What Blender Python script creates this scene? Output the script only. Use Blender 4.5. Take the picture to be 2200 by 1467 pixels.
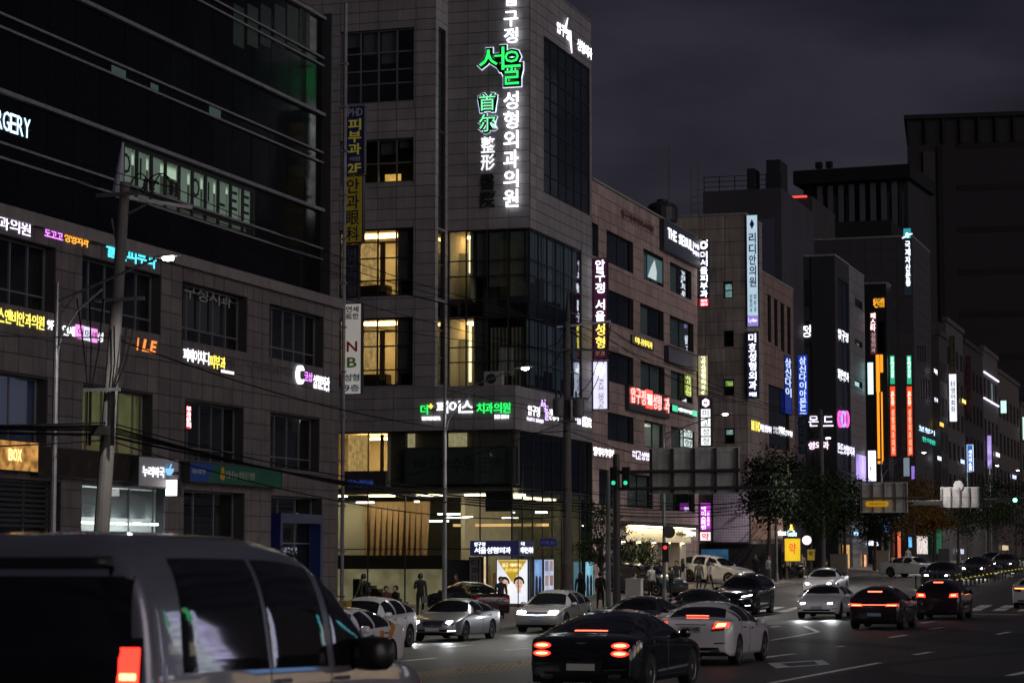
import bpy, math, random
from mathutils import Vector, Matrix
from mathutils.bvhtree import BVHTree
R = math.radians
rnd = random.Random(11)
for o in list(bpy.data.objects): bpy.data.objects.remove(o)
scn = bpy.context.scene; COL = scn.collection

# ---------------------------------------------------------------- camera, sky, light, exposure
F, YAW, PITCH, CAM = 5000.0, 17.74, 5.33, Vector((0, 0, 1.7))      # F: focal length in photo pixels (2200 wide)
cd = bpy.data.cameras.new('camera'); cam = bpy.data.objects.new('camera', cd); COL.objects.link(cam)
cam.location = CAM; cam.rotation_euler = (R(90 + PITCH), 0, R(YAW))
cd.sensor_fit = 'HORIZONTAL'; cd.sensor_width = 36; cd.lens = F / 2200 * 36
cd.clip_start = .3; cd.clip_end = 3000
cd.dof.use_dof = True; cd.dof.focus_distance = 100; cd.dof.aperture_fstop = 3.2
scn.camera = cam
MC = Matrix.Rotation(R(YAW), 3, 'Z') @ Matrix.Rotation(R(90 + PITCH), 3, 'X')

w = bpy.data.worlds.new('World'); scn.world = w; w.use_nodes = True
nt = w.node_tree; N = nt.nodes; N.clear()
out = N.new('ShaderNodeOutputWorld'); bg = N.new('ShaderNodeBackground')
sky = N.new('ShaderNodeTexSky'); sky.sky_type = 'NISHITA'; sky.sun_disc = False
SUN_AZ, SUN_EL = 113.0, 12.0             # direction the glow comes from: azimuth clockwise from +Y, elevation
sky.sun_elevation = R(SUN_EL); sky.sun_rotation = R(SUN_AZ); sky.air_density = 1; sky.dust_density = 2
tc = N.new('ShaderNodeTexCoord'); mp = N.new('ShaderNodeMapping'); mp.inputs['Scale'].default_value = (3.2, 3.2, 9)
nz = N.new('ShaderNodeTexNoise'); nz.inputs['Scale'].default_value = 1.7; nz.inputs['Detail'].default_value = 5; nz.inputs['Roughness'].default_value = .5
rp = N.new('ShaderNodeValToRGB'); rp.color_ramp.elements[0].position = .38; rp.color_ramp.elements[1].position = .64
rp.color_ramp.elements[0].color = (.0098, .0098, .0165, 1); rp.color_ramp.elements[1].color = (.026, .0235, .033, 1)
mx = N.new('ShaderNodeMixRGB'); mx.blend_type = 'ADD'; mx.inputs[0].default_value = .00035
L = nt.links
L.new(tc.outputs['Generated'], mp.inputs['Vector']); L.new(mp.outputs[0], nz.inputs['Vector']); L.new(nz.outputs['Fac'], rp.inputs[0])
L.new(rp.outputs[0], mx.inputs[1]); L.new(sky.outputs[0], mx.inputs[2]); L.new(mx.outputs[0], bg.inputs[0]); L.new(bg.outputs[0], out.inputs[0])
bg.inputs[1].default_value = 1.0
sd = bpy.data.lights.new('sun', 'SUN'); sun = bpy.data.objects.new('sun', sd); COL.objects.link(sun)
sd.energy = .72; sd.angle = R(45); sd.color = (1, .88, .90)
sv = Vector((math.sin(R(SUN_AZ)) * math.cos(R(SUN_EL)), math.cos(R(SUN_AZ)) * math.cos(R(SUN_EL)), math.sin(R(SUN_EL))))
sun.rotation_euler = (-sv).to_track_quat('-Z', 'Y').to_euler()
vs = scn.view_settings; vs.view_transform = 'Standard'; vs.look = 'None'; vs.exposure = 0; vs.gamma = 1; vs.use_curve_mapping = False
cy = scn.cycles; cy.max_bounces = 6; cy.diffuse_bounces = 2; cy.glossy_bounces = 3; cy.transmission_bounces = 4
cy.transparent_max_bounces = 12; cy.sample_clamp_indirect = 3; cy.sample_clamp_direct = 0; cy.use_light_tree = True
cy.caustics_reflective = False; cy.caustics_refractive = False; cy.use_denoising = True; cy.use_adaptive_sampling = True; cy.adaptive_threshold = .02

# ---------------------------------------------------------------- pixel -> world helpers (directions only; distance from the plane touched)
def ray(u, v): return MC @ Vector(((u - 1100) / F, -(v - 733.5) / F, -1))
def onX(u, v, X):
    d = ray(u, v); t = X / d.x; return (d.y * t, CAM.z + d.z * t)
def onY(u, v, Y):
    d = ray(u, v); t = Y / d.y; return (d.x * t, CAM.z + d.z * t)
def hermite(tab):
    xs = [a for a, b in tab]; ys = [b for a, b in tab]; n = len(xs)
    dl = [(ys[i+1] - ys[i]) / (xs[i+1] - xs[i]) for i in range(n - 1)]
    ms = [dl[0]] + [0 if dl[i-1] * dl[i] <= 0 else 2 * dl[i-1] * dl[i] / (dl[i-1] + dl[i]) for i in range(1, n - 1)] + [dl[-1]]
    def f(x):
        if x <= xs[0]: return ys[0]
        if x >= xs[-1]: return ys[-1]
        i = 0
        while xs[i+1] < x: i += 1
        h = xs[i+1] - xs[i]; t = (x - xs[i]) / h
        return (2*t**3 - 3*t*t + 1) * ys[i] + (t**3 - 2*t*t + t) * h * ms[i] + (3*t*t - 2*t**3) * ys[i+1] + (t**3 - t*t) * h * ms[i+1]
    return f
prof = hermite([(-30, .35), (0, 0), (13, -.15), (41, -.68), (55, -.76), (80, -.9), (102, -.77), (135, .08), (170, .62), (280, 1.75), (500, 3.6), (900, 4)])
KERB = -28.6
def groad(x, y):
    c = 0 if x > -14 else max(-.25, (x + 14) / 14.6 * .25)
    return prof(y) + c
def gwalk(x, y): return prof(y) - .12 + max(0, min(1, (KERB - x) / 5)) * .3
def g(x, y): return groad(x, y) if x > KERB else gwalk(x, y)
def onG(u, v):
    d = ray(u, v); lo = .1; t = 5.0
    while t < 900:
        p = CAM + d * t
        if p.z <= g(p.x, p.y): break
        t += .5
    a, b = t - .5, t
    for i in range(20):
        m = (a + b) / 2; p = CAM + d * m
        if p.z <= g(p.x, p.y): b = m
        else: a = m
    return CAM + d * b
def onXG(u, X):                                  # ground point below photo column u on plane X
    y = onX(u, 1300, X)[0]; return Vector((X, y, g(X, y)))
def proj(p):
    q = MC.transposed() @ (Vector(p) - CAM); return (1100 + F * q.x / -q.z, 733.5 - F * q.y / -q.z)

# ---------------------------------------------------------------- materials
MAT = {}
def M(name, col=(.5, .5, .5), rough=.6, metal=0, var=0, vs=3.0, bump=0, bs=40.0, rand=0, coat=0, streak=0, spec=.5):
    if name in MAT: return MAT[name]
    m = bpy.data.materials.new(name); m.use_nodes = True; t = m.node_tree; b = t.nodes['Principled BSDF']; l = t.links
    b.inputs['Roughness'].default_value = rough; b.inputs['Metallic'].default_value = metal; b.inputs['Coat Weight'].default_value = coat
    b.inputs['Specular IOR Level'].default_value = spec
    b.inputs['Coat Roughness'].default_value = .03
    c4 = (*col, 1); b.inputs['Base Color'].default_value = c4
    gp = t.nodes.new('ShaderNodeNewGeometry'); last = None
    def mul(fac_out, lo, hi, last):
        mr = t.nodes.new('ShaderNodeMapRange'); mr.inputs['From Min'].default_value = .25; mr.inputs['From Max'].default_value = .75
        mr.inputs['To Min'].default_value = lo; mr.inputs['To Max'].default_value = hi; l.new(fac_out, mr.inputs['Value'])
        x = t.nodes.new('ShaderNodeVectorMath'); x.operation = 'SCALE'
        if last is None: x.inputs[0].default_value = col
        else: l.new(last, x.inputs[0])
        l.new(mr.outputs[0], x.inputs['Scale']); return x.outputs[0]
    if var:
        n = t.nodes.new('ShaderNodeTexNoise'); n.inputs['Scale'].default_value = vs; n.inputs['Detail'].default_value = 6; l.new(gp.outputs['Position'], n.inputs['Vector'])
        last = mul(n.outputs['Fac'], 1 - var, 1 + var, last)
        mr = t.nodes.new('ShaderNodeMapRange'); mr.inputs['To Min'].default_value = max(.02, rough - .12); mr.inputs['To Max'].default_value = min(1, rough + .12)
        l.new(n.outputs['Fac'], mr.inputs['Value']); l.new(mr.outputs[0], b.inputs['Roughness'])
    if streak:
        v = t.nodes.new('ShaderNodeMapping'); v.inputs['Scale'].default_value = (5, 5, .35); l.new(gp.outputs['Position'], v.inputs['Vector'])
        n = t.nodes.new('ShaderNodeTexNoise'); n.inputs['Scale'].default_value = 1; n.inputs['Detail'].default_value = 5; l.new(v.outputs[0], n.inputs['Vector'])
        last = mul(n.outputs['Fac'], 1 - streak, 1 + streak * .5, last)
    if rand:
        oi = t.nodes.new('ShaderNodeObjectInfo'); last = mul(oi.outputs['Random'], 1 - rand, 1 + rand, last)
    if last is not None: l.new(last, b.inputs['Base Color'])
    if bump:
        n = t.nodes.new('ShaderNodeTexNoise'); n.inputs['Scale'].default_value = bs; n.inputs['Detail'].default_value = 3; l.new(gp.outputs['Position'], n.inputs['Vector'])
        bp = t.nodes.new('ShaderNodeBump'); bp.inputs['Strength'].default_value = bump; bp.inputs['Distance'].default_value = .02
        l.new(n.outputs['Fac'], bp.inputs['Height']); l.new(bp.outputs[0], b.inputs['Normal'])
    MAT[name] = m; return m
def EM(name, col, s=1.0, var=0, vs=6.0, base=.6):
    if name in MAT: return MAT[name]
    m = bpy.data.materials.new(name); m.use_nodes = True; t = m.node_tree; b = t.nodes['Principled BSDF']
    b.inputs['Base Color'].default_value = (*[min(.8, c * base + .01) for c in col], 1); b.inputs['Roughness'].default_value = .35
    b.inputs['Emission Color'].default_value = (*col, 1); b.inputs['Emission Strength'].default_value = s
    if var:
        gp = t.nodes.new('ShaderNodeNewGeometry'); n = t.nodes.new('ShaderNodeTexNoise'); n.inputs['Scale'].default_value = vs; t.links.new(gp.outputs['Position'], n.inputs['Vector'])
        mr = t.nodes.new('ShaderNodeMapRange'); mr.inputs['From Min'].default_value = .3; mr.inputs['From Max'].default_value = .7
        mr.inputs['To Min'].default_value = s * (1 - var); mr.inputs['To Max'].default_value = s * (1 + var)
        t.links.new(n.outputs['Fac'], mr.inputs['Value']); t.links.new(mr.outputs[0], b.inputs['Emission Strength'])
    MAT[name] = m; return m
def GL(name, tint=(.5, .55, .55), ior=1.5, rough=.015, wav=0):
    if name in MAT: return MAT[name]
    m = bpy.data.materials.new(name); m.use_nodes = True; t = m.node_tree; t.nodes.clear()
    o = t.nodes.new('ShaderNodeOutputMaterial'); fr = t.nodes.new('ShaderNodeFresnel'); fr.inputs[0].default_value = ior
    tr = t.nodes.new('ShaderNodeBsdfTransparent'); tr.inputs[0].default_value = (*tint, 1)
    gl = t.nodes.new('ShaderNodeBsdfGlossy'); gl.inputs['Roughness'].default_value = rough; gl.inputs[0].default_value = (.9, .95, 1, 1)
    mix = t.nodes.new('ShaderNodeMixShader'); l = t.links
    gb = t.nodes.new('ShaderNodeNewGeometry'); ir = t.nodes.new('ShaderNodeMapRange'); ir.inputs['To Min'].default_value = ior; ir.inputs['To Max'].default_value = 1/ior
    l.new(gb.outputs['Backfacing'], ir.inputs['Value']); l.new(ir.outputs[0], fr.inputs[0])      # thin pane: the same reflectance from both faces
    l.new(fr.outputs[0], mix.inputs[0]); l.new(tr.outputs[0], mix.inputs[1]); l.new(gl.outputs[0], mix.inputs[2]); l.new(mix.outputs[0], o.inputs[0])
    if wav:
        gp = t.nodes.new('ShaderNodeNewGeometry'); n = t.nodes.new('ShaderNodeTexNoise'); n.inputs['Scale'].default_value = 1.3; l.new(gp.outputs['Position'], n.inputs['Vector'])
        bp = t.nodes.new('ShaderNodeBump'); bp.inputs['Strength'].default_value = wav; bp.inputs['Distance'].default_value = .05
        l.new(n.outputs['Fac'], bp.inputs['Height']); l.new(bp.outputs[0], gl.inputs['Normal']); l.new(bp.outputs[0], fr.inputs['Normal'])
    MAT[name] = m; return m

# ---------------------------------------------------------------- objects
BASE = {}
def thing(name, label, cat, loc=(0, 0, 0), rz=0, group=None):
    o = bpy.data.objects.new(name, None); COL.objects.link(o); o.location = loc; o.rotation_euler = (0, 0, rz); o.empty_display_size = .2
    o['label'] = label; o['category'] = cat
    if group: o['group'] = group
    BASE[o] = Vector(loc); return o
def tag(o, label, cat, group=None):
    o['label'] = label; o['category'] = cat
    if group: o['group'] = group
    return o
class MB:
    def __init__(s): s.v = []; s.f = []; s.m = []
    def add(s, vs, fs, m=0):
        n = len(s.v); s.v += [tuple(x) for x in vs]; s.f += [tuple(i + n for i in f) for f in fs]; s.m += [m] * len(fs)
    def box(s, x0, x1, y0, y1, z0, z1, m=0):
        s.add([(x0,y0,z0),(x1,y0,z0),(x1,y1,z0),(x0,y1,z0),(x0,y0,z1),(x1,y0,z1),(x1,y1,z1),(x0,y1,z1)],
              [(0,3,2,1),(4,5,6,7),(0,1,5,4),(1,2,6,5),(2,3,7,6),(3,0,4,7)], m)
    def bar(s, p, q, wd, hh, m=0, up=(0, 0, 1)):
        p = Vector(p); q = Vector(q); d = (q - p).normalized(); upv = Vector(up)
        if abs(d.dot(upv)) > .95: upv = Vector((1, 0, 0))
        r = d.cross(upv).normalized() * wd / 2; u = r.cross(d).normalized() * hh / 2
        vs = [p - r - u, p + r - u, p + r + u, p - r + u, q - r - u, q + r - u, q + r + u, q - r + u]
        s.add(vs, [(0,1,2,3),(7,6,5,4),(0,4,5,1),(1,5,6,2),(2,6,7,3),(3,7,4,0)], m)
    def tube(s, pts, r, n=6, m=0, caps=True):
        pts = [Vector(p) for p in pts]; rs = r if isinstance(r, (list, tuple)) else [r] * len(pts); b = len(s.v); prev = None
        for i, p in enumerate(pts):
            d = (pts[min(i+1, len(pts)-1)] - pts[max(i-1, 0)]).normalized()
            if prev is None:
                a = Vector((0, 0, 1)) if abs(d.z) < .9 else Vector((1, 0, 0)); x = d.cross(a).normalized()
            else: x = (prev - d * prev.dot(d)).normalized()
            prev = x; y = d.cross(x)
            for k in range(n):
                t = 2 * math.pi * k / n; s.v.append(tuple(p + (x * math.cos(t) + y * math.sin(t)) * rs[i]))
        for i in range(len(pts) - 1):
            for k in range(n):
                a = b + i*n + k; c = b + i*n + (k+1) % n; s.f.append((a, c, c + n, a + n)); s.m.append(m)
        if caps:
            s.f.append(tuple(b + k for k in range(n))[::-1]); s.m.append(m); e = b + (len(pts)-1)*n
            s.f.append(tuple(e + k for k in range(n))); s.m.append(m)
    def lathe(s, prof, c, ax='z', n=16, m=0):
        b = len(s.v); c = Vector(c)
        for r, h in prof:
            for k in range(n):
                t = 2 * math.pi * k / n; p = (r * math.cos(t), r * math.sin(t), h)
                p = {'z': p, 'x': (p[2], p[0], p[1]), 'y': (p[0], p[2], p[1])}[ax]; s.v.append(tuple(c + Vector(p)))
        for i in range(len(prof) - 1):
            for k in range(n):
                a = b + i*n + k; d = b + i*n + (k+1) % n; s.f.append((a, d, d + n, a + n)); s.m.append(m)
        s.f.append(tuple(b + k for k in range(n))[::-1]); s.m.append(m); e = b + (len(prof)-1)*n
        s.f.append(tuple(e + k for k in range(n))); s.m.append(m)
    def disc(s, pt, r, n=20, m=0, sy=1.0):       # pt: function (a, b) -> point
        s.add([pt(r * math.cos(2*math.pi*k/n), r * sy * math.sin(2*math.pi*k/n)) for k in range(n)], [tuple(range(n))], m)
    def mesh(s, name, mats, off=Vector((0, 0, 0)), smooth=False):
        me = bpy.data.meshes.new(name); o = off
        me.from_pydata([(x - o[0], y - o[1], z - o[2]) for x, y, z in s.v], [], s.f)
        for mt in (mats if isinstance(mats, (list, tuple)) else [mats]): me.materials.append(mt)
        if len(me.materials) > 1: me.polygons.foreach_set('material_index', s.m)
        if smooth: me.polygons.foreach_set('use_smooth', [True] * len(me.polygons))
        return me
    def build(s, name, mats, parent=None, smooth=False, loc=None):
        off = BASE[parent] if parent is not None else Vector(loc or (0, 0, 0))
        me = s.mesh(name, mats, off, smooth); o = bpy.data.objects.new(name, me); COL.objects.link(o)
        if parent is not None: o.parent = parent
        else: o.location = off
        BASE[o] = off; return o
def structure(o): o['kind'] = 'structure'; return o
def stuff(o): o['kind'] = 'stuff'; return o
UNIT = {}
def unit(name, mat):                               # shared 1 m cube centred on the origin
    k = (name, mat.name)
    if k not in UNIT:
        b = MB(); b.box(-.5, .5, -.5, .5, -.5, .5); UNIT[k] = b.mesh(name, mat)
    return UNIT[k]
def piece(name, mat, parent, x0, x1, y0, y1, z0, z1):
    o = bpy.data.objects.new(name, unit(name, mat)); COL.objects.link(o); o.parent = parent
    b = BASE[parent]; o.location = ((x0+x1)/2 - b[0], (y0+y1)/2 - b[1], (z0+z1)/2 - b[2]); o.scale = (abs(x1-x0), abs(y1-y0), abs(z1-z0)); return o

class Pl:                                          # facade plane: 'F' faces -Y at Y=pos, 'R' faces +X at X=pos, 'L' faces -X
    def __init__(s, k, pos): s.k = k; s.p = pos
    def pt(s, a, b, c=0): return Vector((a, s.p - c, b)) if s.k == 'F' else Vector((s.p + c, a, b))
    def lim(s, a0, a1, b0, b1, c0, c1):
        return (a0, a1, s.p - c1, s.p - c0, b0, b1) if s.k == 'F' else (s.p + c0, s.p + c1, a0, a1, b0, b1)
    def px(s, u, v): return onY(u, v, s.p) if s.k == 'F' else onX(u, v, s.p)
    def rc(s, u0, v0, u1, v1):                     # photo rectangle, v at its left edge -> (a0, a1, b0, b1)
        a0, b1 = s.px(u0, v0); b0 = s.px(u0, v1)[1]; a1 = s.px(u1, (v0 + v1) / 2)[0]; return (a0, a1, b0, b1)
    def axes(s): return (Vector((1,0,0)), Vector((0,0,1)), Vector((0,-1,0))) if s.k == 'F' else (Vector((0,1,0)), Vector((0,0,1)), Vector((1,0,0)))
def sub(rects, holes):
    for h in holes:
        nr = []
        for (a0, a1, b0, b1) in rects:
            if h[0] >= a1 or h[1] <= a0 or h[2] >= b1 or h[3] <= b0: nr.append((a0, a1, b0, b1)); continue
            x0, x1 = max(a0, h[0]), min(a1, h[1])
            if a0 < h[0]: nr.append((a0, h[0], b0, b1))
            if a1 > h[1]: nr.append((h[1], a1, b0, b1))
            if b0 < h[2]: nr.append((x0, x1, b0, h[2]))
            if b1 > h[3]: nr.append((x0, x1, h[3], b1))
        rects = nr
    return rects
def wallmb(mb, pl, rect, holes=(), th=.35, c=0, m=0):
    for r in sub([rect], holes): mb.box(*pl.lim(*r, c - th, c), m=m)
class Clad:                                        # cladding panels with open joints, nearest 300 as single objects
    def __init__(s, mat, name='panel'): s.q = []; s.mat = mat; s.name = name
    def add(s, pl, rect, holes, pw, ph, c0=.0, c1=.03, gap=.028, stagger=False):
        a0, a1, b0, b1 = rect; na = max(1, round((a1-a0)/pw)); nb = max(1, round((b1-b0)/ph)); da = (a1-a0)/na; db = (b1-b0)/nb
        for j in range(nb):
            sh = .5 * da if stagger and j % 2 else 0
            for i in range(-1 if sh else 0, na):
                x0 = max(a0, a0 + i*da + sh); x1 = min(a1, a0 + (i+1)*da + sh)
                if x1 - x0 < .05: continue
                for r in sub([(x0, x1, b0 + j*db, b0 + (j+1)*db)], holes):
                    if r[1]-r[0] < .09 or r[3]-r[2] < .09: continue
                    q = rnd.uniform(-.004, .004)
                    lim = pl.lim(r[0] + gap/2, r[1] - gap/2, r[2] + gap/2, r[3] - gap/2, c0, c1 + q)
                    ctr = pl.pt((r[0]+r[1])/2, (r[2]+r[3])/2); d = (ctr - CAM).length; u, v = proj(ctr)
                    vis = -60 < u < 2260 and -60 < v < 1500
                    s.q.append(((0 if vis else 1000) + d - (r[1]-r[0])*(r[3]-r[2])*8, lim))
    def flush(s, parent, limit=300):
        s.q.sort(key=lambda t: t[0])
        for k, lim in s.q[:limit]: piece(s.name, s.mat, parent, *lim)
        if len(s.q) > limit:
            b = MB()
            for k, lim in s.q[limit:]: b.box(*lim)
            stuff(b.build('far_' + s.name + 's', s.mat, parent))
def cuts(n, lo, hi):
    if isinstance(n, int): return [lo + (hi-lo)*i/n for i in range(n+1)]
    return [lo + (hi-lo)*t for t in n]
def window(parent, pl, rect, cols, rows, fmat, gmat, c=-.12, fw=.05, fd=.08, pane_fn=None, name='window', pane='pane'):
    a0, a1, b0, b1 = rect; A = cuts(cols, a0, a1); B = cuts(rows, b0, b1); mb = MB(); h = fw/2
    for i, a in enumerate(A): 
        x0, x1 = (a, a+fw) if i == 0 else (a-fw, a) if i == len(A)-1 else (a-h, a+h)
        mb.box(*pl.lim(x0, x1, b0, b1, c-fd/2, c+fd/2))
    for j, b in enumerate(B):
        y0, y1 = (b, b+fw) if j == 0 else (b-fw, b) if j == len(B)-1 else (b-h, b+h)
        for i in range(len(A)-1):
            x0 = A[i] + (fw if i == 0 else h); x1 = A[i+1] - (fw if i == len(A)-2 else h)
            mb.box(*pl.lim(x0, x1, y0, y1, c-fd/2+.004, c+fd/2-.004))
    wo = mb.build(name, fmat, parent)
    for i in range(len(A)-1):
        for j in range(len(B)-1):
            mt = gmat
            if pane_fn:
                r = pane_fn(i, j)
                if r is False: continue
                if r: mt = r
            piece(pane, mt, wo, *pl.lim(A[i]+h, A[i+1]-h, B[j]+h, B[j+1]-h, c-.012, c+.006))
    return wo
def room(parent, pl, rect, depth, mat, c=-.3, name='room', floor_mat=None):   # open-fronted box behind a window
    a0, a1, b0, b1 = rect; b = MB(); t = .06
    b.box(*pl.lim(a0-t, a1+t, b0-t, b1+t, c-depth-t, c-depth)); b.box(*pl.lim(a0-t, a0, b0-t, b1+t, c-depth, c)); b.box(*pl.lim(a1, a1+t, b0-t, b1+t, c-depth, c))
    b.box(*pl.lim(a0, a1, b0-t, b0, c-depth, c)); b.box(*pl.lim(a0, a1, b1, b1+t, c-depth, c)); return b.build(name, mat, parent)
def curtain(parent, pl, a0, a1, b0, b1, c, mat, amp=.05, wl=.16, name='curtain'):
    b = MB(); n = max(4, int((a1-a0)/wl*4)); vs = []
    for i in range(n+1):
        a = a0 + (a1-a0)*i/n; k = amp * math.sin(2*math.pi*(a-a0)/wl) + amp*.5*math.sin(a*5.3)
        vs += [pl.pt(a, b0, c+k), pl.pt(a, b1, c+k*.8)]
    b.add(vs, [(2*i, 2*i+2, 2*i+3, 2*i+1) for i in range(n)]); return b.build(name, mat, parent, smooth=True)

# ---------------------------------------------------------------- lettering
GLY = {}
_tc = bpy.data.curves.new('lettering', 'FONT'); _tc.resolution_u = 2; TXT = bpy.data.objects.new('lettering_source', _tc)   # never linked to the scene
def glyph(ch, bold=.022, shear=0, ex=.05):
    k = (ch, bold, shear)
    if k in GLY: return GLY[k]
    t = TXT.data; t.body = ch; t.extrude = ex; t.offset = bold; t.shear = shear
    m = TXT.to_mesh(); vs = [tuple(v.co) for v in m.vertices]; fs = [tuple(p.vertices) for p in m.polygons]; TXT.to_mesh_clear()
    if not vs: GLY[k] = None; return None
    x0 = min(v[0] for v in vs); x1 = max(v[0] for v in vs); y0 = min(v[1] for v in vs); y1 = max(v[1] for v in vs)
    GLY[k] = (vs, fs, x0, x1, y0, y1, {}); return GLY[k]
def put_glyph(parent, gl, pl, a0, a1, b0, b1, c, mat, name='letter', th=.06):
    vs, fs, x0, x1, y0, y1, cache = gl
    if 'm' not in cache:
        me = bpy.data.meshes.new(name); me.from_pydata([((v[0]-(x0+x1)/2)/(x1-x0), (v[1]-(y0+y1)/2)/(y1-y0), v[2]/.1) for v in vs], [], fs); me.materials.append(None); cache['m'] = me
    o = bpy.data.objects.new(name, cache['m']); COL.objects.link(o); o.parent = parent
    r, u, n = pl.axes(); p = pl.pt((a0+a1)/2, (b0+b1)/2, c + th/2) - BASE[parent]
    mt = Matrix((r*(a1-a0), u*(b1-b0), n*th)).transposed().to_4x4(); mt.translation = p
    o.matrix_local = mt; o.material_slots[0].link = 'OBJECT'; o.material_slots[0].material = mat; return o
def isk(ch): return ord(ch) > 0x2e80
def text(parent, s, pl, rect, mats, c=.03, bold=.008, vertical=False, shear=0, th=.05, fill=.92, name='letter', whole=None):
    """fit s into rect; big characters become single parts, a small line becomes one part called lettering"""
    a0, a1, b0, b1 = rect; mt = mats if isinstance(mats, (list, tuple)) else [mats] * len(s)
    if pl.k == 'R': th = min(th, .012)
    wts = [(.45 if ch == ' ' else 1.0 if isk(ch) else .62 if ch.isupper() or ch.isdigit() else .34 if ch in 'iIl1:|.!-\'' else .52) for ch in s]
    n = len(s); cells = []; tot = sum(wts) if not vertical else sum((.45 if ch == ' ' else 1) for ch in s); q = 0
    for i, ch in enumerate(s):
        if vertical:
            wv = .45 if ch == ' ' else 1; y1 = b1 - (b1-b0)*q/tot; y0 = b1 - (b1-b0)*(q+wv)/tot; q += wv; cell = (a0, a1, y0, y1)
        else:
            x0 = a0 + (a1-a0)*q/tot; q += wts[i]; cell = (x0, a0 + (a1-a0)*q/tot, b0, b1)
        cells.append(cell)
    u0 = proj(pl.pt(a0, b0)); u1 = proj(pl.pt(a1, b1)); px = (abs(u1[1]-u0[1]) if not vertical else abs(u1[1]-u0[1]) / max(1, n))
    if whole is None: whole = px < 11 and n > 2
    joined = {}
    for ch, cell, m in zip(s, cells, mt):
        if ch == ' ' or m is None: continue
        gl = glyph(ch, bold, shear)
        if gl is None: continue
        x0, x1, y0, y1 = cell; cw = x1-x0; chh = y1-y0
        if isk(ch) or ch.isupper() or ch.isdigit():
            p = (1-fill)/2; X0, X1, Y0, Y1 = x0+cw*p, x1-cw*p, y0+chh*p, y1-chh*p
            if vertical and not isk(ch): X0, X1 = x0+cw*.2, x1-cw*.2
            if ch in 'I1': 
                hw = min((X1-X0)/2, (Y1-Y0)*(gl[3]-gl[2])/(gl[5]-gl[4])/2); X0, X1 = (X0+X1)/2-hw, (X0+X1)/2+hw
        else:                                       # keep the glyph's own height relative to capitals
            sc = chh*.92/.74; hw = min(cw*.44, (gl[3]-gl[2])*sc*.5); X0, X1 = (x0+x1)/2-hw, (x0+x1)/2+hw; Y0 = y0+chh*.04+gl[4]*sc; Y1 = y0+chh*.04+gl[5]*sc
        if ch == '-': Y0, Y1 = y0+chh*.42, y0+chh*.55
        if whole:
            b = joined.setdefault(m, MB()); vs, fs = gl[0], gl[1]; r, u, nn = pl.axes()
            pts = [pl.pt(X0+(v[0]-gl[2])/(gl[3]-gl[2])*(X1-X0), Y0+(v[1]-gl[4])/(gl[5]-gl[4])*(Y1-Y0), c+th/2+v[2]/.1*th) for v in vs]
            b.add(pts, fs)
        else: put_glyph(parent, gl, pl, X0, X1, Y0, Y1, c, m, name, th)
    for m, b in joined.items(): stuff(b.build('lettering', m, parent))
# ================================================================ ground, road, pavement
asphalt = M('asphalt', (.042, .038, .037), .55, var=.45, vs=.55, bump=.35, bs=55)
asphalt_new = M('asphalt_patch', (.014, .014, .015), .6, var=.25, vs=1.2, bump=.3, bs=60)
paint = M('road_paint', (.80, .80, .78), .55, var=.25, vs=6)
paint_y = M('road_paint_yellow', (.20, .13, .03), .6, var=.35, vs=6)
kerbstone = M('kerb_granite', (.26, .25, .24), .75, var=.25, vs=8, rand=.12)
def steps(a, b, f): 
    r = [a]; 
    while r[-1] < b: r.append(min(b, r[-1] + f(r[-1])))
    return r
def sheet(name, xs, ys, zf, mat, parent=None):
    b = MB(); n = len(xs)
    b.add([(x, y, zf(x, y)) for y in ys for x in xs], [(j*n+i, j*n+i+1, (j+1)*n+i+1, (j+1)*n+i) for j in range(len(ys)-1) for i in range(n-1)])
    return b.build(name, mat, parent, smooth=True)
ysr = steps(-30, 500, lambda y: 1.5 if y < 180 else 6)
structure(sheet('ground', [-900, -200, -90, -60, -28.6, -14, 20, 60, 200, 900], [-400, -30] + steps(0, 500, lambda y: 4) + [700, 900, 2500], lambda x, y: (groad(max(x, KERB), y) if x > KERB else prof(y) - .25) - .1, M('bare_ground', (.05, .048, .045), .9, var=.2)))
road = structure(sheet('road', [KERB, -24, -19, -14, -8, 0, 8, 16], ysr, groad, asphalt))
# pavement: pavers in the material (too small to tell apart), kerb stones as pieces
pv = M('pavement_blocks', (.20, .17, .15), .7, var=.2, vs=2)
t = pv.node_tree; bt = t.nodes.new('ShaderNodeTexBrick'); gp = t.nodes.new('ShaderNodeNewGeometry'); bs = t.nodes['Principled BSDF']
bt.inputs['Scale'].default_value = 2.2; bt.inputs['Color1'].default_value = (.23, .19, .165, 1); bt.inputs['Color2'].default_value = (.16, .145, .135, 1); bt.inputs['Mortar'].default_value = (.06, .055, .05, 1); bt.inputs['Mortar Size'].default_value = .012
t.links.new(gp.outputs['Position'], bt.inputs['Vector']); t.links.new(bt.outputs[0], bs.inputs['Base Color'])
walk = structure(sheet('pavement', [-60, -33.6, -31, KERB - .16], ysr, gwalk, pv))
for i in range(125):
    y = 52 + i * 1.2; z = gwalk(KERB, y)
    piece('kerb_stone', kerbstone, walk, KERB - .16, KERB + .012, y + .01, y + 1.19, z - .22, z + rnd.uniform(.0, .012))
def mark(px, mat=paint, name='lane_mark', n=8, dz=.006):
    p = [onG(u, v) for u, v in px]; b = MB(); vs = []
    for i in range(n+1):
        t = i/n; a = p[0].lerp(p[1], t); c = p[3].lerp(p[2], t)
        for q in (a, c): vs.append((q.x, q.y, g(q.x, q.y) + dz))
    b.add(vs, [(2*i, 2*i+2, 2*i+3, 2*i+1) for i in range(n)]); return b.build(name, mat, road)
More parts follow.
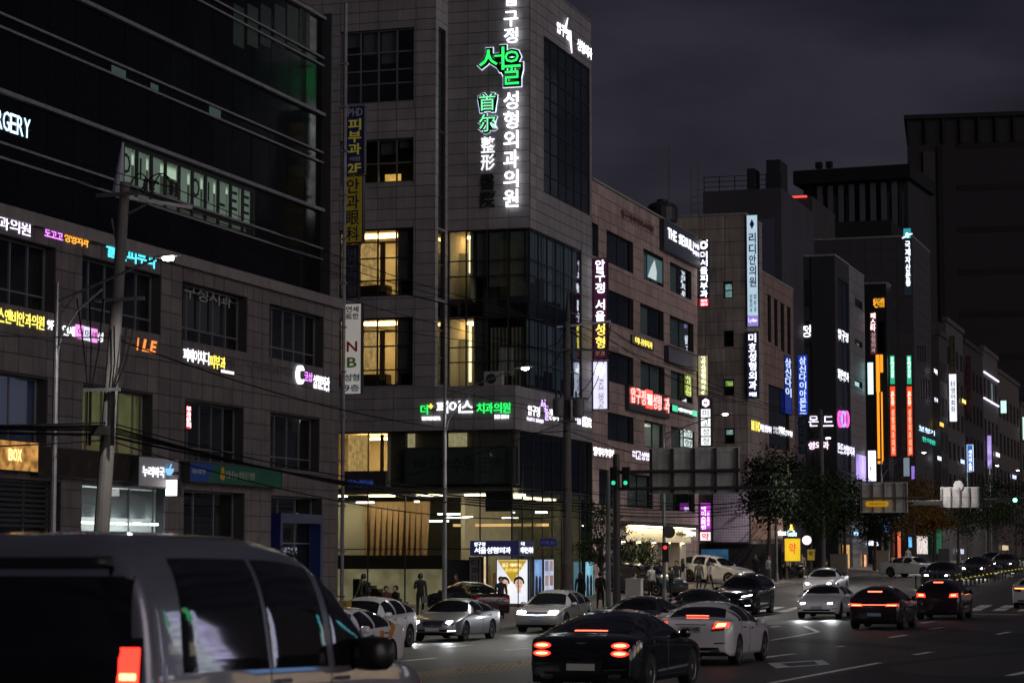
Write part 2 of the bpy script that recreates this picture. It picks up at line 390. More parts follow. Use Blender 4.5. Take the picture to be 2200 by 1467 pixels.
def line(u0, v0, u1, v1, w=.15, mat=paint, name='lane_mark', n=10):
    a = onG(u0, v0); c = onG(u1, v1); d = (c - a); d.z = 0; s = Vector((-d.y, d.x, 0)).normalized() * w/2; b = MB(); vs = []
    for i in range(n+1):
        q = a.lerp(c, i/n)
        for k in (-1, 1): x, y = q.x + s.x*k, q.y + s.y*k; vs.append((x, y, g(x, y) + .006))
    b.add(vs, [(2*i, 2*i+1, 2*i+3, 2*i+2) for i in range(n)]); return b.build(name, mat, road)
O = [(1649,1424),(1767,1417),(1784,1427),(1667,1435)]; I = [(1678,1425),(1749,1420),(1758,1427),(1696,1431)]
for i in range(4): mark([O[i], O[(i+1) % 4], I[(i+1) % 4], I[i]], name='box_mark')
for L_ in [(1633,1413,1705,1404),(1911,1369,1949,1363),(1998,1351,2027,1347),(1978,1338,2007,1334),(1965,1406,2000,1400),(2142,1362,2169,1357),(2167,1451,2215,1441),
           (954,1390,1015,1385),(870,1419,937,1413),(1084,1396,1133,1392),(1729,1344,1758,1357),(1655,1347,1676,1344),(1800,1389,1812,1387)]: line(*L_, w=.2)
line(1655, 1467, 1891, 1423, .16, n=20); line(1758, 1357, 1655, 1375, .16); line(1620, 1322, 1690, 1313, .2); line(1760, 1335, 1835, 1318, .2)
line(1960, 1317, 2196, 1320, .35, name='stop_line')
line(790, 1467, 1148, 1434, .15, paint_y, 'centre_line', 20); line(855, 1449, 1148, 1418, .15, paint_y, 'centre_line', 20)
line(1148, 1434, 1330, 1416, .15, paint_y, 'centre_line'); line(1690, 1342, 1830, 1318, .15, paint_y, 'centre_line')
for i in range(22): line(846 + i*14, 1459.5 - i*1.35, 862 + i*14, 1449.3 - i*1.5, .07, paint_y, 'hatch_mark', 2)
for u, v in [(1052, 1431), (1116, 1423), (985, 1439)]:
    p = onG(u, v); b = MB(); b.lathe([(.07, 0), (.065, .02), (.03, .035)], (p.x, p.y, p.z), n=8); b.build('road_stud', M('stud_metal', (.5, .5, .48), .3, 1), road)
yc0 = onG(2050, 1311).y; yc1 = onG(2050, 1299).y
for i in range(34):
    x = -27.4 + i * 1.12; 
    for ya, yb in ((yc0, yc0 + (yc1-yc0)*.46), (yc0 + (yc1-yc0)*.54, yc1)):
        b = MB(); s = [(x + dx + (y-yc0)*.0, y, groad(x+dx, y) + .006) for y in (ya, (ya+yb)/2, yb) for dx in (0, .56)]
        b.add(s, [(0,1,3,2),(2,3,5,4)]); b.build('crosswalk_stripe', paint, road)
# dark resurfaced patches and the manhole
for px in [[(1700,1467),(2210,1467),(2210,1395),(1905,1424)], [(1925,1374),(2060,1350),(2210,1361),(2210,1392)], [(1660,1378),(1960,1395),(1975,1389),(1700,1369)]]:
    mark(px, asphalt_new, 'asphalt_patch', 16, .003)
p = onG(1290, 1446); b = MB(); b.lathe([(.33, 0), (.33, .004)], (p.x, p.y, p.z + .002), n=24); b.build('manhole_cover', M('cast_iron', (.08, .075, .07), .5, .8, var=.3, vs=20), road)
# ================================================================ buildings
ZB = -2.2
stone1 = M('granite_brown', (.13, .113, .113), .62, var=.25, vs=1.6, bump=.15, bs=30, rand=.13, streak=.22)
stone3 = M('granite_grey', (.29, .275, .285), .6, var=.14, vs=1.2, bump=.1, bs=30, rand=.09, streak=.15)
stone4 = M('stone_tan', (.42, .32, .285), .66, var=.2, vs=1.2, bump=.12, bs=30, rand=.1, streak=.3)
stone5 = M('stone_buff', (.34, .30, .265), .75, var=.3, vs=.7, bump=.2, bs=25, rand=.12, streak=.35)
joint = M('dark_joint', (.035, .033, .033), .9)
alu = M('aluminium_grey', (.32, .32, .33), .4, .7)
alud = M('aluminium_dark', (.05, .052, .055), .45, .5)
metal_w = M('painted_steel', (.26, .26, .28), .5, .3, var=.15, vs=4, streak=.3)
darkroom = M('dark_interior', (.05, .05, .048), .9, var=.5, vs=.9)
cream = M('cream_wall', (.62, .55, .42), .8, var=.06)
white_in = M('white_interior', (.7, .68, .64), .8)
glass = GL('window_glass', (.86, .89, .87), 1.5, wav=.06)
glass_b = GL('blue_grey_glass', (.80, .88, .90), 1.75, .02, wav=.10)
glass_d = M('dark_glass', (.010, .012, .013), .05, spec=.9)
glass_k = M('black_curtain_glass', (.004, .005, .006), .16, spec=.22, var=.3, vs=.4)
blind_d = M('window_blind_grey', (.16, .165, .17), .75, var=.25, vs=.6)
curt = M('curtain_beige', (.55, .43, .28), .9)
warm = EM('warm_ceiling_light', (1, .66, .28), 11); cool = EM('cool_ceiling_light', (.85, .95, 1), 7)
conc = M('concrete', (.30, .29, .28), .8, var=.2, vs=3, bump=.2, bs=40, streak=.25)
def bldg(name, label, loc, cat='building', group=None): return thing(name, label, cat, loc, group=group)

# ---------------------------------------------------------------- left building: stone base, set-back black glass above
X1 = -39.0; P1 = Pl('R', X1); P1g = Pl('R', X1 - .9); E1 = P1.px(728, 700)[0]; S1 = P1.px(728, 700)[0] - 50; SW = P1.px(-80, 700)[0]
zpar = P1.px(406, 577)[1]
B1 = bldg('stone_office_building', 'brown stone office building with black glass upper floors at the left edge', (X1, (S1+E1)/2, ZB))
wins = {}
def ext(r, lo=None): return (SW if lo else r[0], r[1], r[2], r[3])
r6 = [ext(P1.rc(0,505,118,650), 1), P1.rc(176,546,345,684), P1.rc(392,604,530,729), P1.rc(578,655,694,757)]
r3 = [ext(P1.rc(0,801,100,941), 1), P1.rc(177,820,326,972), P1.rc(396,859,522,987), P1.rc(581,881,685,1003)]
r1 = [ext(P1.rc(0,1035,128,1215), 1), P1.rc(175,1046,351,1225), P1.rc(394,1052,523,1290), P1.rc(581,1076,690,1305)]
r1 = [(a, b_, prof(80) - .0, d) for a, b_, c_, d in r1]
zt6 = r6[2]; zt3 = r3[2]
r6 = [(a, b_, zt6[2], zt6[3]) for a, b_, c_, d in r6]; r3 = [(a, b_, zt3[2], zt3[3]) for a, b_, c_, d in r3]
zg = r1[2][3]; r1 = [(a, b_, prof(88) + .05, zg) for a, b_, c_, d in r1]
holes = r6 + r3 + r1; full = (S1, E1, ZB, zpar); mb = MB(); wallmb(mb, P1, full, holes, .5)
mb.box(X1 - 14, X1 - .5, E1 - .4, E1, ZB, zpar)            # return wall at the far end
mb.box(X1 - 14, X1 - .5, S1, S1 + .4, ZB, zpar)
w1 = mb.build('wall', joint, B1)
cl = Clad(stone1); cl.add(P1, full, [(h[0]-.0, h[1]+.0, h[2], h[3]) for h in holes], .95, .62, 0, .035, .03); cl.flush(w1)
b = MB(); b.box(X1 - 1.2, X1 + .22, S1, E1 + .15, zpar + .001, zpar + .42); b.build('parapet', M('parapet_stone', (.2, .18, .18), .6, var=.2, vs=2, streak=.2), B1)
b = MB()                                                    # reveals: pier returns of every opening
for h in holes: b.box(X1 - 1.0, X1 - .5, h[0] - .5, h[0] - .003, h[2], h[3]); b.box(X1 - 1.0, X1 - .5, h[1] + .003, h[1] + .5, h[2], h[3])
b.build('window_reveal', stone1, B1)
yel = EM('blind_green_yellow_glow', (.42, .42, .16), .20, .3, 1.5, base=.5)  # slats emit, standing in for office light passing through them
for i, h in enumerate(r6):
    n = [5, 5, 5, 5][i]
    window(B1, P1, h, n, [0, .24, 1], alu, glass, c=-.42, fw=.06)
    room(B1, P1, h, 2.2, darkroom, c=-.52)
    if i == 2:
        for k in range(4):
            a = h[0] + (h[1]-h[0])*k/5; piece('roller_blind', M('frosted_film', (.10, .10, .105), .8), B1, *P1.lim(a+.1, a + (h[1]-h[0])/5 - .1, h[2] + .6, h[3] - .1, -.62, -.60))
for i, h in enumerate(r3):
    window(B1, P1, h, [3, [0, .2, .41, .64, .86, 1], 5, 4][i], [0, .22, 1] if i != 1 else [0, .27, 1], alu, glass, c=-.42, fw=.05)
    rm = room(B1, P1, h, 2.4, [M('blue_dim_room', (.2, .22, .35), .8), cream, darkroom, darkroom][i], c=-.52)
    if i == 1:
        ln = (h[1]-h[0]); zc = h[2] + (h[3]-h[2])*.29
        piece('ceiling_light', EM('office_light', (.95, .95, .55), 1.6), rm, *P1.lim(h[0]+.5, h[1]-.5, h[3]-.16, h[3]-.1, -1.9, -1.3))
        for k in range(26):
            z = h[3] - .06 - k * (h[3] - zc) / 26; piece('blind_slat', yel, B1, *P1.lim(h[0]+.1, h[1]-.1, z - .085, z, -.66, -.64))
    if i == 0:
        piece('roller_blind', EM('blue_blind', (.30, .32, .52), .13, base=.3), B1, *P1.lim(h[0]+.1, h[1]-.2, h[2]+.5, h[3]-.05, -.66, -.64))
        piece('ceiling_light', EM('blue_room_light', (.5, .55, 1), .5), rm, *P1.lim(h[0]+.5, h[1]-.5, h[3]-.12, h[3]-.08, -1.4, -.8))
# ground floor fronts
h = r1[0]; window(B1, P1, h, 4, [0, .5, 1], alu, glass, c=-.5); rm = room(B1, P1, h, 3, darkroom, c=-.6)
piece('ceiling_light', EM('pale_green_tube', (.7, 1, .9), 2.5), rm, *P1.lim(P1.px(2,1110)[0], P1.px(28,1110)[0], h[2]+2.35, h[2]+2.42, -1.6, -1.3))
for k in range(9): piece('louvre_slat', alud, B1, *P1.lim(h[0]+.1, h[1]-.1, h[3]-.2-k*.17, h[3]-.1-k*.17, -.4, -.34))
h = r1[1]; window(B1, P1, h, 3, [0, .42, 1], alu, glass, c=-.35); rm = room(B1, P1, h, 4, white_in, c=-.45)
zs = P1.px(177, 1112)[1]
piece('awning_beam', M('pharmacy_blue', (.02, .06, .25), .5), B1, *P1.lim(h[0]+.05, h[1]-.1, zs - .75, zs - .45, -.28, .25))
for k in range(5):
    a = h[0] + .5 + k*(h[1]-h[0]-1)/4; piece('spot_lamp', EM('spot_white', (.8, .95, 1), 14), B1, *P1.lim(a - .16, a + .16, zs - .18, zs - .11, -.24, -.05))
piece('ceiling_light', cool, rm, *P1.lim(h[0]+.4, h[1]-.4, h[3]-.2, h[3]-.1, -3.0, -2.2))
piece('ceiling_light', cool, rm, *P1.lim(h[0]+.4, h[1]-.4, zs-1.2, zs-1.1, -2.4, -1.8))
piece('frosted_band', M('frosted_white', (.5, .5, .52), .7), B1, *P1.lim(h[0]+.1, h[1]-.1, zs + .05, h[3]-.1, -.42, -.40))
h = r1[2]; window(B1, P1, h, 3, [0, .66, 1], alu, glass, c=-.5); room(B1, P1, h, 3, darkroom, c=-.6)
h = r1[3]; window(B1, P1, h, 3, [0, .62, 1], alu, glass, c=-.5); rm = room(B1, P1, h, 3, darkroom, c=-.6)
a0, z1 = P1.px(600, 1122); a1 = P1.px(692, 1122)[0]
b = MB(); [b.box(*P1.lim(*r)) for r in ((a0, a0+.28, h[2], z1, -.44, .05), (a1-.28, a1, h[2], z1, -.44, .05), (a0, a1, z1+.001, z1+.4, -.44, .07))]; b.build('blue_door_frame', M('bank_blue', (.012, .02, .12), .4), B1)
piece('lit_panel', EM('pale_lit_room', (.75, .9, 1), .35), rm, *P1.lim(P1.px(618,1130)[0], P1.px(640,1130)[0], h[2]+1.2, z1 - .1, -2.9, -2.85))
# upper black glass with metal fins
zt = P1g.px(-80, -420)[1]; gx = X1 - .9
b = MB(); lit = P1g.rc(266, 352, 552, 452)
zl0 = P1g.px(262, 400)[1]; zl1 = P1g.px(262, 303)[1]; zl2 = P1g.px(262, 425)[1]
al, ar = P1g.px(262, 400)[0], P1g.px(548, 400)[0]; hole = (al, ar, zl2, zl1)
wallmb(b, P1g, (S1, E1 - .1, zpar + .43, zt), [hole], .4); b.box(gx - 13, gx - .4, E1 - .4, E1 - .1, zpar + .43, zt); b.build('glass_core', M('glass_backing', (.006, .006, .007), .5), B1)
lev = [P1g.px(u, v)[1] for u, v in ((0,31),(0,60),(0,198),(0,308),(0,340),(165,0),(420,0),(455,0),(620,0))]
for z in lev:
    big = z in (lev[2], lev[5], lev[8]); piece('metal_fin', metal_w, B1, gx + .0, gx + (.22 if big else .14), S1, E1 - .05, z - (.07 if big else .04), z + (.07 if big else .04))
zz = sorted([zpar + .43] + lev + [zt]); npan = 0; stf = MB()
na = 26; da = (E1 - .1 - S1)/na
for j in range(len(zz)-1):
    for i in range(na):
        for r in sub([(S1 + i*da + .02, S1 + (i+1)*da - .02, zz[j] + .05, zz[j+1] - .05)], [(hole[0]-.05, hole[1]+.05, hole[2]-.05, hole[3]+.05)]):
            if r[3]-r[2] < .1 or r[1]-r[0] < .1: continue
            piece('glass_panel', glass_k, B1, *P1g.lim(*r, 0, .03 + rnd.uniform(-.004, .004)))
n = 10; window(B1, P1g, hole, n, [0, (zl0-zl2)/(zl1-zl2), 1], alud, glass, c=-.02, fw=.16)
rm = room(B1, P1g, hole, 3, white_in, c=-.42)
piece('ceiling_light', EM('office_pale_green', (.75, .95, .75), .75), rm, *P1g.lim(hole[0]+.3, hole[1]-.3, hole[3]-.18, hole[3]-.1, -1.6, -.9))
film = EM('window_film', (.40, .52, .42), .30, .2, .5)
for k in range(n):
    a = hole[0] + (hole[1]-hole[0])*k/n
    if k == 3: continue
    piece('window_film', film, B1, *P1g.lim(a + .12, a + (hole[1]-hole[0])/n - .12, zl0 + .1, zl1 - .1, -.20, -.18))
    ch = 'QILE QILEE'[k] if k < 10 else ''
    if ch in 'QILE' and ch != ' ':
        a2 = (hole[1]-hole[0])/n; tw = thing('window_lettering', ['grey film letter emblem on leftmost pale window', 'grey film letter I on left pale windows', 'grey film letter L on left pale windows', '', '', 'grey film emblem on middle pale window', 'grey film letter I on right pale windows', 'grey film letter L on right pale windows', 'grey film letter E on right pale windows', 'last grey film letter E on the pale windows'][k], 'lettering', P1g.pt(a + a2/2, zl0))
        text(tw, 'O' if ch == 'Q' else ch, P1g, (a + .22, a + a2 - .2, zl1 - 1.15, zl1 - .3), M('film_letter', (.03, .035, .03), .8), c=-.17, th=.02, whole=False)
for u0, v0, u1, v1 in ((238,140,268,162),(322,178,338,190),(448,228,472,248)):
    r = P1g.rc(u0, v0, u1, v1); piece('lit_pane', EM('dim_teal_pane', (.45, .75, .70), .06, base=.02), B1, *P1g.lim(*r, .03, .05))
for u in (500, 530, 558, 588, 615, 642): 
    r = P1g.rc(u, 8, u + 22, 95); piece('lit_pane', EM('dim_green_pane%d' % (u % 3), (.35, .6, .5), (.004 + .003*(u % 3)), base=.01), B1, *P1g.lim(*r, .03, .05))
b = MB(); xe, ye = X1 + .12, E1 + .28; b.tube([(xe, ye, ZB), (xe, ye, zpar + 14)], .09, 8); 
for z in range(0, 26, 2): b.box(xe - .3, xe + .12, ye - .12, ye + .12, z, z + .08)
b.build('drain_pipe', metal_w, B1)
b = MB(); wallmb(b, Pl('F', E1 + .1), (-52, X1 - .5, ZB, zt), [], .0 + .1); b.build('end_wall', M('end_wall_dark', (.04, .04, .045), .5), B1)

# ---------------------------------------------------------------- corner tower with the tall vertical sign
X3 = -33.7; YP = 105.7; YL = 106.35; YR = 108.2; YE = onX(1271, 600, X3)[0]; XL = -38.0; XW = -46.0
PP, PLf, PRf, PR, PS = Pl('F', YP), Pl('F', YL), Pl('F', YR), Pl('R', X3), Pl('R', XL)
ztop = PR.px(1271, 52)[1]; zb1 = PP.px(1112, 826)[1]; zb0 = PP.px(1112, 922)[1]
B3 = bldg('corner_clinic_tower', 'tall grey stone corner tower with green and white vertical sign', (X3 - 4, YP + 6, ZB))
cl = Clad(stone3); wl = MB()
def rowsF(vs): return sorted(PLf.px(800, v)[1] for v in vs)
ucol = [728, 770, 809, 849, 887]
wdefs = []
for vs_ in ([66, 114, 152, 181, 222], [301, 352, 394], [493, 555, 603, 637], [684, 744, 795, 829]):
    zr = rowsF(vs_); ac = [PLf.px(u, 700)[0] for u in ucol]; wdefs.append((ac[0], ac[-1], zr[0], zr[-1], ac, zr))
hl = [w_[:4] for w_ in wdefs]; rl = (XW, XL, zb1 + .001, ztop + 1.0)
wallmb(wl, PLf, rl, hl, .35); cl.add(PLf, rl, hl, 1.05, .56)
# narrow side face of the left block
hs = [(YL + .45, YR - .35, PS.px(945, v1)[1], PS.px(945, v0)[1]) for v0, v1 in ((60, 280), (285, 490), (495, 640), (650, 826))]
rs = (YL + .0, YR, zb1 + .001, ztop + 1.0); wallmb(wl, PS, rs, hs, .3); cl.add(PS, rs, hs, 1.0, .56)
# right block front
zg1 = PRf.px(1100, 491)[1]; gc = [PRf.px(u, 700)[0] for u in (959, 1001, 1046, 1091)] + [X3 - .04]; gr = sorted(PRf.px(1000, v)[1] for v in (496, 561, 594, 644, 684, 746, 778)); gr = [zb1 + .03] + gr; gr[-1] = zg1
rr = (XL + .005, X3, zg1, ztop); wallmb(wl, PRf, rr, [], .35); cl.add(PRf, rr, [], 1.05, .56)
# right face
hA = PR.rc(1167, 77, 1262, 410); hA = (hA[0], YE - .35, hA[2], hA[3])
hB0 = onX(1248, 700, X3)[0]; hB = (YR, hB0, zb1 + .03, zg1)
rR = (YR + .001, YE, zb1 + .001, ztop); wallmb(wl, PR, rR, [hA, hB], .35); cl.add(PR, rR, [hA, hB], 1.05, .56)
# podium band
rb = (XW, X3, zb0, zb1); wallmb(wl, PP, rb, [], .35); cl.add(PP, rb, [], 1.05, .6)
rbr = (YP + .001, YE, zb0, zb1); wallmb(wl, PR, rbr, [], .35, c=-.001); cl.add(PR, (YP + .03, YE, zb0, zb1), [], 1.05, .6)
wl.box(XW, X3 - .36, YE - .4, YE, ZB, ztop)                      # far end wall
wl.box(XW, X3 - .36, YP + .36, YR + 1, zb1 - .25, zb1 - .005)            # podium roof
wl.box(XW, X3 - .4, YR + .4, YE - .4, ztop - .5, ztop - .2)        # roof
w3 = wl.build('wall', joint, B3); cl.flush(w3)
# windows, left block
cur2 = EM('curtain_amber_glow', (.95, .60, .22), .42, .45, 5, base=.4)  # curtain emits in place of room light shining through it
for k, (a0, a1, b0, b1, ac, zr) in enumerate(wdefs):
    fc = [(x-a0)/(a1-a0) for x in ac]; fr_ = [(z-b0)/(b1-b0) for z in zr]
    window(B3, PLf, (a0, a1, b0, b1), fc, fr_, alu if k < 2 else alud, glass, c=-.14, fw=.07)
    xs = ac[3]
    if k >= 2:
        rm = room(B3, PLf, (a0, xs - .02, b0 + .02, b1), 3.2, cream, c=-.36)
        zc = b1 - .55
        piece('ceiling_light', warm, rm, *PLf.lim(a0 + .3, xs - .3, b1 - .12, b1 - .06, -2.4, -1.5))
        piece('lowered_ceiling', M('ceiling_brown', (.2, .15, .09), .8), rm, *PLf.lim(a0 + .02, xs - .05, b1 - .62, b1 - .56, -.9, -.42))
        curtain(B3, PLf, a0 + 1.0 if k == 2 else a0+1.2, ac[2] - .1, b0 + .75, b1 - .6, -.5, cur2, .04, .13)
        curtain(B3, PLf, ac[2] - .02, ac[2] + .25, b0 + .3, b1 - .6, -.5, M('curtain_brown', (.3, .2, .1), .9), .03, .1)
        piece('work_desk', M('desk_dark', (.04, .03, .03), .6), B3, *PLf.lim(a0 + .4, ac[2] + .3, b0 + .05, b0 + .62, -1.3, -.55))
        room(B3, PLf, (xs + .06, a1, b0, b1), 1.0, blind_d, c=-.36)
        piece('roller_blind', blind_d, B3, *PLf.lim(xs + .08, a1 - .06, b0 + (.75 if k == 2 else .6), b1 - .06, -.32, -.30))
    else:
        rm = room(B3, PLf, (a0, a1, b0, b1), 1.6, darkroom, c=-.36)
        for i in range(4):
            if rnd.random() < .75: piece('roller_blind', blind_d, B3, *PLf.lim(ac[i]+.08, ac[i+1]-.08, b1 - (b1-b0)*rnd.choice([.2, .33, .45]), b1 - .05, -.32, -.30))
        if k == 1:
            r = PLf.rc(814, 374, 848, 393); piece('lit_partition', EM('amber_glow', (1, .55, .12), .8, .3, 2), B3, *PLf.lim(r[0], r[1], b0 + .06, b0 + .55, -.9, -.86))
for h in hs:
    nb = max(2, round((h[3]-h[2])/1.6)); window(B3, PS, h, 1, nb, alud, glass_b, c=-.1, fw=.05); room(B3, PS, h, .8, darkroom, c=-.31)
# curtain wall at the corner: front
fr = (gc[0], X3 - .0, gr[0], gr[-1])
fc = [(x-fr[0])/(fr[1]-fr[0]) for x in gc[:-1]] + [1]; frr = [(z-fr[2])/(fr[3]-fr[2]) for z in gr]
window(B3, PRf, fr, fc, frr, alud, glass, c=-.05, fw=.06, fd=.09, name='curtain_wall')
fcr = 6; fz = (YR + .06, hB[1], gr[0], gr[-1])
window(B3, PR, fz, fcr, [0] + [(z-gr[0])/(gr[-1]-gr[0]) for z in gr[1:-1]] + [1], alud, glass_b, c=-.05, fw=.05, fd=.09, name='curtain_wall')
# floors, rooms behind the corner curtain wall
zf = [gr[0], gr[4], gr[-1]]  # slabs
xm = PRf.px(1015, 700)[0]; xm2 = PRf.px(1008, 700)[0]
for k in (0, 1):
    z0 = zf[k] + (.02 if k == 0 else .0); z1 = gr[3] - .02 if k == 0 else zf[2] - .02
    z1 = [gr[4] - .9, gr[-1] - .02][k]; z0 = [gr[0] + .02, gr[4] + .02][k]
    rm = room(B3, PRf, (XL + .12, xm if k == 0 else xm2, z0, z1), 3.4, cream, c=-.15)
    piece('ceiling_light', warm, rm, *PRf.lim(XL + .4, xm - .3, z1 - .12, z1 - .05, -2.6, -1.8))
    piece('ceiling_cove', EM('cove_light', (1, .8, .45), 2.2), rm, *PRf.lim(xm2 - .26, xm2 - .18, z0 + 1.4 if k else z0+.4, z1 - .3, -.9, -.7))
    piece('inner_partition', M('partition_white', (.6, .56, .47), .8), rm, *PRf.lim(XL + .15, XL + .9, z0, z1 - .9, -1.6, -1.5))
    b = MB(); b.box(*PRf.lim(xm + .15, X3 - .15, z0, z1, -2.6, -2.5)); b.box(*PRf.lim(xm + .12, X3 - .15, z1, z1 + .1, -2.5, -.12)); b.build('back_partition', darkroom, B3)
    for i in (1, 2, 3):
        if gc[i+1] < xm + .1: continue
        x0 = max(gc[i], xm + .1) + .06
        if k == 1 or i == 1: piece('roller_blind', M('blind_%d%d' % (k, i), (.13 + .03*i, .14 + .025*i, .15 + .015*i), .8), B3, *PRf.lim(x0, gc[i+1] - .06, z0 + (1.6 - .5*i if k else .3), z1 - .1, -.22, -.20))
        else: curtain(B3, PRf, x0, gc[i+1] - .06, z0 + .1, z1 - .5, -.3, M('curtain_grey', (.30, .27, .22), .9), .05, .2)
b = MB(); b.box(*PR.lim(YR + .5, hB[1], gr[0], gr[-1], -2.6, -2.5)); b.build('back_partition', darkroom, B3)
for i in range(6):
    a = fz[0] + (fz[1]-fz[0])*i/6; aw = (fz[1]-fz[0])/6
    for (za, zb_) in ((gr[0], gr[3]), (gr[4], gr[7])):
        piece('roller_blind', M('blind_side%d' % (i % 3), (.20 + .08*(i % 3), .24 + .07*(i % 3), .27 + .06*(i % 3)), .8), B3, *PR.lim(a + .05, a + aw - .05, za + rnd.uniform(.1, 1.2), zb_ - .1, -.24, -.22))
# glass block high on the right face
zA = sorted(PR.px(1167, v)[1] for v in (77, 120, 163, 205, 232, 275, 320, 372, 410)); zA[0] = hA[2]; zA[-1] = hA[3]
window(B3, PR, hA, 6, [(z-hA[2])/(hA[3]-hA[2]) for z in zA], alud, glass_b, c=-.06, fw=.05, name='curtain_wall'); room(B3, PR, hA, 1.4, blind_d, c=-.36)
# parapet coping and air conditioner on the ledge
b = MB(); b.box(XL, X3 + .06, YR - .06, YR + .3, ztop + .001, ztop + .12); b.box(X3 - .3, X3 + .06, YR + .3, YE + .05, ztop + .001, ztop + .12); b.build('coping', metal_w, B3)
# ground floor glass
zgd = prof(104) + .12; vr = [925, 1049, 1179, 1300]; zr = [zgd] + [PP.px(900, v)[1] for v in (1179, 1049)] + [zb0 - .01]
YG = YP + .15; PG = Pl('F', YG); PGR = Pl('R', X3 - .15)
fr = (XW + 2, X3 - .15, zgd, zb0 - .01); ug = [700, 790, 870, 952, 1031]
fc = [0] + [(PG.px(u, 1100)[0] - fr[0])/(fr[1]-fr[0]) for u in ug[1:]] + [1]; fq = [(z-fr[2])/(fr[3]-fr[2]) for z in zr]
window(B3, PG, fr, fc, fq, alud, glass, c=-.04, fw=.05, name='shop_front')
window(B3, PGR, (YG + .06, YE - .1, zgd, zb0 - .01), 8, fq, alud, GL('shop_glass', (.66, .70, .66), 1.62, wav=.1), c=-.04, fw=.04, name='shop_front')
z2 = zr[2]; xi = X3 - .5
b = MB(); b.box(XW, X3 - .3, YG + .3, YE - .5, zgd - .1, zgd - .0); b.box(XW, X3 - .3, YG + .3, YE - .5, z2 - .25, z2 + .05); b.box(XW, X3 - .3, YG + 12.2, YG + 12.4, zgd, z2 - .3); b.box(XW, X3 - .3, YG + .3, YE - .5, zb0 + .05, zb0 + .2)
b.build('interior_floor', M('interior_beige', (.40, .36, .27), .8, var=.1), B3)
wood = M('wood_fin', (.42, .26, .13), .6, var=.2, vs=5)
for i in range(11):                                            # slanted timber fins of the lobby wall
    a = PG.px(748 + i*12.5, 1150)[0]; za = PG.px(800, 1192)[1]; zb_ = PG.px(800, 1075)[1]
    b = MB(); b.add([(a, YG + 2.2, za), (a + .12, YG + 2.2, za), (a + .30, YG + 2.2, zb_), (a + .0, YG + 2.2, zb_), (a, YG + 2.6, za), (a + .12, YG + 2.6, za), (a + .3, YG + 2.6, zb_), (a, YG + 2.6, zb_)],
        [(0,1,2,3),(5,4,7,6),(1,5,6,2),(4,0,3,7),(3,2,6,7),(4,5,1,0)]); b.build('timber_fin', wood, B3)
piece('reception_wall', M('pale_panel', (.62, .58, .45), .7), B3, *PG.lim(XW, PG.px(868, 1100)[0], zgd, PG.px(800, 1075)[1], -2.75, -2.65))
piece('reception_band', M('black_band', (.02, .02, .02), .3), B3, *PG.lim(XW, PG.px(930, 1100)[0], PG.px(800, 1222)[1], PG.px(800, 1192)[1], -2.05, -1.6))
piece('frosted_glow_panel', EM('frosted_lit_panel', (.60, .52, .30), .26, .35, 1.4, base=.5), B3, *PG.lim(XW, PG.px(960, 1100)[0], zgd, PG.px(800, 1222)[1], -2.0, -1.65))  # emissive front standing in for frosted glass lit from behind
stair = MB(); sx0 = PG.px(745, 1250)[0]
for i in range(8): stair.box(sx0 + i*.33, sx0 + (i+1)*.33, YG + .8, YG + 1.5, zgd, zgd + 1.35 - i*.16)
stair.build('stair_flank', M('stair_dark', (.02, .025, .025), .4), B3)
for u0, u1, v, d in ((905,960,1119,3.2),(960,1012,1111,2.5),(1078,1110,1113,3.0),(940,985,1104,5.0),(1150,1172,1100,2.0),(890,897,1077,1.2),(765,800,1079,1.0)):
    a0, z = onY(u0, v, YG + d); a1 = onY(u1, v, YG + d)[0]; piece('strip_light', EM('strip_white', (1, .93, .78), 6), B3, a0, a1, YG + d, YG + d + .3, z - .04, z + .04)
for xx in (-44, -41.5, -39, -36.5, -34.8): piece('ceiling_light', EM('lobby_light', (1, .82, .5), 13), B3, xx, xx + 1.2, YG + .7, YG + 1.3, z2 - .34, z2 - .28)
for k in range(4): piece('ceiling_light', EM('side_shop_light', (1, .84, .58), 9), B3, X3 - 2.0, X3 - 1.2, YG + 2.6 + k*2.4, YG + 3.6 + k*2.4, z2 - .36, z2 - .28)
piece('inner_wall', M('shop_inner_cream', (.50, .44, .33), .7, var=.15, vs=1.5), B3, X3 - 3.9, X3 - 3.7, YG + 3.4, YG + 12.1, zgd + .01, z2 - .3)
for k in range(5): piece('display_shelf', wood, B3, X3 - 3.6, X3 - 3.3, YG + 3.8 + k*1.6, YG + 4.9 + k*1.6, zgd + .02, zgd + 1.6 + .4*(k % 2))
piece('cove_band', EM('cove_orange', (1, .6, .22), .8), B3, PG.px(900, 1120)[0], PG.px(1112, 1120)[0], YG + 5, YG + 5.1, PG.px(900, 1128)[1], PG.px(900, 1122)[1])
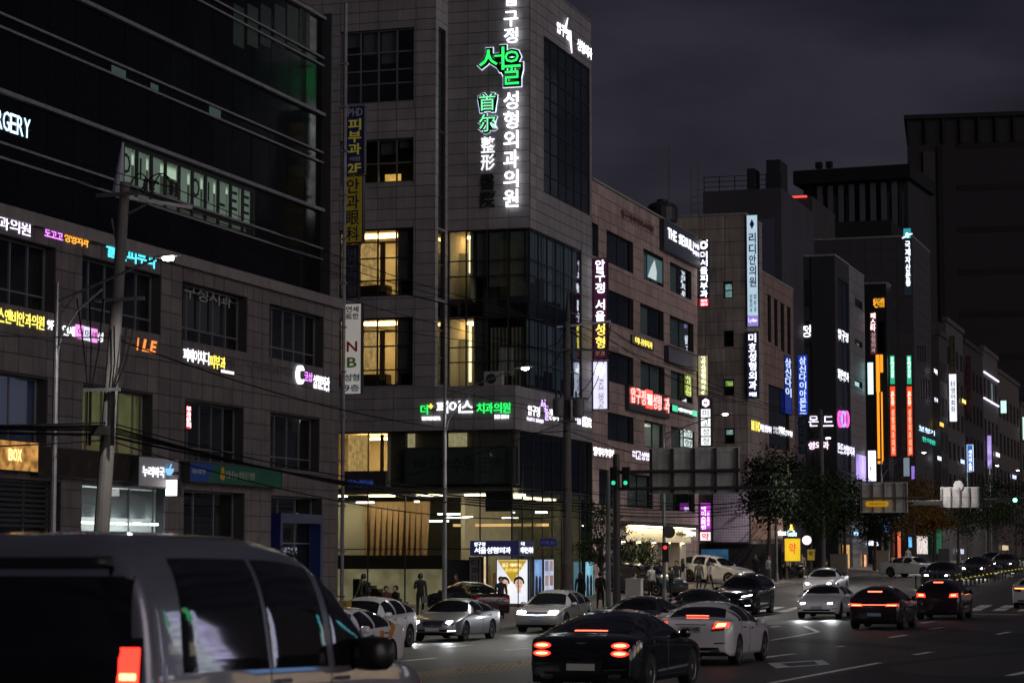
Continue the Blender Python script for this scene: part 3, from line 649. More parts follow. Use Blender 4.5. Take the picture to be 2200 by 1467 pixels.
# lit first-floor room at the left, board behind the glass
z0 = z2 + .06; rm = room(B3, PG, (XW, PG.px(829, 980)[0], z0, zb0 - .03), 4, cream, c=-.2)
piece('ceiling_light', warm, rm, *PG.lim(PG.px(742,980)[0], PG.px(820,980)[0], zb0 - .25, zb0 - .18, -2.8, -1.4))
curtain(B3, PG, PG.px(742,980)[0], PG.px(790,980)[0], z0 + .2, zb0 - .1, -.35, cur2, .05, .16); curtain(B3, PG, PG.px(811,980)[0], PG.px(819,980)[0], z0 + .2, zb0 - .1, -.35, M('curtain_brown', (.3, .2, .1), .9), .03, .1)
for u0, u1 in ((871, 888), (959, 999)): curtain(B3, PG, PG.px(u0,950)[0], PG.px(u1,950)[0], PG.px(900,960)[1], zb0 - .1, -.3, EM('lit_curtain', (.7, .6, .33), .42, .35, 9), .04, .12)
piece('wall_panel', M('beige_panel_dim', (.17, .16, .13), .8), B3, *PG.lim(PG.px(832,980)[0], PG.px(1108,980)[0], z0 + .1, zb0 - .05, -.6, -.5))
b = MB(); b.box(XL - 1, X3 - .6, YG + 2, YG + 2.1, z0, zb0); b.box(X3 - 2.6, X3 - 2.5, YG + 2, YE - .5, z0, zb0); b.build('back_partition', darkroom, B3)
# mechanical box on the ledge
ac = thing('air_conditioner', 'grey air conditioner unit on the ledge above the green dental sign', 'air conditioner', (onY(1063, 825, YP + 1.2)[0], YP + 1.2, zb1))
b = MB(); x, y, z = BASE[ac]; b.box(x - .5, x + .42, y - .18, y + .18, z + .04, z + .75); b.box(x - .45, x - .38, y - .15, y + .15, z, z + .04); b.box(x + .3, x + .37, y - .15, y + .15, z, z + .04); b.build('casing', M('ac_white', (.4, .4, .38), .5), ac)
b = MB(); b.lathe([(.25, -.2), (.25, -.185), (.2, -.185), (.2, -.21), (.05, -.21)], (x - .12, y, z + .4), 'y', 20); b.build('fan_grille', M('grille_black', (.03, .03, .03), .5), ac)

# ---------------------------------------------------------------- tan stone clinic block with window bands
Y40 = YE + .02; Y41 = onX(1498, 700, X3)[0]; B4 = bldg('tan_clinic_block', 'tan stone clinic block with window bands and many signs beside the tower', (X3 - 5, (Y40+Y41)/2, ZB)); P4 = Pl('R', X3 - .02)
z4t = P4.px(1272, 387)[1]; hs4 = []
bands = [((495,563), ((1272,1286),(1303,1361),(1383,1426),(1440,1486))), ((622,690), ((1307,1361),(1375,1426),(1439,1490))), ((752,818), ((1307,1360),(1375,1427),(1440,1487))), ((885,944), ((1304,1360),(1383,1428),(1440,1490))), ((1010,1085), ((1285,1330),(1345,1400),(1415,1490)))]
for (v0, v1), us in bands:
    b1 = P4.px(1305, v0)[1]; b0 = P4.px(1305, v1)[1]
    for u0, u1 in us: hs4.append((max(Y40 + .05, P4.px(u0, 800)[0]), P4.px(u1, 800)[0], b0, b1))
shop4 = (onX(1345, 1200, X3 + .9)[0], onX(1499, 1200, X3 + 1.3)[0], prof(130) + .1, P4.px(1345, 1122)[1])
full = (Y40, Y41, ZB, z4t); mb = MB(); wallmb(mb, P4, full, hs4 + [shop4], .35); mb.box(X3 - 12, X3 - .4, Y41 - .4, Y41, ZB, z4t); mb.box(X3 - 12, X3 - .4, Y40, Y40 + .3, ZB, z4t); mb.box(X3 - 12, X3 - .4, Y40 + .3, Y41 - .4, z4t - .5, z4t - .25); w4 = mb.build('wall', joint, B4)
cl = Clad(stone4); cl.add(P4, full, hs4 + [shop4], 1.3, .62, 0, .03, .03); cl.flush(w4)
b = MB(); b.box(X3 - .4, X3 + .1, Y40, Y41, z4t + .001, z4t + .12); b.build('coping', conc, B4)
lit4 = {3: None}
for k, h in enumerate(hs4):
    window(B4, P4, h, 2 if h[1]-h[0] > 2.5 else 1, 1, alud, glass_b if k not in (12,) else glass, c=-.18, fw=.06)
    if k == 11:
        rm = room(B4, P4, h, 2, white_in, c=-.37); piece('ceiling_light', EM('office_cream', (1, .95, .7), 1.5), rm, *P4.lim(h[0]+.3, h[1]-.3, h[3]-.1, h[3]-.05, -1.4, -.8))
    else:
        room(B4, P4, h, 1.5, darkroom, c=-.37)
        if k % 3 != 1: piece('roller_blind', M('blind4_%d' % (k % 2), (.34 + .1*(k % 2), .34 + .1*(k % 2), .28 + .05*(k % 2)), .8), B4, *P4.lim(h[0]+.1, h[0] + (h[1]-h[0])*(.5 if k % 2 else .96), h[2]+.1, h[3]-.05, -.3, -.28))
# lit cream shop front projecting at street level
s = thing('shop_front_box', 'cream illuminated shop front with dark fascia lettering under the tan block', 'shop front', (X3 + .6, (shop4[0]+shop4[1])/2, prof(130)))
a0, a1, z0, z1 = shop4; zc = P4.px(1345, 1163)[1]; fx = X3 + .9
b = MB(); b.box(X3 - .3, fx, a0, a1, zc, z1 - .25); b.build('fascia', M('fascia_cream', (.75, .68, .52), .6), s)
b = MB(); b.box(X3 - .3, fx + .5, a0 - .2, a1, z1 - .2, z1 + .02); b.build('canopy', M('canopy_dark', (.05, .045, .04), .5), s)
b = MB(); b.box(fx + .12, fx + .3, a0, a1 - .1, z1 - .24, z1 - .202); b.build('cove_light', EM('fascia_light', (1, .85, .55), 16), s)
for i in range(5):
    ya = a0 + .4 + i*(a1-a0-.8)/4.2; b = MB(); b.box(X3 - .25, X3 + .45, ya, ya + (1.6 if i % 2 == 0 else .5), z0, zc - .002); b.build('wall_panel', M('fascia_cream', (.75, .68, .52), .6), s)
    b = MB(); b.box(X3 + .5, X3 + .6, ya + .1, ya + .5, zc - .06, zc - .004); b.build('down_light', EM('down_light', (1, .85, .55), 8), s)
b = MB(); b.box(X3 - .6, X3 - .5, a0, a1, z0, zc); b.build('inner_wall', M('shop_inner', (.4, .33, .25), .8), s)

# ---------------------------------------------------------------- generic street block for the rest of the row
def block(name, label, Xr, Yf, uR, vtop, uv, mat, back=-60, jo=None, fr_holes=(), r_holes=(), pw=1.2, ph=.7, gl=glass_b, win=(1, 1), front_left=None, limit=200, roommat=None):
    PF, PRt = Pl('F', Yf), Pl('R', Xr); Ye = onX(uR, 900, Xr)[0]; zt_ = PF.px(uv, vtop)[1]
    xl = front_left if front_left is not None else Xr - 10
    root = bldg(name, label, ((xl + Xr)/2, (Yf + Ye)/2, ZB)); mb = MB(); hf = [PF.rc(*h) for h in fr_holes]; hr = [PRt.rc(*h) for h in r_holes]
    hf = [(max(h[0], xl+.1), h[1], h[2], h[3]) for h in hf]; hr = [(max(h[0], Yf+.1), min(h[1], Ye - .1), h[2], h[3]) for h in hr]
    wallmb(mb, PF, (xl, Xr, ZB, zt_), hf, .3); wallmb(mb, PRt, (Yf + .301, Ye, ZB, zt_), hr, .3); mb.box(xl, Xr - .31, Ye - .3, Ye, ZB, zt_); mb.box(xl, Xr - .31, Yf + .31, Ye - .3, zt_ - .4, zt_ - .2); mb.box(xl, xl + .3, Yf + .31, Ye - .3, ZB, zt_ - .4)
    wo = mb.build('wall', jo or joint, root)
    if mat:
        cl = Clad(mat); cl.add(PF, (xl, Xr, ZB, zt_), hf, pw, ph, 0, .03, .03); cl.add(PRt, (Yf + .0, Ye, ZB, zt_), hr, pw, ph, 0, .03, .03); cl.flush(wo, limit)
    for pl_, hh in ((PF, hf), (PRt, hr)):
        for h in hh: window(root, pl_, h, *win, alud, gl, c=-.12, fw=.07); room(root, pl_, h, .8, roommat or darkroom, c=-.31)
    b = MB(); b.box(xl, Xr + .06, Yf - .06, Yf + .25, zt_ + .001, zt_ + .15); b.box(Xr - .25, Xr + .06, Yf + .25, Ye, zt_ + .001, zt_ + .15); b.build('coping', conc, root)
    return root, PF, PRt, zt_, Ye
Y5 = Y41 + 8; X5 = onY(1602, 600, Y5)[0]
B5, P5F, P5R, z5, Y5e = block('buff_stone_block', 'buff stone block with small stacked windows and white vertical signs on its corner', X5, Y5, 1640, 463, 1560, stone5, fr_holes=((1554,607,1574,641),(1555,711,1576,745),(1555,815,1577,850),(1557,920,1578,953)), win=(1, 2), front_left=-42, pw=1.5, ph=.9, gl=glass)
for i, (v0, v1, col, st) in enumerate(((607,641,(.5,.85,.9),.35),(815,832,(.5,.8,.2),.5),(920,936,(.55,.85,.85),.4))):
    r = P5F.rc(1557, v0 + 3, 1573, v1 - 3); piece('lit_blind', EM('lit_blind%d' % i, col, st, .6, 4), B5, *P5F.lim(r[0], r[1], r[2], r[3], -.26, -.24))
Y5w = Y5e - .2; X5w = X5 - .02; zw = P5R.px(1640, 585)[1]
b5h = [(1648+i*14, 632+i*9, 1656+i*14, 732+i*9) for i in range(4)]
B5b, P5bF, P5bR, z5b, Y5be = block('tan_side_wing', 'tan stone wing with four tall slot windows behind the buff block', X5 - .05, Y5e + .02, 1706, 585, 1642, M('stone_tan_dark', (.30, .215, .185), .7, var=.2, vs=1.2, rand=.12, streak=.3), r_holes=b5h + [(1650,825,1695,960)], front_left=-42, win=(1, 1), gl=glass_d, limit=120)
# dark louvred block with purple sign letters
Y6 = 187.0; X6 = onY(1795, 700, Y6)[0]
B6, P6F, P6R, z6, Y6e = block('louvred_grey_block', 'grey louvred block with white lettering between the tan wing and orange lit building', X6, Y6, 1828, 550, 1780, None, jo=M('louvre_grey', (.05, .05, .056), .6, var=.2, vs=1, streak=.3), fr_holes=((1716,602,1742,660),(1716,690,1742,748),(1716,900,1742,950)), r_holes=((1800,596,1826,1010),), win=(2, 3), front_left=-42)
for i in range(24):
    a = P6F.px(1746, 800)[0]; x = a + (X6 - a) * i/24; piece('louvre_fin', M('louvre_fin', (.045, .045, .05), .5), B6, *P6F.lim(x, x + .06, 1.0, z6 - .05, .001, .09))
B6b, P6bF, P6bR, z6b, Y6be = block('pale_panel_block', 'pale metal panel block lit by teal and white sign glow', X6 - .03, Y6e + .02, 1860, 572, 1830, M('pale_metal_panel', (.22, .22, .23), .5, var=.1, rand=.08), front_left=-42, r_holes=((1836,640,1852,655),(1836,728,1852,740),(1836,815,1852,828)), gl=glass_d, pw=1.8, ph=1.0, limit=160)
Y7 = 211.0; X7 = onY(1905, 700, Y7)[0] - .0
B7, P7F, P7R, z7, Y7e = block('dark_orange_lit_block', 'black narrow building outlined by orange light bars', X7, Y7, 1918, 610, 1880, None, jo=M('black_cladding', (.02, .02, .022), .4, var=.3), front_left=-44, fr_holes=((1868,690,1900,760),))
Y8 = 228.0; X8 = onY(1962, 700, Y8)[0]
r8 = [(1970 + i*5, 742, 1973.5 + i*5, 775) for i in range(4)] + [(1976 + i*5.5, 815, 1980 + i*5.5, 855) for i in range(4)]
B8, P8F, P8R, z8, Y8e = block('tall_grey_bank_block', 'tall grey block behind the teal topped vertical sign', X8, Y8, 2003, 508, 1962, M('grey_panel', (.065, .062, .068), .6, var=.1, rand=.08), front_left=-44, r_holes=r8, gl=EM('dim_window', (.8, .8, .85), .03), pw=1.5, ph=1.2, limit=200)
def far(name, label, X, Yf, uR, vtop, uv, col, nw=4, nr=5, fl=-50, lit=0):
    m = M(name + '_wall', col, .7, var=.15, streak=.25); PF, PRt = Pl('F', Yf), Pl('R', X); Ye = onX(uR, 900, X)[0]; zt_ = PF.px(uv, vtop)[1]
    root = bldg(name, label, (X - 5, (Yf + Ye)/2, ZB)); mb = MB(); L_ = Ye - Yf; hh = []
    zb = prof(Yf) + 4
    for j in range(nr):
        for i in range(nw): hh.append((Yf + L_*(i + .2)/nw, Yf + L_*(i + .8)/nw, zb + (zt_-1-zb)*j/nr, zb + (zt_-1-zb)*(j+.55)/nr))
    wallmb(mb, PRt, (Yf + .301, Ye, ZB, zt_), hh, .3); mb.box(fl, X, Yf, Yf + .3, ZB, zt_); mb.box(fl, X - .31, Yf + .31, Ye, zt_ - .4, zt_ - .2); mb.box(fl, X - .31, Ye - .3, Ye, ZB, zt_ - .4); mb.build('wall', m, root)
    for i, h in enumerate(hh):
        window(root, PRt, h, 2, 1, alud, glass_d if rnd.random() > lit else EM('far_lit%d' % (i % 3), [(.9, .9, 1), (1, .8, .5), (.6, .9, .8)][i % 3], .25), c=-.15, fw=.06)
    b = MB(); b.box(X - .3, X + .2, Yf - .2, Ye, zt_ + .001, zt_ + .5); b.build('parapet', m, root); return root, PF, PRt, zt_, Ye
Y9 = max(Y8e + .6, 242); X9 = onY(2012, 800, Y9)[0] + .3
B9, P9F, P9R, z9, Y9e = far('grey_mixed_block', 'grey shop block with many small lit signs past the tall bank block', X9, Y9, 2036, 720, 2004, (.07, .065, .068), 5, 5, lit=.06)
B10, P10F, P10R, z10, Y10e = far('banded_pale_block', 'pale block with horizontal bands further down the avenue', X9 - .1, Y9e + .5, 2072, 690, 2050, (.11, .10, .098), 4, 6, lit=.05)
B11, P11F, P11R, z11, Y11e = far('dark_brown_block', 'dark brown block with hanging signs further down the avenue', X9 - .1, Y10e + .5, 2112, 735, 2085, (.05, .045, .048), 5, 5, lit=.05)
B12, P12F, P12R, z12, Y12e = far('white_lit_edge_block', 'block with white light strips along its floors', X9 - .1, Y11e + .5, 2145, 750, 2125, (.12, .11, .115), 4, 4, lit=.1)
B13, P13F, P13R, z13, Y13e = far('far_tan_block', 'tan block near the far end of the avenue', X9 - .1, Y12e + .5, 2190, 800, 2160, (.12, .10, .092), 6, 4, lit=.08)
B14, P14F, P14R, z14, Y14e = far('end_block', 'last grey block at the right edge of the avenue', X9 - .1, Y13e + 2, 2260, 870, 2195, (.10, .095, .095), 6, 4, lit=.1)

# ---------------------------------------------------------------- silhouettes behind the row
def backblock(name, label, u0, u1, vtop, Y, col, rz=0, depth=14, bands=0, cols=0):
    xa, z1 = onY(u0, vtop, Y); xb = onY(u1, vtop, Y)[0]; W_ = xb - xa; r = bldg(name, label, ((xa+xb)/2, Y, 0)); r.rotation_euler = (0, 0, R(rz)); H_ = z1
    m = M(name + '_wall', col, .7, var=.15, vs=.3, streak=.2); d2 = M(name + '_dark', tuple(c*.35 for c in col), .6)
    def bb(nm, mt, *a):
        b = MB(); b.box(*a); me = b.mesh(nm, mt); o = bpy.data.objects.new(nm, me); COL.objects.link(o); o.parent = r; BASE[o] = BASE[r]; return o
    bb('wall', m, -W_/2, W_/2, 0, depth, ZB, H_)
    for j in range(bands):
        z = H_ - 4.5 - j * (H_ - 12)/bands; bb('window_band', d2, -W_/2 + W_*.28, W_/2 - .4, -.06, -.003, z - 1.1, z)
    for i in range(cols): x = -W_/2 + W_*(i+.5)/cols; bb('pillar', m, x - .25, x + .25, -.5, -.003, H_ - 7, H_ - 1.6)
    return r, W_, H_, bb, m, d2
r, W_, H_, bb, m, d2 = backblock('rooftop_annexe', 'dark rooftop house with antennas behind the buff block', 1510, 1678, 412, 178, (.06, .06, .075))
bb('blue_cladding', M('blue_cladding', (.09, .095, .15), .6), -W_/2 + W_*.45, W_/2 - .6, -.05, -.003, H_ - 9, H_ - 2.4)
bb('water_tank', d2, W_*.0, W_*.1, 2, 4, H_ + .001, H_ + 2.0); bb('lift_house', d2, W_*.25, W_*.43, 2, 5, H_ + .001, H_ + 2.6)
for k in range(3): bb('rail', alud, -W_/2, W_/2, .3, .36, H_ + .35 + k*.4, H_ + .4 + k*.4)
for k in range(6): bb('rail_post', alud, -W_/2 + k*W_/5.05, -W_/2 + k*W_/5.05 + .06, .3, .36, H_ + .001, H_ + 1.2)
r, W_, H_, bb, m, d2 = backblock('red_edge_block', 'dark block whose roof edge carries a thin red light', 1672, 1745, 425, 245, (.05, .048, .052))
bb('red_light_bar', EM('red_bar', (1, .08, .06), 1.4), -W_*.4, W_*.35, -.2, -.05, H_ - .12, H_ + .08)
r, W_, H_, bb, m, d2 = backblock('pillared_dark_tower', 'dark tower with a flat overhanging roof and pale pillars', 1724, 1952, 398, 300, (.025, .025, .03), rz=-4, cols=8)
bb('roof_slab', d2, -W_/2 - 1, W_/2 + .6, -1.4, 14.6, H_ + .001, H_ + 1.8)
for k in (0, 1): bb('roof_lamp', d2, -W_*.4 + k*1.4, -W_*.4 + k*1.4 + .8, 1, 1.8, H_ + 2.4, H_ + 3.2); bb('roof_lamp_post', d2, -W_*.4 + k*1.4 + .3, -W_*.4 + k*1.4 + .5, 1.2, 1.4, H_ + 1.801, H_ + 2.399)
for k in range(8): bb('pale_pillar', M('pale_pillar', (.12, .12, .14), .6), -W_/2 + 2 + k*(W_-4)/7, -W_/2 + 2.7 + k*(W_-4)/7, -.62, -.51, H_ - 6, H_ - .3)
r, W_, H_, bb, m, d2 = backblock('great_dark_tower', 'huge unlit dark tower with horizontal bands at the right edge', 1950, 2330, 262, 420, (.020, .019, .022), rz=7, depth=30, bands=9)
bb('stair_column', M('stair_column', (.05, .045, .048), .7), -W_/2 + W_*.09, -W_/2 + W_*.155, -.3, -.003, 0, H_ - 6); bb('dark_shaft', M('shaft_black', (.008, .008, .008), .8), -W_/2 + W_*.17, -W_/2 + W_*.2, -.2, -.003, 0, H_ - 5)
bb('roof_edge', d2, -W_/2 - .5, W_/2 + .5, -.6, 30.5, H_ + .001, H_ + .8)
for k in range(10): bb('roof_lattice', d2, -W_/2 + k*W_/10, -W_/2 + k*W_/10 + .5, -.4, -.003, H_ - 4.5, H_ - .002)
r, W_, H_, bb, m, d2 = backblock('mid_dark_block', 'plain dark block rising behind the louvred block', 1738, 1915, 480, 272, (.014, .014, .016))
for nm, lb, u, v0, v1, Y in (('roof_antenna', 'tallest thin antenna on the roofs above the board sign', 1437, 310, 470, 150), ('roof_antenna', 'antenna mast left of the rooftop house', 1485, 350, 470, 160), ('roof_antenna', 'antenna mast with short crossbars beside the rooftop house', 1500, 345, 470, 162)):
    x, z1 = onY(u, v0, Y); z0 = onY(u, v1, Y)[1] - 3; b = MB(); b.tube([(x, Y, z0), (x, Y, z1)], [.06, .025], 6)
    if u == 1500: [b.bar((x - .6 + .1*i, Y, z0 + 3.6 + .5*i), (x + .6 - .1*i, Y, z0 + 3.6 + .5*i), .03, .03) for i in range(4)]
    tag(b.build(nm, alud, loc=(x, Y, z0)), lb, 'antenna')
x, z = onY(1423, 470, 152); b = MB(); b.lathe([(1.0, 0), (1.05, .1), (1.05, 1.0), (.9, 1.25), (.4, 1.45), (.35, 1.6)], (x, 152, z - .3), n=18); tag(b.build('water_tank', M('tank_black', (.02, .02, .022), .5), loc=(x, 152, z - .3)), 'round black water tank on the roof of the tan block', 'tank')
# ================================================================ signs
W3 = EM('letter_white', (.93, .95, 1), 2.0); WP = EM('letter_violet_white', (.86, .80, 1), 1.8); DIM = M('letter_unlit', (.10, .10, .10), .5)
GREEN = EM('letter_green', (.03, .95, .16), 1.25); GREENL = EM('letter_pale_green', (.22, 1, .45), 1.2); YEL = EM('letter_yellow', (1, .82, .12), 1.7); ORA = EM('letter_orange', (1, .42, .05), 1.5)
CYAN = EM('letter_cyan', (.10, .85, 1), 1.5); MAG = EM('letter_magenta', (.80, .25, 1), 1.6); REDL = EM('letter_red', (1, .08, .05), 1.5); ICE = EM('letter_ice', (.55, .80, 1), 2.0)
BLK = M('print_black', (.02, .02, .025), .5); NAVY = M('board_navy', (.02, .024, .05), .4); PURP = M('board_purple', (.10, .025, .09), .4)
def sign(label, loc, cat='sign', name='sign', group=None): return thing(name, label, cat, loc, group=group)
def letters(label, parts, pl, name='lit_lettering', cat='sign', c=.05, **k):
    """wall letters; parts = [(string, photo rect, material), ...] rect v at the left edge"""
    r0 = pl.rc(*parts[0][1]); s = sign(label, pl.pt((r0[0]+r0[1])/2, r0[2]), cat, name)
    lo = min(pl.rc(*p[1])[0] for p in parts); hi = max(pl.rc(*p[1])[1] for p in parts)
    b = MB(); b.box(*pl.lim(lo, hi, r0[2] + (r0[3]-r0[2])*.40, r0[2] + (r0[3]-r0[2])*.50, .005, c - .003)); b.build('mounting_rail', M('sign_rail', (.06, .06, .06), .6), s)
    for p in parts: text(s, p[0], pl, pl.rc(*p[1]), p[2], c=c, **{**k, **(p[3] if len(p) > 3 else {})})
    return s
def board(label, pl, rect, mat, d=.2, c=.02, cat='sign', name='sign_board', edge=alud):
    s = sign(label, pl.pt((rect[0]+rect[1])/2, rect[2]), cat, name); e = .04
    b = MB(); b.box(*pl.lim(rect[0]+e, rect[1]-e, rect[2]+e, rect[3]-e, c, c + d)); b.build('panel', mat, s)
    b = MB(); a0, a1, b0, b1 = rect
    for r in ((a0, a0+e, b0, b1), (a1-e, a1, b0, b1), (a0+e, a1-e, b0, b0+e), (a0+e, a1-e, b1-e, b1)): b.box(*pl.lim(*r, c - .002, c + d + .015))
    b.build('frame', edge, s); return s
def blade(label, X, u0, v0, u1, v1, mat, lines=(), d=.26, edge=alud):
    """projecting sign facing the camera end of the street, fixed to the facade at X; lines = [(string, v0, v1, material[, du0, du1])]"""
    Y = onX(u0, (v0+v1)/2, X + .06)[0]; pl = Pl('F', Y); a0, b1 = pl.px(u0, v0); b0 = pl.px(u0, v1)[1]; a1 = pl.px(u1, (v0+v1)/2)[0]
    s = board(label, pl, (a0, a1, b0, b1), mat, d, -d, name='projecting_sign', edge=edge)
    b = MB()
    for z in (b0 + (b1-b0)*.15, b0 + (b1-b0)*.85): b.box(X - .05, a0 - .002, Y + d*.4, Y + d*.6, z - .04, z + .04)
    b.build('bracket', alud, s)
    for ln in lines:
        st, va, vb, m = ln[:4]; q0, q1 = (ln[4], ln[5]) if len(ln) > 5 else (.14, .86); z1 = pl.px(u0, va)[1]; z0 = pl.px(u0, vb)[1]
        vert = ln[6] if len(ln) > 6 else True
        text(s, st, pl, (a0 + (a1-a0)*q0, a0 + (a1-a0)*q1, z0, z1), m, c=.018, vertical=vert, th=.02, bold=.012 if m is BLK else .02)
    return s, pl, (a0, a1, b0, b1)
# ---- left building
letters('white blue lit word ending RGERY on black glass at left edge', [('RGERY', (-12,230,63,276), ICE)], P1g, bold=.0)
letters('white lit Korean letters on the parapet at left edge', [('과의원', (-6,460,64,492), WP)], P1)
letters('purple and orange lit Korean letters above the windows', [('로코코', (93,484,133,508), MAG), ('성형외과', (135,494,188,520), ORA), ('의원', (190,510,208,524), DIM)], P1, bold=.01)
letters('cyan lit Korean letters behind the utility pole', [('웰스피부과', (225,514,334,552), CYAN)], P1, bold=.015)
letters('yellow lit Korean letters beside white 9F at left', [('스앤비안과의원', (-8,659,93,692), YEL), ('9F', (98,686,115,708), W3)], P1)
s = letters('white Korean letters with pink lit boxes in the middle', [('연세', (131,696,158,720), W3), ('성', (206,712,219,734), W3), ('외과', (234,718,251,742), WP), ('의원', (253,722,268,742), DIM)], P1)
for i, (u0, u1, m) in enumerate(((160,175,EM('pink_box', (1, .35, .9), 1.1)),(175.5,190,EM('white_box', (.75, .85, .95), 1.0)),(190.5,204,EM('pink_box', (1, .35, .9), 1.1)))):
    r = P1.rc(u0, 697 + i*4, u1, 726 + i*4); piece('light_box', m, s, *P1.lim(*r, .02, .1))
    text(s, '이미레'[i], P1, (r[0]+.05, r[1]-.05, r[2]+.1, r[3]-.1), M('pink_print', (.35, .1, .3), .5), c=.102, th=.01)
letters('orange serif style letters ILE on the stone band', [('ILE', (285,723,335,752), EM('letter_orange_deep', (1, .28, .06), 1.25))], P1, shear=.2, bold=.03)
letters('white and yellow lit Korean letters over a small white strip', [('피에이치디', (391,745,447,776), W3), ('피부과', (447,760,482,791), YEL), ('의원', (483,768,503,790), DIM)], P1)
s = board('small white lit strip below the white and yellow letters', P1, P1.rc(469,791,500,802), EM('strip_box', (.9, .85, .85), 1.3), .06)
letters('unlit dark metal Korean letters on the stone band', [('구정치과', (530,771,600,797), DIM), ('의원', (601,784,626,806), DIM)], P1)
s = letters('white ring emblem with purple and white Korean letters', [('코샵', (651,797,669,818), MAG), ('성형외과', (670,803,706,828), W3), ('COSI Plastic Surgery', (671,825,705,834), W3, {'bold': 0})], P1)
for k, u in ((0, 638), (1, 643)):
    a, z = P1.px(u, 805); b = MB(); pts = [P1.pt(a + .28*math.cos(t), z + .36*math.sin(t), .1) for t in [R(35 + 290*i/22) + (math.pi if False else 0) for i in range(23)]]; b.tube(pts, .05, 6); b.build('ring_emblem', W3, s)
letters('pale film Korean letters on the upper windows', [('구정치과', (395,606,498,640), M('film_pale', (.30, .30, .31), .7)), ('8F', (514,650,529,672), M('film_pale', (.30, .30, .31), .7))], Pl('R', X1 - .37), c=.005, th=.01, bold=0)
s = board('small red vertical window sign with white letters', Pl('R', X1 - .36), Pl('R', X1 - .36).rc(395,869,407,922), EM('red_sign', (1, .04, .06), .9), .06); text(s, '부과문의', Pl('R', X1 - .36), Pl('R', X1 - .36).rc(396,872,406,918), W3, vertical=True, c=.09, th=.01)
r = P1.rc(0,944,62,1012); s = board('glowing gold sign board at left edge', P1, (SW, *r[1:]), EM('gold_sign', (1, .5, .12), .35, .9, 3.0), .35)
text(s, 'BOX', P1, P1.rc(-4,962,24,990), EM('gold_letter', (1, .75, .3), 2), c=.39)
s = board('long dark sign board over the pharmacy window', P1, P1.rc(64,957,262,1022), M('board_brown', (.03, .022, .015), .25, var=.4, vs=2), .3)
s = board('grey pharmacy sign board with glowing white letters', P1, P1.rc(264,978,352,1045), M('board_grey', (.42, .42, .45), .4), .6)
text(s, '누리약국', P1, P1.rc(272,1000,320,1024), W3, c=.64); text(s, '543-2288', P1, P1.rc(334,1012,350,1020), BLK, c=.64, th=.01)
b = MB(); a, z = P1.px(326, 1012); b.lathe([(.06, -.16), (.15, -.02), (.17, .06), (.17, .09)], P1.pt(a, z, .72), n=12); b.tube([P1.pt(a, z + .06, .72), P1.pt(a + .16, z + .26, .72)], .03, 6); b.build('mortar_emblem', EM('mortar_blue', (.25, .6, .9), 1), s)
s, pl, r = blade('small white square light box beside the pharmacy', X1 + .5, 354, 1028, 383, 1067, EM('square_box', (1, .98, .95), 2.0)); text(s, '약', pl, (r[0]+.15, r[1]-.15, r[2]+.15, r[3]-.15), EM('faint_orange', (1, .6, .2), 1.2), c=.02, th=.01)
r = P1.rc(386,990,586,1035); s = board('long blue and green bank sign board', P1, r, M('bank_green', (.008, .10, .055), .35), .4)
b = MB(); a1 = P1.px(424,1000)[0]; a2 = P1.px(440,1000)[0]; b.add([P1.pt(r[0]+.05, r[2]+.05, .43), P1.pt(a1, r[2]+.05, .43), P1.pt(a2, r[3]-.05, .43), P1.pt(r[0]+.05, r[3]-.05, .43)], [(0,1,2,3)]); b.build('blue_field', M('bank_blue_field', (.015, .06, .28), .35), s)
text(s, 'NH농협은행', P1, P1.rc(391,1006,419,1017), M('print_pale', (.4, .45, .5), .5), c=.435, th=.01); text(s, 'NH농협은행', P1, P1.rc(464,1010,526,1028), M('print_pale2', (.33, .36, .30), .5), c=.43, th=.02)
b = MB(); a, z = P1.px(456, 1020); b.disc(lambda p, q: P1.pt(a + p, z - .03 + q, .44), .24, 16, sy=.8); b.disc(lambda p, q: P1.pt(a + p, z + .2 + q, .445), .15, 12, sy=.7); b.build('emblem', M('emblem_ochre', (.5, .3, .03), .5), s)
s, pl, r = blade('dark board with faintly glowing blue bank letters at the building corner', X1, 736, 1012, 829, 1052, M('board_black', (.025, .022, .02), .4)); text(s, 'NH농협은행', pl, (pl.px(749,1030)[0], pl.px(802,1030)[0], pl.px(740,1048)[1], pl.px(740,1030)[1]), EM('dim_blue', (.05, .15, .7), .25), c=.02, th=.02)  # faint glow put into the letter colour by emission
blade('navy vertical sign with yellow Korean letters ending 2F', X1, 742, 230, 783, 376, EM('navy_box', (.012, .012, .07), .12, base=.2), [('PHD', 234, 252, M('grey_print', (.35, .35, .4), .6), .1, .9, False), ('피부과', 256, 335, EM('dull_yellow', (.5, .42, .05), .20, base=.15)), ('의원', 338, 348, M('grey_print', (.35, .35, .4), .6), .2, .8, False), ('2F', 352, 373, EM('dull_yellow', (.5, .42, .05), .20, base=.15), .15, .85, False)])
blade('ochre vertical sign with dark characters below the navy sign', X1, 738, 379, 780, 523, EM('ochre_box', (.45, .33, .03), .10, base=.15), [('안과眼科', 384, 520, BLK, .14, .84)])
blade('unlit dark vertical sign between ochre and white signs', X1, 741, 527, 770, 642, M('board_slate', (.035, .035, .05), .5), [('연구정형', 535, 636, M('grey_faint', (.08, .08, .11), .6))])
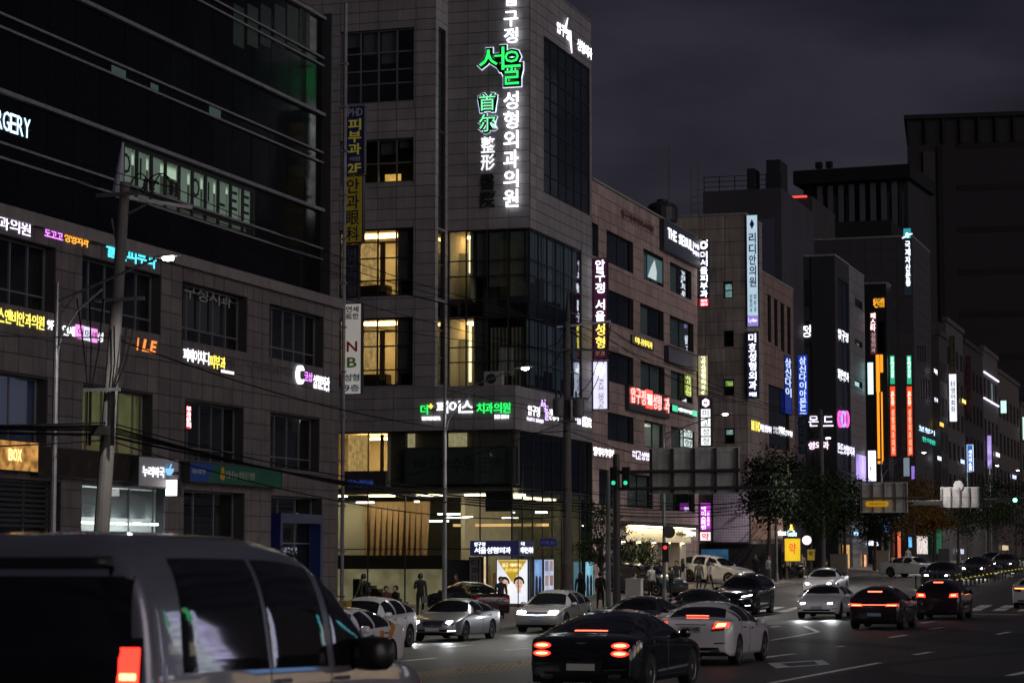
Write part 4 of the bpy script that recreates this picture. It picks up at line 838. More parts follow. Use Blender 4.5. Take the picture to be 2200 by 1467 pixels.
s, pl, r = blade('white vertical sign with red N and green B', X1, 737, 652, 777, 848, EM('white_panel_dim', (.85, .80, .74), .24, .15, .4), [('연세', 658, 672, M('print_grey', (.1, .1, .12), .6), .15, .85, False), ('延世', 673, 687, M('print_grey', (.1, .1, .12), .6), .15, .85, False), ('N', 733, 757, M('print_red', (.45, .02, .02), .5), .2, .8, False), ('B', 767, 791, M('print_green', (.15, .38, .05), .5), .22, .78, False), ('성형', 803, 820, M('print_teal', (.02, .2, .28), .5), .08, .92, False), ('9층', 826, 842, M('print_teal', (.02, .2, .28), .5), .08, .92, False)])
# ---- corner tower
s = letters('tall white lit Korean letters down the tower front', [('압', (1085,-22,1118,18), W3), ('구정', (1084,26,1117,98), W3, {'vertical': True}), ('성형외과의원', (1083,198,1118,449), W3, {'vertical': True})], PRf, c=.16, th=.1, fill=.9)
halo = EM('halo_white', (.75, .85, 1), 1.1); dkg = M('letter_case_green', (.005, .03, .012), .4)
s = sign('large green lit letters with white halo on the tower', PRf.pt(PRf.px(1075,150)[0], PRf.px(1075,187)[1]), name='lit_lettering')
for ch, rc_ in (('서', (1029,104,1088,158)), ('울', (1080,110,1123,187))):
    r = PRf.rc(*rc_); e = .09
    for (bo, mt, c_, dd) in ((.085, halo, .03, e), (.07, dkg, .09, e*.6), (-.004, GREEN, .15, -.06)):
        put_glyph(s, glyph(ch, bo), PRf, r[0]-dd, r[1]+dd, r[2]-dd, r[3]+dd, c_, mt, 'letter', .05)
s = sign('green lit pair of characters left of the white column', PRf.pt(PRf.px(1048,250)[0], PRf.px(1048,290)[1]), name='lit_lettering')
for ch, rc_ in (('首', (1030,203,1068,242)), ('尔', (1030,246,1068,287))):
    r = PRf.rc(*rc_); e = .07
    for (bo, mt, c_, dd) in ((.085, halo, .03, e), (.07, dkg, .09, e*.6), (-.008, GREENL, .15, -.045)):
        put_glyph(s, glyph(ch, bo), PRf, r[0]-dd, r[1]+dd, r[2]-dd, r[3]+dd, c_, mt, 'letter', .05)
letters('white lit pair of characters under the green pair', [('整形', (1033,294,1065,369), EM('letter_soft_white', (.85, .85, .9), 1.2), {'vertical': True})], PRf, bold=.012)
letters('unlit dark pair of characters at the foot of the column', [('醫院', (1033,375,1065,449), M('letter_black', (.02, .02, .02), .5), {'vertical': True})], PRf, bold=.012)
letters('green and white lit dental clinic letters on the podium', [('더', (904,869,921,891), GREEN), ('+', (921,864,932,881), YEL), ('페이스', (938,861,1018,889), W3), ('치과의원', (1024,865,1098,889), GREEN), ('THE FACE DENTAL', (907,895,948,903), W3, {'bold': 0}), ('515-3114', (1063,891,1094,900), W3, {'bold': .0})], PP, bold=.012)
letters('white and violet lit letters on the podium corner', [('압구정', (1132,868,1158,892), W3), ('서', (1158,855,1170,880), EM('letter_violet', (.62, .42, 1), 2)), ('울', (1168,868,1177,903), EM('letter_violet', (.62, .42, 1), 2)), ('성형외', (1177,876,1198,902), W3), ('PLASTIC SURGERY', (1130,895,1166,903), WP, {'bold': 0})], PR)
letters('white lit characters at the far end of the podium', [('医院', (1249,893,1269,916), W3), ('서울', (1232,896,1247,910), WP)], PR)
letters('white lit Korean letters on the tower crown', [('압구정', (1194,44,1222,70), W3), ('성형외과', (1238,80,1270,108), W3)], PR, bold=.012)
a, z = PR.px(1215, 40); b = MB(); b.tube([PR.pt(a, z, .12), PR.pt(a - .55, z - .8, .12)], [.03, .09], 6); b.tube([PR.pt(a + .35, z - .6, .12), PR.pt(a + .75, z - 1.7, .12)], [.09, .03], 6); tag(b.build('lit_emblem', WP, loc=PR.pt(a, z - 1.7)), 'white lit slash emblem between the crown letters', 'sign')
# board behind first floor glass
r = PG.rc(863,962,1108,1042); s = board('unlit grey board with dark Korean letters behind first floor glass', Pl('F', YG + .38), r, M('board_greygreen', (.10, .125, .125), .6), .06, edge=M('board_black', (.025, .022, .02), .4))
pl = Pl('F', YG + .38); text(s, '강남구', pl, pl.rc(889,984,935,1004), M('print_dark', (.015, .017, .02), .6), c=.085, th=.01); text(s, '우수의료', pl, pl.rc(942,982,1052,1018), M('print_faint', (.045, .05, .05), .6), c=.085, th=.01); text(s, '기관', pl, pl.rc(1053,984,1078,1000), M('print_faint', (.045, .05, .05), .6), c=.085, th=.01)
# navy corner sign box
YS = YP - .9; pl = Pl('F', YS); r = pl.rc(1010,1161,1112,1193); XS = r[1]; s = sign('navy entrance sign box with white letters round the corner', pl.pt((r[0]+r[1])/2, r[2]), name='entrance_sign')
yse = onX(1146, 1175, XS)[0]; b = MB(); b.box(r[0], XS, YS, yse, r[2], r[3]); b.build('box', EM('navy_lit', (.03, .035, .14), .22), s)
b = MB(); b.box(XS + .01, XS + .04, YS - .02, YS + .05, prof(104), r[3] + .05); b.build('post', alud, s)
text(s, '압구정', pl, pl.rc(1019,1164,1043,1173), W3, c=.01, th=.02); text(s, '서울성형외과', pl, pl.rc(1019,1174,1098,1189), W3, c=.01, th=.02)
pr_ = Pl('R', XS); text(s, '더', pr_, pr_.rc(1119,1163,1126,1172), W3, c=.01, th=.02); text(s, '페이스치과', pr_, pr_.rc(1118,1174,1145,1188), W3, c=.01, th=.02)
# poster light boxes
zg_ = prof(104) + .16
def face(s, pl, a, z, h, c, hair='short'):
    sk = EM('poster_skin', (.80, .52, .38), .85); hr = M('poster_hair', (.02, .012, .01), .7); wht = EM('poster_white', (.85, .85, .9), 1.0)
    b = MB(); b.add([pl.pt(a - h*.62, z - h*.95, c), pl.pt(a + h*.62, z - h*.95, c), pl.pt(a + h*.42, z - h*.55, c), pl.pt(a - h*.42, z - h*.55, c)], [(0,1,2,3)]); b.build('print_coat', wht, s)
    b = MB(); b.add([pl.pt(a - h*.16, z - h*.8, c+.004), pl.pt(a + h*.16, z - h*.8, c+.004), pl.pt(a + h*.16, z - h*.3, c+.004), pl.pt(a - h*.16, z - h*.3, c+.004)], [(0,1,2,3)]); b.disc(lambda p, q: pl.pt(a + p, z + q, c+.008), h*.37, 22, sy=1.3); b.build('print_face', sk, s)
    b = MB(); n = 22; vs_ = []
    for i in range(n+1):
        t = math.pi * (i/n) * 1.14 - math.pi*.07; ro, ri = h*.50, h*.36
        vs_ += [pl.pt(a + ro*math.cos(t), z + h*.06 + ro*1.12*math.sin(t), c+.012), pl.pt(a + ri*math.cos(t), z + h*.06 + ri*.86*math.sin(t), c+.012)]
    b.add(vs_, [(2*i, 2*i+1, 2*i+3, 2*i+2) for i in range(n)]); b.build('print_hair', hr, s)
    b = MB()
    for k in (-1, 1): b.disc(lambda p, q: pl.pt(a + k*h*.15 + p, z + h*.03 + q, c+.012), h*.045, 10, sy=.55); b.add([pl.pt(a + k*h*.08, z + h*.12, c+.012), pl.pt(a + k*h*.23, z + h*.125, c+.012), pl.pt(a + k*h*.22, z + h*.15, c+.012), pl.pt(a + k*h*.08, z + h*.14, c+.012)], [(0,1,2,3)])
    b.build('print_eyes', M('poster_dark', (.05, .03, .03), .7), s); b = MB(); b.disc(lambda p, q: pl.pt(a + p, z - h*.22 + q, c+.012), h*.10, 12, sy=.35); b.build('print_mouth', EM('poster_lip', (.5, .12, .1), .5), s)
pl = Pl('F', YP - .25); r = pl.rc(1068,1200,1137,1289); r = (r[0], r[1], zg_ + .15, r[3]); s = board('bright poster with two smiling faces and gold triangle', pl, r, EM('poster_base', (.80, .82, .88), 1.05, .15, .6), .12, cat='poster', name='poster_light_box', edge=alud)
am = (r[0]+r[1])/2; b = MB(); b.add([pl.pt(r[0]+.06, r[3]-.06, .15), pl.pt(r[1]-.06, r[3]-.06, .15), pl.pt(am, r[3]-(r[3]-r[2])*.52, .15)], [(1,0,2)]); b.build('gold_triangle', EM('poster_gold', (.62, .40, .03), .75), s)
text(s, '젊고 예뻐지는', pl, (am - .5, am + .5, r[3]-.38, r[3]-.2), EM('print_cream', (1, .95, .7), 1.3), c=.155, th=.01, bold=0); text(s, '동안성형', pl, (am - .36, am + .36, r[3]-.62, r[3]-.44), EM('print_gold_light', (1, .85, .3), 1.2), c=.155, th=.01, bold=.0)
hh = .52; face(s, pl, r[0] + .42, r[2] + (r[3]-r[2])*.46, hh, .155); face(s, pl, r[1] - .46, r[2] + (r[3]-r[2])*.46, hh*1.05, .155)
b = MB(); b.box(r[0], r[1], YP - .25, YP - .1, zg_ - .12, r[2] - .002); b.build('plinth', M('plinth_gold', (.4, .3, .12), .4), s)
pr_ = Pl('R', X3 + .06)
for i, (u0, u1, v0, v1, col, lb) in enumerate(((1142,1160,1200,1292,(.25,.45,.85),'blue poster light box right of the two face poster'),(1163,1185,1200,1285,(.6,.66,.85),'pale poster light box with small photos'),(1252,1270,1205,1280,(.25,.6,.75),'teal poster light box at the far shop corner'))):
    r = pr_.rc(u0, v0, u1, v1); r = (r[0], r[1], zg_, r[3]); s = board(lb, pr_, r, EM('poster_%d' % i, col, .62, .35, 1.6), .1, cat='poster', name='poster_light_box')
    am = (r[0]+r[1])/2; zc = (r[2]+r[3])/2
    if i != 1:
        for k in (-1, 1):
            b = MB(); b.disc(lambda p, q: pr_.pt(am + k*(r[1]-r[0])*.2 + p, zc + q, .13), (r[1]-r[0])*.16, 14, sy=1.5); b.add([pr_.pt(am + k*(r[1]-r[0])*.2 - .3, r[2]+.3, .128), pr_.pt(am + k*(r[1]-r[0])*.2 + .3, r[2]+.3, .128), pr_.pt(am + k*(r[1]-r[0])*.2 + .2, zc, .128), pr_.pt(am + k*(r[1]-r[0])*.2 - .2, zc, .128)], [(0,1,2,3)]); b.build('print_figure', M('poster_navy', (.03, .04, .09), .6), s)
    else:
        for j in range(6): b = MB(); b.add([pr_.pt(r[0] + (.12 + .45*(j % 2))*(r[1]-r[0]), r[2] + .25 + (j//2)*.72, .13), pr_.pt(r[0] + (.45 + .45*(j % 2))*(r[1]-r[0]), r[2] + .25 + (j//2)*.72, .13), pr_.pt(r[0] + (.45 + .45*(j % 2))*(r[1]-r[0]), r[2] + .75 + (j//2)*.72, .13), pr_.pt(r[0] + (.12 + .45*(j % 2))*(r[1]-r[0]), r[2] + .75 + (j//2)*.72, .13)], [(0,1,2,3)]); b.build('print_photo', EM('print_photo%d' % (j % 3), [(.5,.3,.25),(.3,.35,.55),(.6,.45,.4)][j % 3], .4), s)
pl = Pl('F', YP - .2); r = pl.rc(1012,1196,1040,1290); r = (r[0], r[1], zg_, r[3]); s = board('grey entrance column with dark vertical Korean letters', pl, r, M('column_grey', (.30, .28, .27), .5), .3, name='letter_column'); text(s, '더페이스치과', pl, (r[0]+.12, r[1]-.12, r[2]+.1, r[3]-.1), BLK, vertical=True, c=.325, th=.01)
r = pl.rc(1041,1193,1049,1290); s = board('narrow glowing cream strip beside the entrance column', pl, (r[0], r[1], zg_, r[3]), EM('cream_strip', (1, .75, .4), .7, .3, 4), .2)
r = pl.rc(955,1202,1010,1290); s = board('dark grey wall poster left of the entrance column', pl, (r[0], r[1], zg_, r[3]), M('poster_greyface', (.055, .058, .062), .5, var=.5, vs=1.2), .05, cat='poster', name='wall_poster')
r = PG.rc(1040,1056,1100,1098); s = board('dark framed panel with faint letters above the entrance', Pl('F', YG + .3), r, M('panel_dim', (.035, .035, .05), .5), .05); text(s, '피부성형', Pl('F', YG + .3), (r[0]+.2, r[1]-.2, r[2]+.2, r[3]-.3), M('print_faint2', (.08, .08, .1), .6), c=.08, th=.01)
# ---- tan block
letters('unlit maroon Korean letters under the roof edge', [('압구정성형외과의원', (1332,447,1403,466), M('letter_maroon', (.12, .02, .035), .5))], P4)
r = P4.rc(1415,470,1494,536); s = board('slate board with white lit English words near the roof', P4, r, M('board_slate_blue', (.06, .07, .10), .4, var=.2), .3)
text(s, 'THE SEOUL', P4, P4.rc(1423,488,1477,512), W3, c=.34, bold=.02); text(s, '|', P4, P4.rc(1476.5,516,1479.5,540), W3, c=.34, bold=0); text(s, '더서울', P4, P4.rc(1480,521,1491,533), WP, c=.34); text(s, '피부과', P4, P4.rc(1480,537,1491,549), WP, c=.34)
r = P4.rc(1353,719,1400,738); s = board('beige board with yellow lit script lettering', P4, r, M('board_beige', (.35, .30, .24), .5), .1); text(s, '미니쉬치과', P4, P4.rc(1360,722,1397,738), [YEL]*5, c=.13, bold=0)
s = board('pale unlit violet board under the dark windows', P4, P4.rc(1425,742,1488,777), M('board_pale_violet', (.16, .15, .20), .4, var=.4, vs=1), .3)
r = P4.rc(1333,824,1428,878); s = board('big board with red outlined white Korean letters', P4, (P4.px(1341,850)[0], r[1], r[2], r[3]), M('board_grey_dark', (.10, .09, .095), .4), .25)
for st, rc_ in (('압구정', (1343,828,1376,866)), ('성형', (1391,843,1410,880)), ('과', (1416,850,1428,888))):
    rr = P4.rc(*rc_)
    text(s, st, P4, rr, EM('letter_red_hot', (1, .10, .07), 1.3), c=.28, bold=.065, whole=False); text(s, st, P4, rr, EM('letter_pinkwhite', (1, .62, .58), 1.6), c=.335, bold=.0, whole=False, fill=.84)
rr = P4.rc(1377,836,1391,876); piece('red_box', EM('red_box', (1, .12, .08), 1.2), s, *P4.lim(*rr, .28, .32)); text(s, '필', P4, (rr[0]+.1, rr[1]-.1, rr[2]+.2, rr[3]-.2), W3, c=.325, th=.02)
r = P4.rc(1436,867,1490,884); s = board('narrow lit sign with green ends and white letters', P4, r, EM('sign_deepgreen', (.02, .10, .06), .4), .2)
for q0, q1 in ((0, .22), (.8, 1)): piece('green_end', EM('green_end', (.08, .75, .42), 1.0), s, *P4.lim(r[0]+(r[1]-r[0])*q0+.05, r[0]+(r[1]-r[0])*q1-.05, r[2]+.06, r[3]-.06, .222, .24))
text(s, '세종치과의원', P4, (r[0]+(r[1]-r[0])*.23, r[0]+(r[1]-r[0])*.79, r[2]+.12, r[3]-.12), W3, c=.23, th=.02)
pw_ = Pl('R', X3 - .1)
for st, v0, v1, lb in (('성', 919, 938, 'upper white sign box reflection drawn in the window with one Korean letter'), ('형', 940, 959, 'lower white sign box reflection drawn in the window with one Korean letter')):
    r = pw_.rc(1466, v0, 1485, v1); s = board(lb, pw_, r, EM('white_box_reflection', (.80, .95, .92), .85), .05); text(s, st, pw_, (r[0]+.15, r[1]-.15, r[2]+.06, r[3]-.06), BLK, c=.075, th=.01)  # emissive boxes paint the reflected letter boxes into the window
letters('white lit Korean letters near the tower edge at second floor', [('밸레아카데미', (1273,958,1317,978), W3)], P4)
letters('white violet lit Korean letters over the second floor windows', [('미고성형', (1357,966,1393,985), WP)], P4)
r = pw_.rc(1467,795,1484,850); s = board('yellow green lit window sign with vertical letters', pw_, r, EM('yg_sign', (.10, .12, .02), .4), .05); text(s, '고고성형', pw_, (r[0]+.2, r[1]-.2, r[2]+.05, r[3]-.05), EM('letter_yg', (.75, .9, .2), 1.1), vertical=True, c=.075, th=.01)
r = pw_.rc(1388,545,1412,596); s = board('dark window poster with a pale figure shape', pw_, (r[0], P4.px(1424,560)[0], r[2], r[3]), EM('teal_poster', (.12, .22, .24), .35), .03, cat='poster', name='window_poster'); b = MB(); b.add([pw_.pt(r[0]+.1, r[2]+.05, .07), pw_.pt(r[1]-.5, r[2]+.05, .07), pw_.pt(r[1]-.4, r[3]-.8, .07), pw_.pt(r[1]-.9, r[3]-.15, .07), pw_.pt(r[0]+.9, r[3]-.7, .07)], [(0,1,2,3,4)]); b.build('print_figure', EM('poster_paleblue', (.65, .75, .75), .7), s)
letters('dark fascia letters with white letters on the cream shop', [('카페', (1452,1138,1466,1152), M('letter_black', (.02, .02, .02), .5)), ('브라운바', (1472,1140,1493,1152), W3)], Pl('R', X3 + .9))
XB = X3
blade('purple vertical sign with white and yellow lit letters', XB, 1274, 555, 1305, 772, EM('purple_box', (.10, .015, .07), .30), [('압구정 서울', 558, 692, W3), ('성형', 695, 750, YEL), ('외과', 754, 766, EM('dim_brown', (.4, .2, .1), .4), .15, .85, False)])
s, pl, r = blade('white vertical light box with slanted English lettering', XB, 1273, 776, 1306, 880, EM('white_blade', (.80, .78, 1), 1.05, .12, .5))
am = (r[0]+r[1])/2; b = MB(); b.add([pl.pt(am - .22, r[3] - .25, .025), pl.pt(am + .15, r[3] - .12, .025), pl.pt(am + .28, r[3] - .5, .025), pl.pt(am + .02, r[3] - .85, .025), pl.pt(am - .3, r[3] - .6, .025)], [(0,4,3,2,1)]); b.build('face_emblem', EM('emblem_white', (1, 1, 1), 2.2), s)
for i, ch in enumerate('FACE DENTAL'):
    if ch == ' ': continue
    gl = glyph(ch, 0); z = r[3] - 1.0 - i*.145; vs_, fs = gl[0], gl[1]; b = MB()
    b.add([pl.pt(am + .14 - (1 - (v[1]-gl[4])/(gl[5]-gl[4]))*.26 + .04, z - (v[0]-gl[2])/(gl[3]-gl[2])*.115, .02 + v[2]*.1) for v in vs_], fs); b.build('letter', M('print_greyblue', (.05, .05, .09), .5), s)
s, pl, r = blade('navy vertical sign with round emblem and red foot', X3 + .02, 1501, 515, 1523, 660, EM('navy_blade', (.02, .02, .05), .3), [('더서울피부과', 540, 640, W3, .1, .9)])
b = MB(); am = (r[0]+r[1])/2; zc = pl.px(1512, 527)[1]; b.disc(lambda p, q: pl.pt(am + p, zc + q, .03), .27, 18); [b.add([pl.pt(am + k*.28, zc + .2, .03), pl.pt(am + k*.16, zc + .32, .03), pl.pt(am + k*.26, zc + .36, .03)], [(0,1,2) if k > 0 else (0,2,1)]) for k in (-1, 1)]; b.build('round_emblem', W3, s); b = MB(); b.disc(lambda p, q: pl.pt(am + p, zc + q, .045), .12, 12); b.build('emblem_core', NAVY, s)
piece('red_foot', EM('red_foot', (1, .04, .06), .95), s, *pl.lim(r[0]+.05, r[1]-.05, r[2]+.05, pl.px(1512, 642)[1], .018, .03)); text(s, '피부과', pl, (r[0]+.12, r[1]-.12, pl.px(1512, 650)[1], pl.px(1512, 643)[1]), W3, c=.035, th=.01); text(s, '전문의', pl, (r[0]+.12, r[1]-.12, r[2]+.08, pl.px(1512, 651)[1]), W3, c=.035, th=.01)
blade('yellowish vertical light box with small pale letters', X3 + .02, 1499, 763, 1522, 850, EM('yellow_blade', (.50, .44, .20), .55), [('고고성형외과', 766, 838, EM('cream_letter', (1, 1, .75), 1.6), .28, .75), ('4F', 839, 848, EM('cream_letter', (1, 1, .75), 1.6), .3, .7, False)])
s, pl, r = blade('dark vertical sign with four white letter boxes', X3 + .02, 1504, 855, 1529, 959, EM('plum_blade', (.04, .015, .035), .3))
for i, ch in enumerate('미고성형'):
    z1 = pl.px(1510, 878 + i*20)[1]; z0 = pl.px(1510, 897 + i*20)[1]; piece('white_box', EM('white_letter_box', (.9, .95, .95), 1.15), s, *pl.lim(r[0]+.06, r[1]-.08, z0 + .02, z1 - .02, .018, .03)); text(s, ch, pl, (r[0]+.16, r[1]-.18, z0+.05, z1-.05), BLK, c=.035, th=.01, bold=0, whole=False)
b = MB(); am = (r[0]+r[1])/2; zc = pl.px(1516, 865)[1]; b.add([pl.pt(am + .26*math.cos(R(60*i+30)), zc + .28*math.sin(R(60*i+30)), .025) for i in range(6)], [tuple(range(6))]); b.build('hexagon_emblem', W3, s); text(s, 'M', pl, (am-.12, am+.12, zc-.12, zc+.12), EM('print_magenta', (.6, .05, .35), .7), c=.03, th=.01)
blade('magenta vertical sign with white letters over the car park', X3 + .02, 1503, 1079, 1528, 1140, EM('magenta_blade', (.62, .06, .68), .75, .2, 1), [('페이스라인', 1088, 1137, W3, .12, .55), ('성형외과', 1098, 1130, WP, .62, .85)])
blade('white square pharmacy sign with one red letter', X3 + .02, 1503, 1141, 1528, 1162, EM('white_square', (.95, .85, .92), 1.1), [('약', 1144, 1160, EM('print_hot_red', (.8, .02, .03), .9), .16, .84)])
# ---- buff block
s, pl, r = blade('tallest pale blue vertical light box on the buff corner', X5, 1603, 462, 1629, 702, EM('paleblue_blade', (.50, .68, .82), .95, .15, .3), [('리디안의원', 500, 618, M('print_slate', (.06, .09, .14), .5), .2, .85), ('성형외과', 632, 672, M('print_soft', (.3, .4, .5), .5), .22, .48), ('피부과', 632, 672, M('print_soft', (.3, .4, .5), .5), .58, .84)])
piece('violet_foot', EM('violet_foot', (.35, .25, .75), .8), s, *pl.lim(r[0]+.05, r[1]-.05, r[2]+.05, pl.px(1612, 678)[1], .018, .03)); text(s, 'Lydian', pl, (r[0]+.1, r[1]-.1, pl.px(1612, 692)[1], pl.px(1612, 683)[1]), WP, c=.035, th=.01, bold=0)
b = MB(); am = (r[0]+r[1])/2; zc = pl.px(1612, 482)[1]; b.add([pl.pt(am, zc + .35, .03), pl.pt(am + .16, zc, .03), pl.pt(am, zc - .35, .03), pl.pt(am - .16, zc, .03)], [(0,3,2,1)]); b.build('leaf_emblem', M('print_violet', (.10, .05, .25), .5), s)
blade('navy vertical sign with bold white letters below the pale blue one', X5, 1604, 712, 1629, 856, EM('navy_blade2', (.02, .02, .08), .35), [('미호성형외과', 716, 838, W3, .14, .86), ('의원', 842, 852, W3, .15, .85, False)])
letters('yellow and white lit letters low on the tan wing', [('MIHO', (1613,901,1632,924), YEL), ('미호성형외과', (1632,909,1656,926), WP)], Pl('R', X5))
letters('small white lit letters at the tan wing corner', [('연세밝은', (1671,914,1685,930), W3), ('안과의원', (1686,922,1701,935), W3, {'bold': 0})], Pl('R', X5 - .02))
# ---- louvred block
letters('white lit letters ending in one large Korean syllable', [('!', (1711,701,1717,724), W3), ('정', (1720,698,1743,726), W3)], P6F)
letters('lit Korean letters with pink ring emblem on the louvred block', [('이', (1708,893,1722,918), WP), ('몬', (1737,893,1760,917), WP), ('드', (1768,893,1792,917), WP)], P6F, c=.12)
s = sign('pink and blue ring emblem at the louvred corner', P6R.pt(P6R.px(1806,900)[0], P6R.px(1806,920)[1]), name='lit_emblem')
for k, (u, m) in enumerate(((1802, EM('pink_ring', (1, .12, .55), 1.5)), (1809, EM('blue_ring', (.35, .35, 1), 1.5)), (1816, EM('pink_ring', (1, .12, .55), 1.5)))):
    a, z = P6R.px(u, 900); b = MB(); b.tube([P6R.pt(a + .9*math.cos(t), z + .62*math.sin(t), .12) for t in [2*math.pi*i/18 for i in range(19)]], .09, 6); b.build('ring', m, s)
letters('white lit letters high on the louvred side', [('압구정', (1799,704,1821,726), W3)], P6R); letters('white lit letters midway on the louvred side', [('맑은안과', (1799,790,1822,812), W3)], P6R)
letters('white lit letters low on the louvred side', [('몬드성형외과', (1798,950,1835,972), WP)], P6R); letters('pink white lit letters above the trees', [('형외과', (1736,948,1782,966), EM('letter_pinkish', (1, .75, .9), 2))], P6F, c=.12)
blade('blue vertical sign with white outlined letters', X5 - .4, 1713, 762, 1736, 892, EM('blue_blade', (.02, .06, .55), .55, .5, .25), [('삼신다이아몬드', 766, 890, EM('letter_lightblue', (.6, .75, 1), 1.3), .15, .85)])
blade('unlit slate blue vertical sign below the blue one', X5 - .4, 1715, 895, 1733, 975, M('board_slate2', (.05, .06, .10), .5), [('메디피엘', 900, 970, M('grey_faint2', (.10, .14, .22), .6))])
s = board('narrow glowing panel drawn as the blue sign reflected on the tan wing', P5bR, P5bR.rc(1683,762,1699,888), EM('blue_sign_reflection', (.02, .05, .4), .4, .5, .3), .05); text(s, '삼신다이', P5bR, P5bR.rc(1684,766,1698,850), EM('letter_lightblue', (.6, .75, 1), 1.3), vertical=True, c=.08, th=.01)  # reflection of the blue vertical sign, built as an emissive panel
# ---- orange lit building and beyond
Pq = Pl('R', X7)
letters('small orange lit letters at the top of the black building', [('페스타성형', (1876,640,1900,662), EM('letter_amber', (1, .45, .03), 1.3))], Pl('F', Y7 - .01))
blade('dark red edged vertical sign with pink white letters', X6 + .1, 1868, 670, 1884, 762, EM('maroon_blade', (.16, .03, .03), .35), [('페스타', 672, 712, EM('letter_rose', (1, .8, .85), 2), .1, .85), ('성형외과', 714, 758, EM('letter_dull_rose', (.6, .5, .5), .6), .14, .8)])
blade('bright cyan white light box on the black building', X6 + .1, 1863, 778, 1877, 848, EM('cyan_box', (.55, .95, 1), 1.7))
blade('bright violet white light box above the trees', X6 + .1, 1864, 967, 1883, 1034, EM('violet_box', (.82, .78, 1), 1.8))
s = sign('orange light bars framing the black building', P7F.pt(P7F.px(1890,900)[0], P7F.px(1890,990)[1]), 'light bars', 'orange_light_bar')
for i, (u0, v0, u1, v1) in enumerate(((1882,762,1890,842),(1884,842,1890,985),(1891,762,1897,800),(1893,842,1897,990),(1886,990,1896,996))):
    r = P7F.rc(u0, v0, u1, v1); b = MB(); b.box(*P7F.lim(*r, .01, .12)); b.build('bar', EM('orange_bar', (1, .33, .02), 1.3), s)
s = sign('violet lit window band above the trees', P6R.pt(P6R.px(1845,1000)[0], P6R.px(1845,1025)[1]), 'window display', 'lit_display'); r = P6bR.rc(1838,975,1858,1030); b = MB(); b.box(*P6bR.lim(*r, .04, .1)); b.build('panel', EM('violet_display', (.45, .32, .9), .8, .5, .8), s)
blade('teal topped navy vertical sign with white letters', X7 + .6, 1940, 490, 1959, 636, EM('ink_blade', (.015, .03, .04), .35), [('국제자산운용', 518, 616, W3, .2, .86)])
s, pl, r = blade('small teal lit cap over the tall vertical sign', X7 + .6, 1939, 490.5, 1958, 513, EM('teal_cap', (.03, .42, .50), .7), d=.34); b = MB(); am = (r[0]+r[1])/2; zc = (r[2]+r[3])/2 - .3; b.tube([pl.pt(am - .45, zc - .15, .06), pl.pt(am - .1, zc, .06), pl.pt(am + .1, zc - .1, .06), pl.pt(am + .2, zc + .2, .06), pl.pt(am + .5, zc + .22, .06)], .06, 6); b.disc(lambda p, q: pl.pt(am + p, zc + .22 + q, .06), .13, 10); b.build('runner_emblem', W3, s)
for X_, du, who in ((X7 + .02, 0, 'left'), (X8 + .1, 36, 'right')):
    blade('green vertical light box, %s one of two' % who, X_, 1911 + du, 763, 1923 + du, 826, EM('green_blade', (.04, .55, .30), .75), [('문리공인중', 767, 812, EM('mint_letter', (.8, 1, .9), 1.6), .2, .8)])
    blade('tall red orange vertical light box, %s one of two' % who, X_, 1911 + du, 829, 1925 + du, 980, EM('red_blade', (1, .10, .03), .85, .25, .5), [('온유', 840, 872, EM('letter_peach', (1, .85, .6), 1.8), .2, .8), ('성형외과의원', 878, 975, EM('letter_peach2', (1, .55, .35), 1.2), .25, .75)])
blade('unlit vertical sign between the red light boxes', X8 + .15, 1934, 875, 1947, 968, M('board_grey3', (.10, .10, .11), .5), [('장기요양보험', 882, 960, M('print_grey', (.1, .1, .12), .6))])
blade('violet vertical sign above the yellow tree', X8 + .1, 1957, 1000, 1966, 1030, EM('violet_small', (.35, .2, .8), .8)); blade('pale blue sign above the yellow tree', X8 + .1, 1940, 982, 1955, 1024, EM('pale_small', (.3, .4, .48), .5))
letters('cluster of white blue lit letters on the mixed block', [('보청기', (1972,912,2006,924), ICE)], P8R, c=.1); letters('teal lit letters under the white blue cluster', [('한의원', (1979,936,2007,947), EM('letter_teal', (.05, .75, .55), 1.2))], P8R, c=.1)
letters('tiny white lit letters on the grey mixed block', [('치과', (2005,790,2013,802), W3)], P9R); letters('tiny bluish lit letters under the tiny white ones', [('안과', (2006,852,2014,862), WP)], P9R)
blade('white vertical sign with black letters past the bank block', X9, 2038, 803, 2056, 906, EM('white_blade2', (.88, .90, 1), 1.15), [('1:1', 818, 830, BLK, .2, .8, False), ('영어회화', 832, 886, BLK, .2, .8)])
blade('unlit olive sign above the white vertical sign', X9, 2039, 722, 2051, 800, M('board_olive', (.06, .06, .03), .5), [('BLSEPMH', 728, 795, M('print_olive', (.18, .17, .08), .5))])
blade('dark red unlit hanging sign on the brown block', X9, 2074, 765, 2086, 900, M('board_darkred', (.06, .012, .016), .5), [('치과라미네이트', 770, 890, M('print_darkred', (.2, .05, .06), .5))])
blade('blue vertical sign with white border and letters', X9, 2077, 955, 2091, 1013, EM('blue_blade2', (.03, .16, .62), .8), [('세가지소원', 966, 1010, W3, .22, .78)], edge=EM('white_edge', (.8, .9, 1), 1.2))
blade('violet glowing sign near the end of the avenue', X9, 2120, 935, 2131, 1006, EM('violet_far', (.5, .38, .9), .9, .5, 1)); blade('pale teal stacked light panels near the end', X9, 2149, 860, 2163, 888, EM('teal_far', (.6, .9, .85), 1.1))
blade('green white lit sign at the right edge', X9, 2196, 895, 2212, 945, EM('greenwhite_far', (.7, .95, .85), 1.0))
s = sign('white light strips along a far facade', P12R.pt(P12R.px(2128,810)[0], P12R.px(2128,830)[1]), 'light strip', 'light_strip')
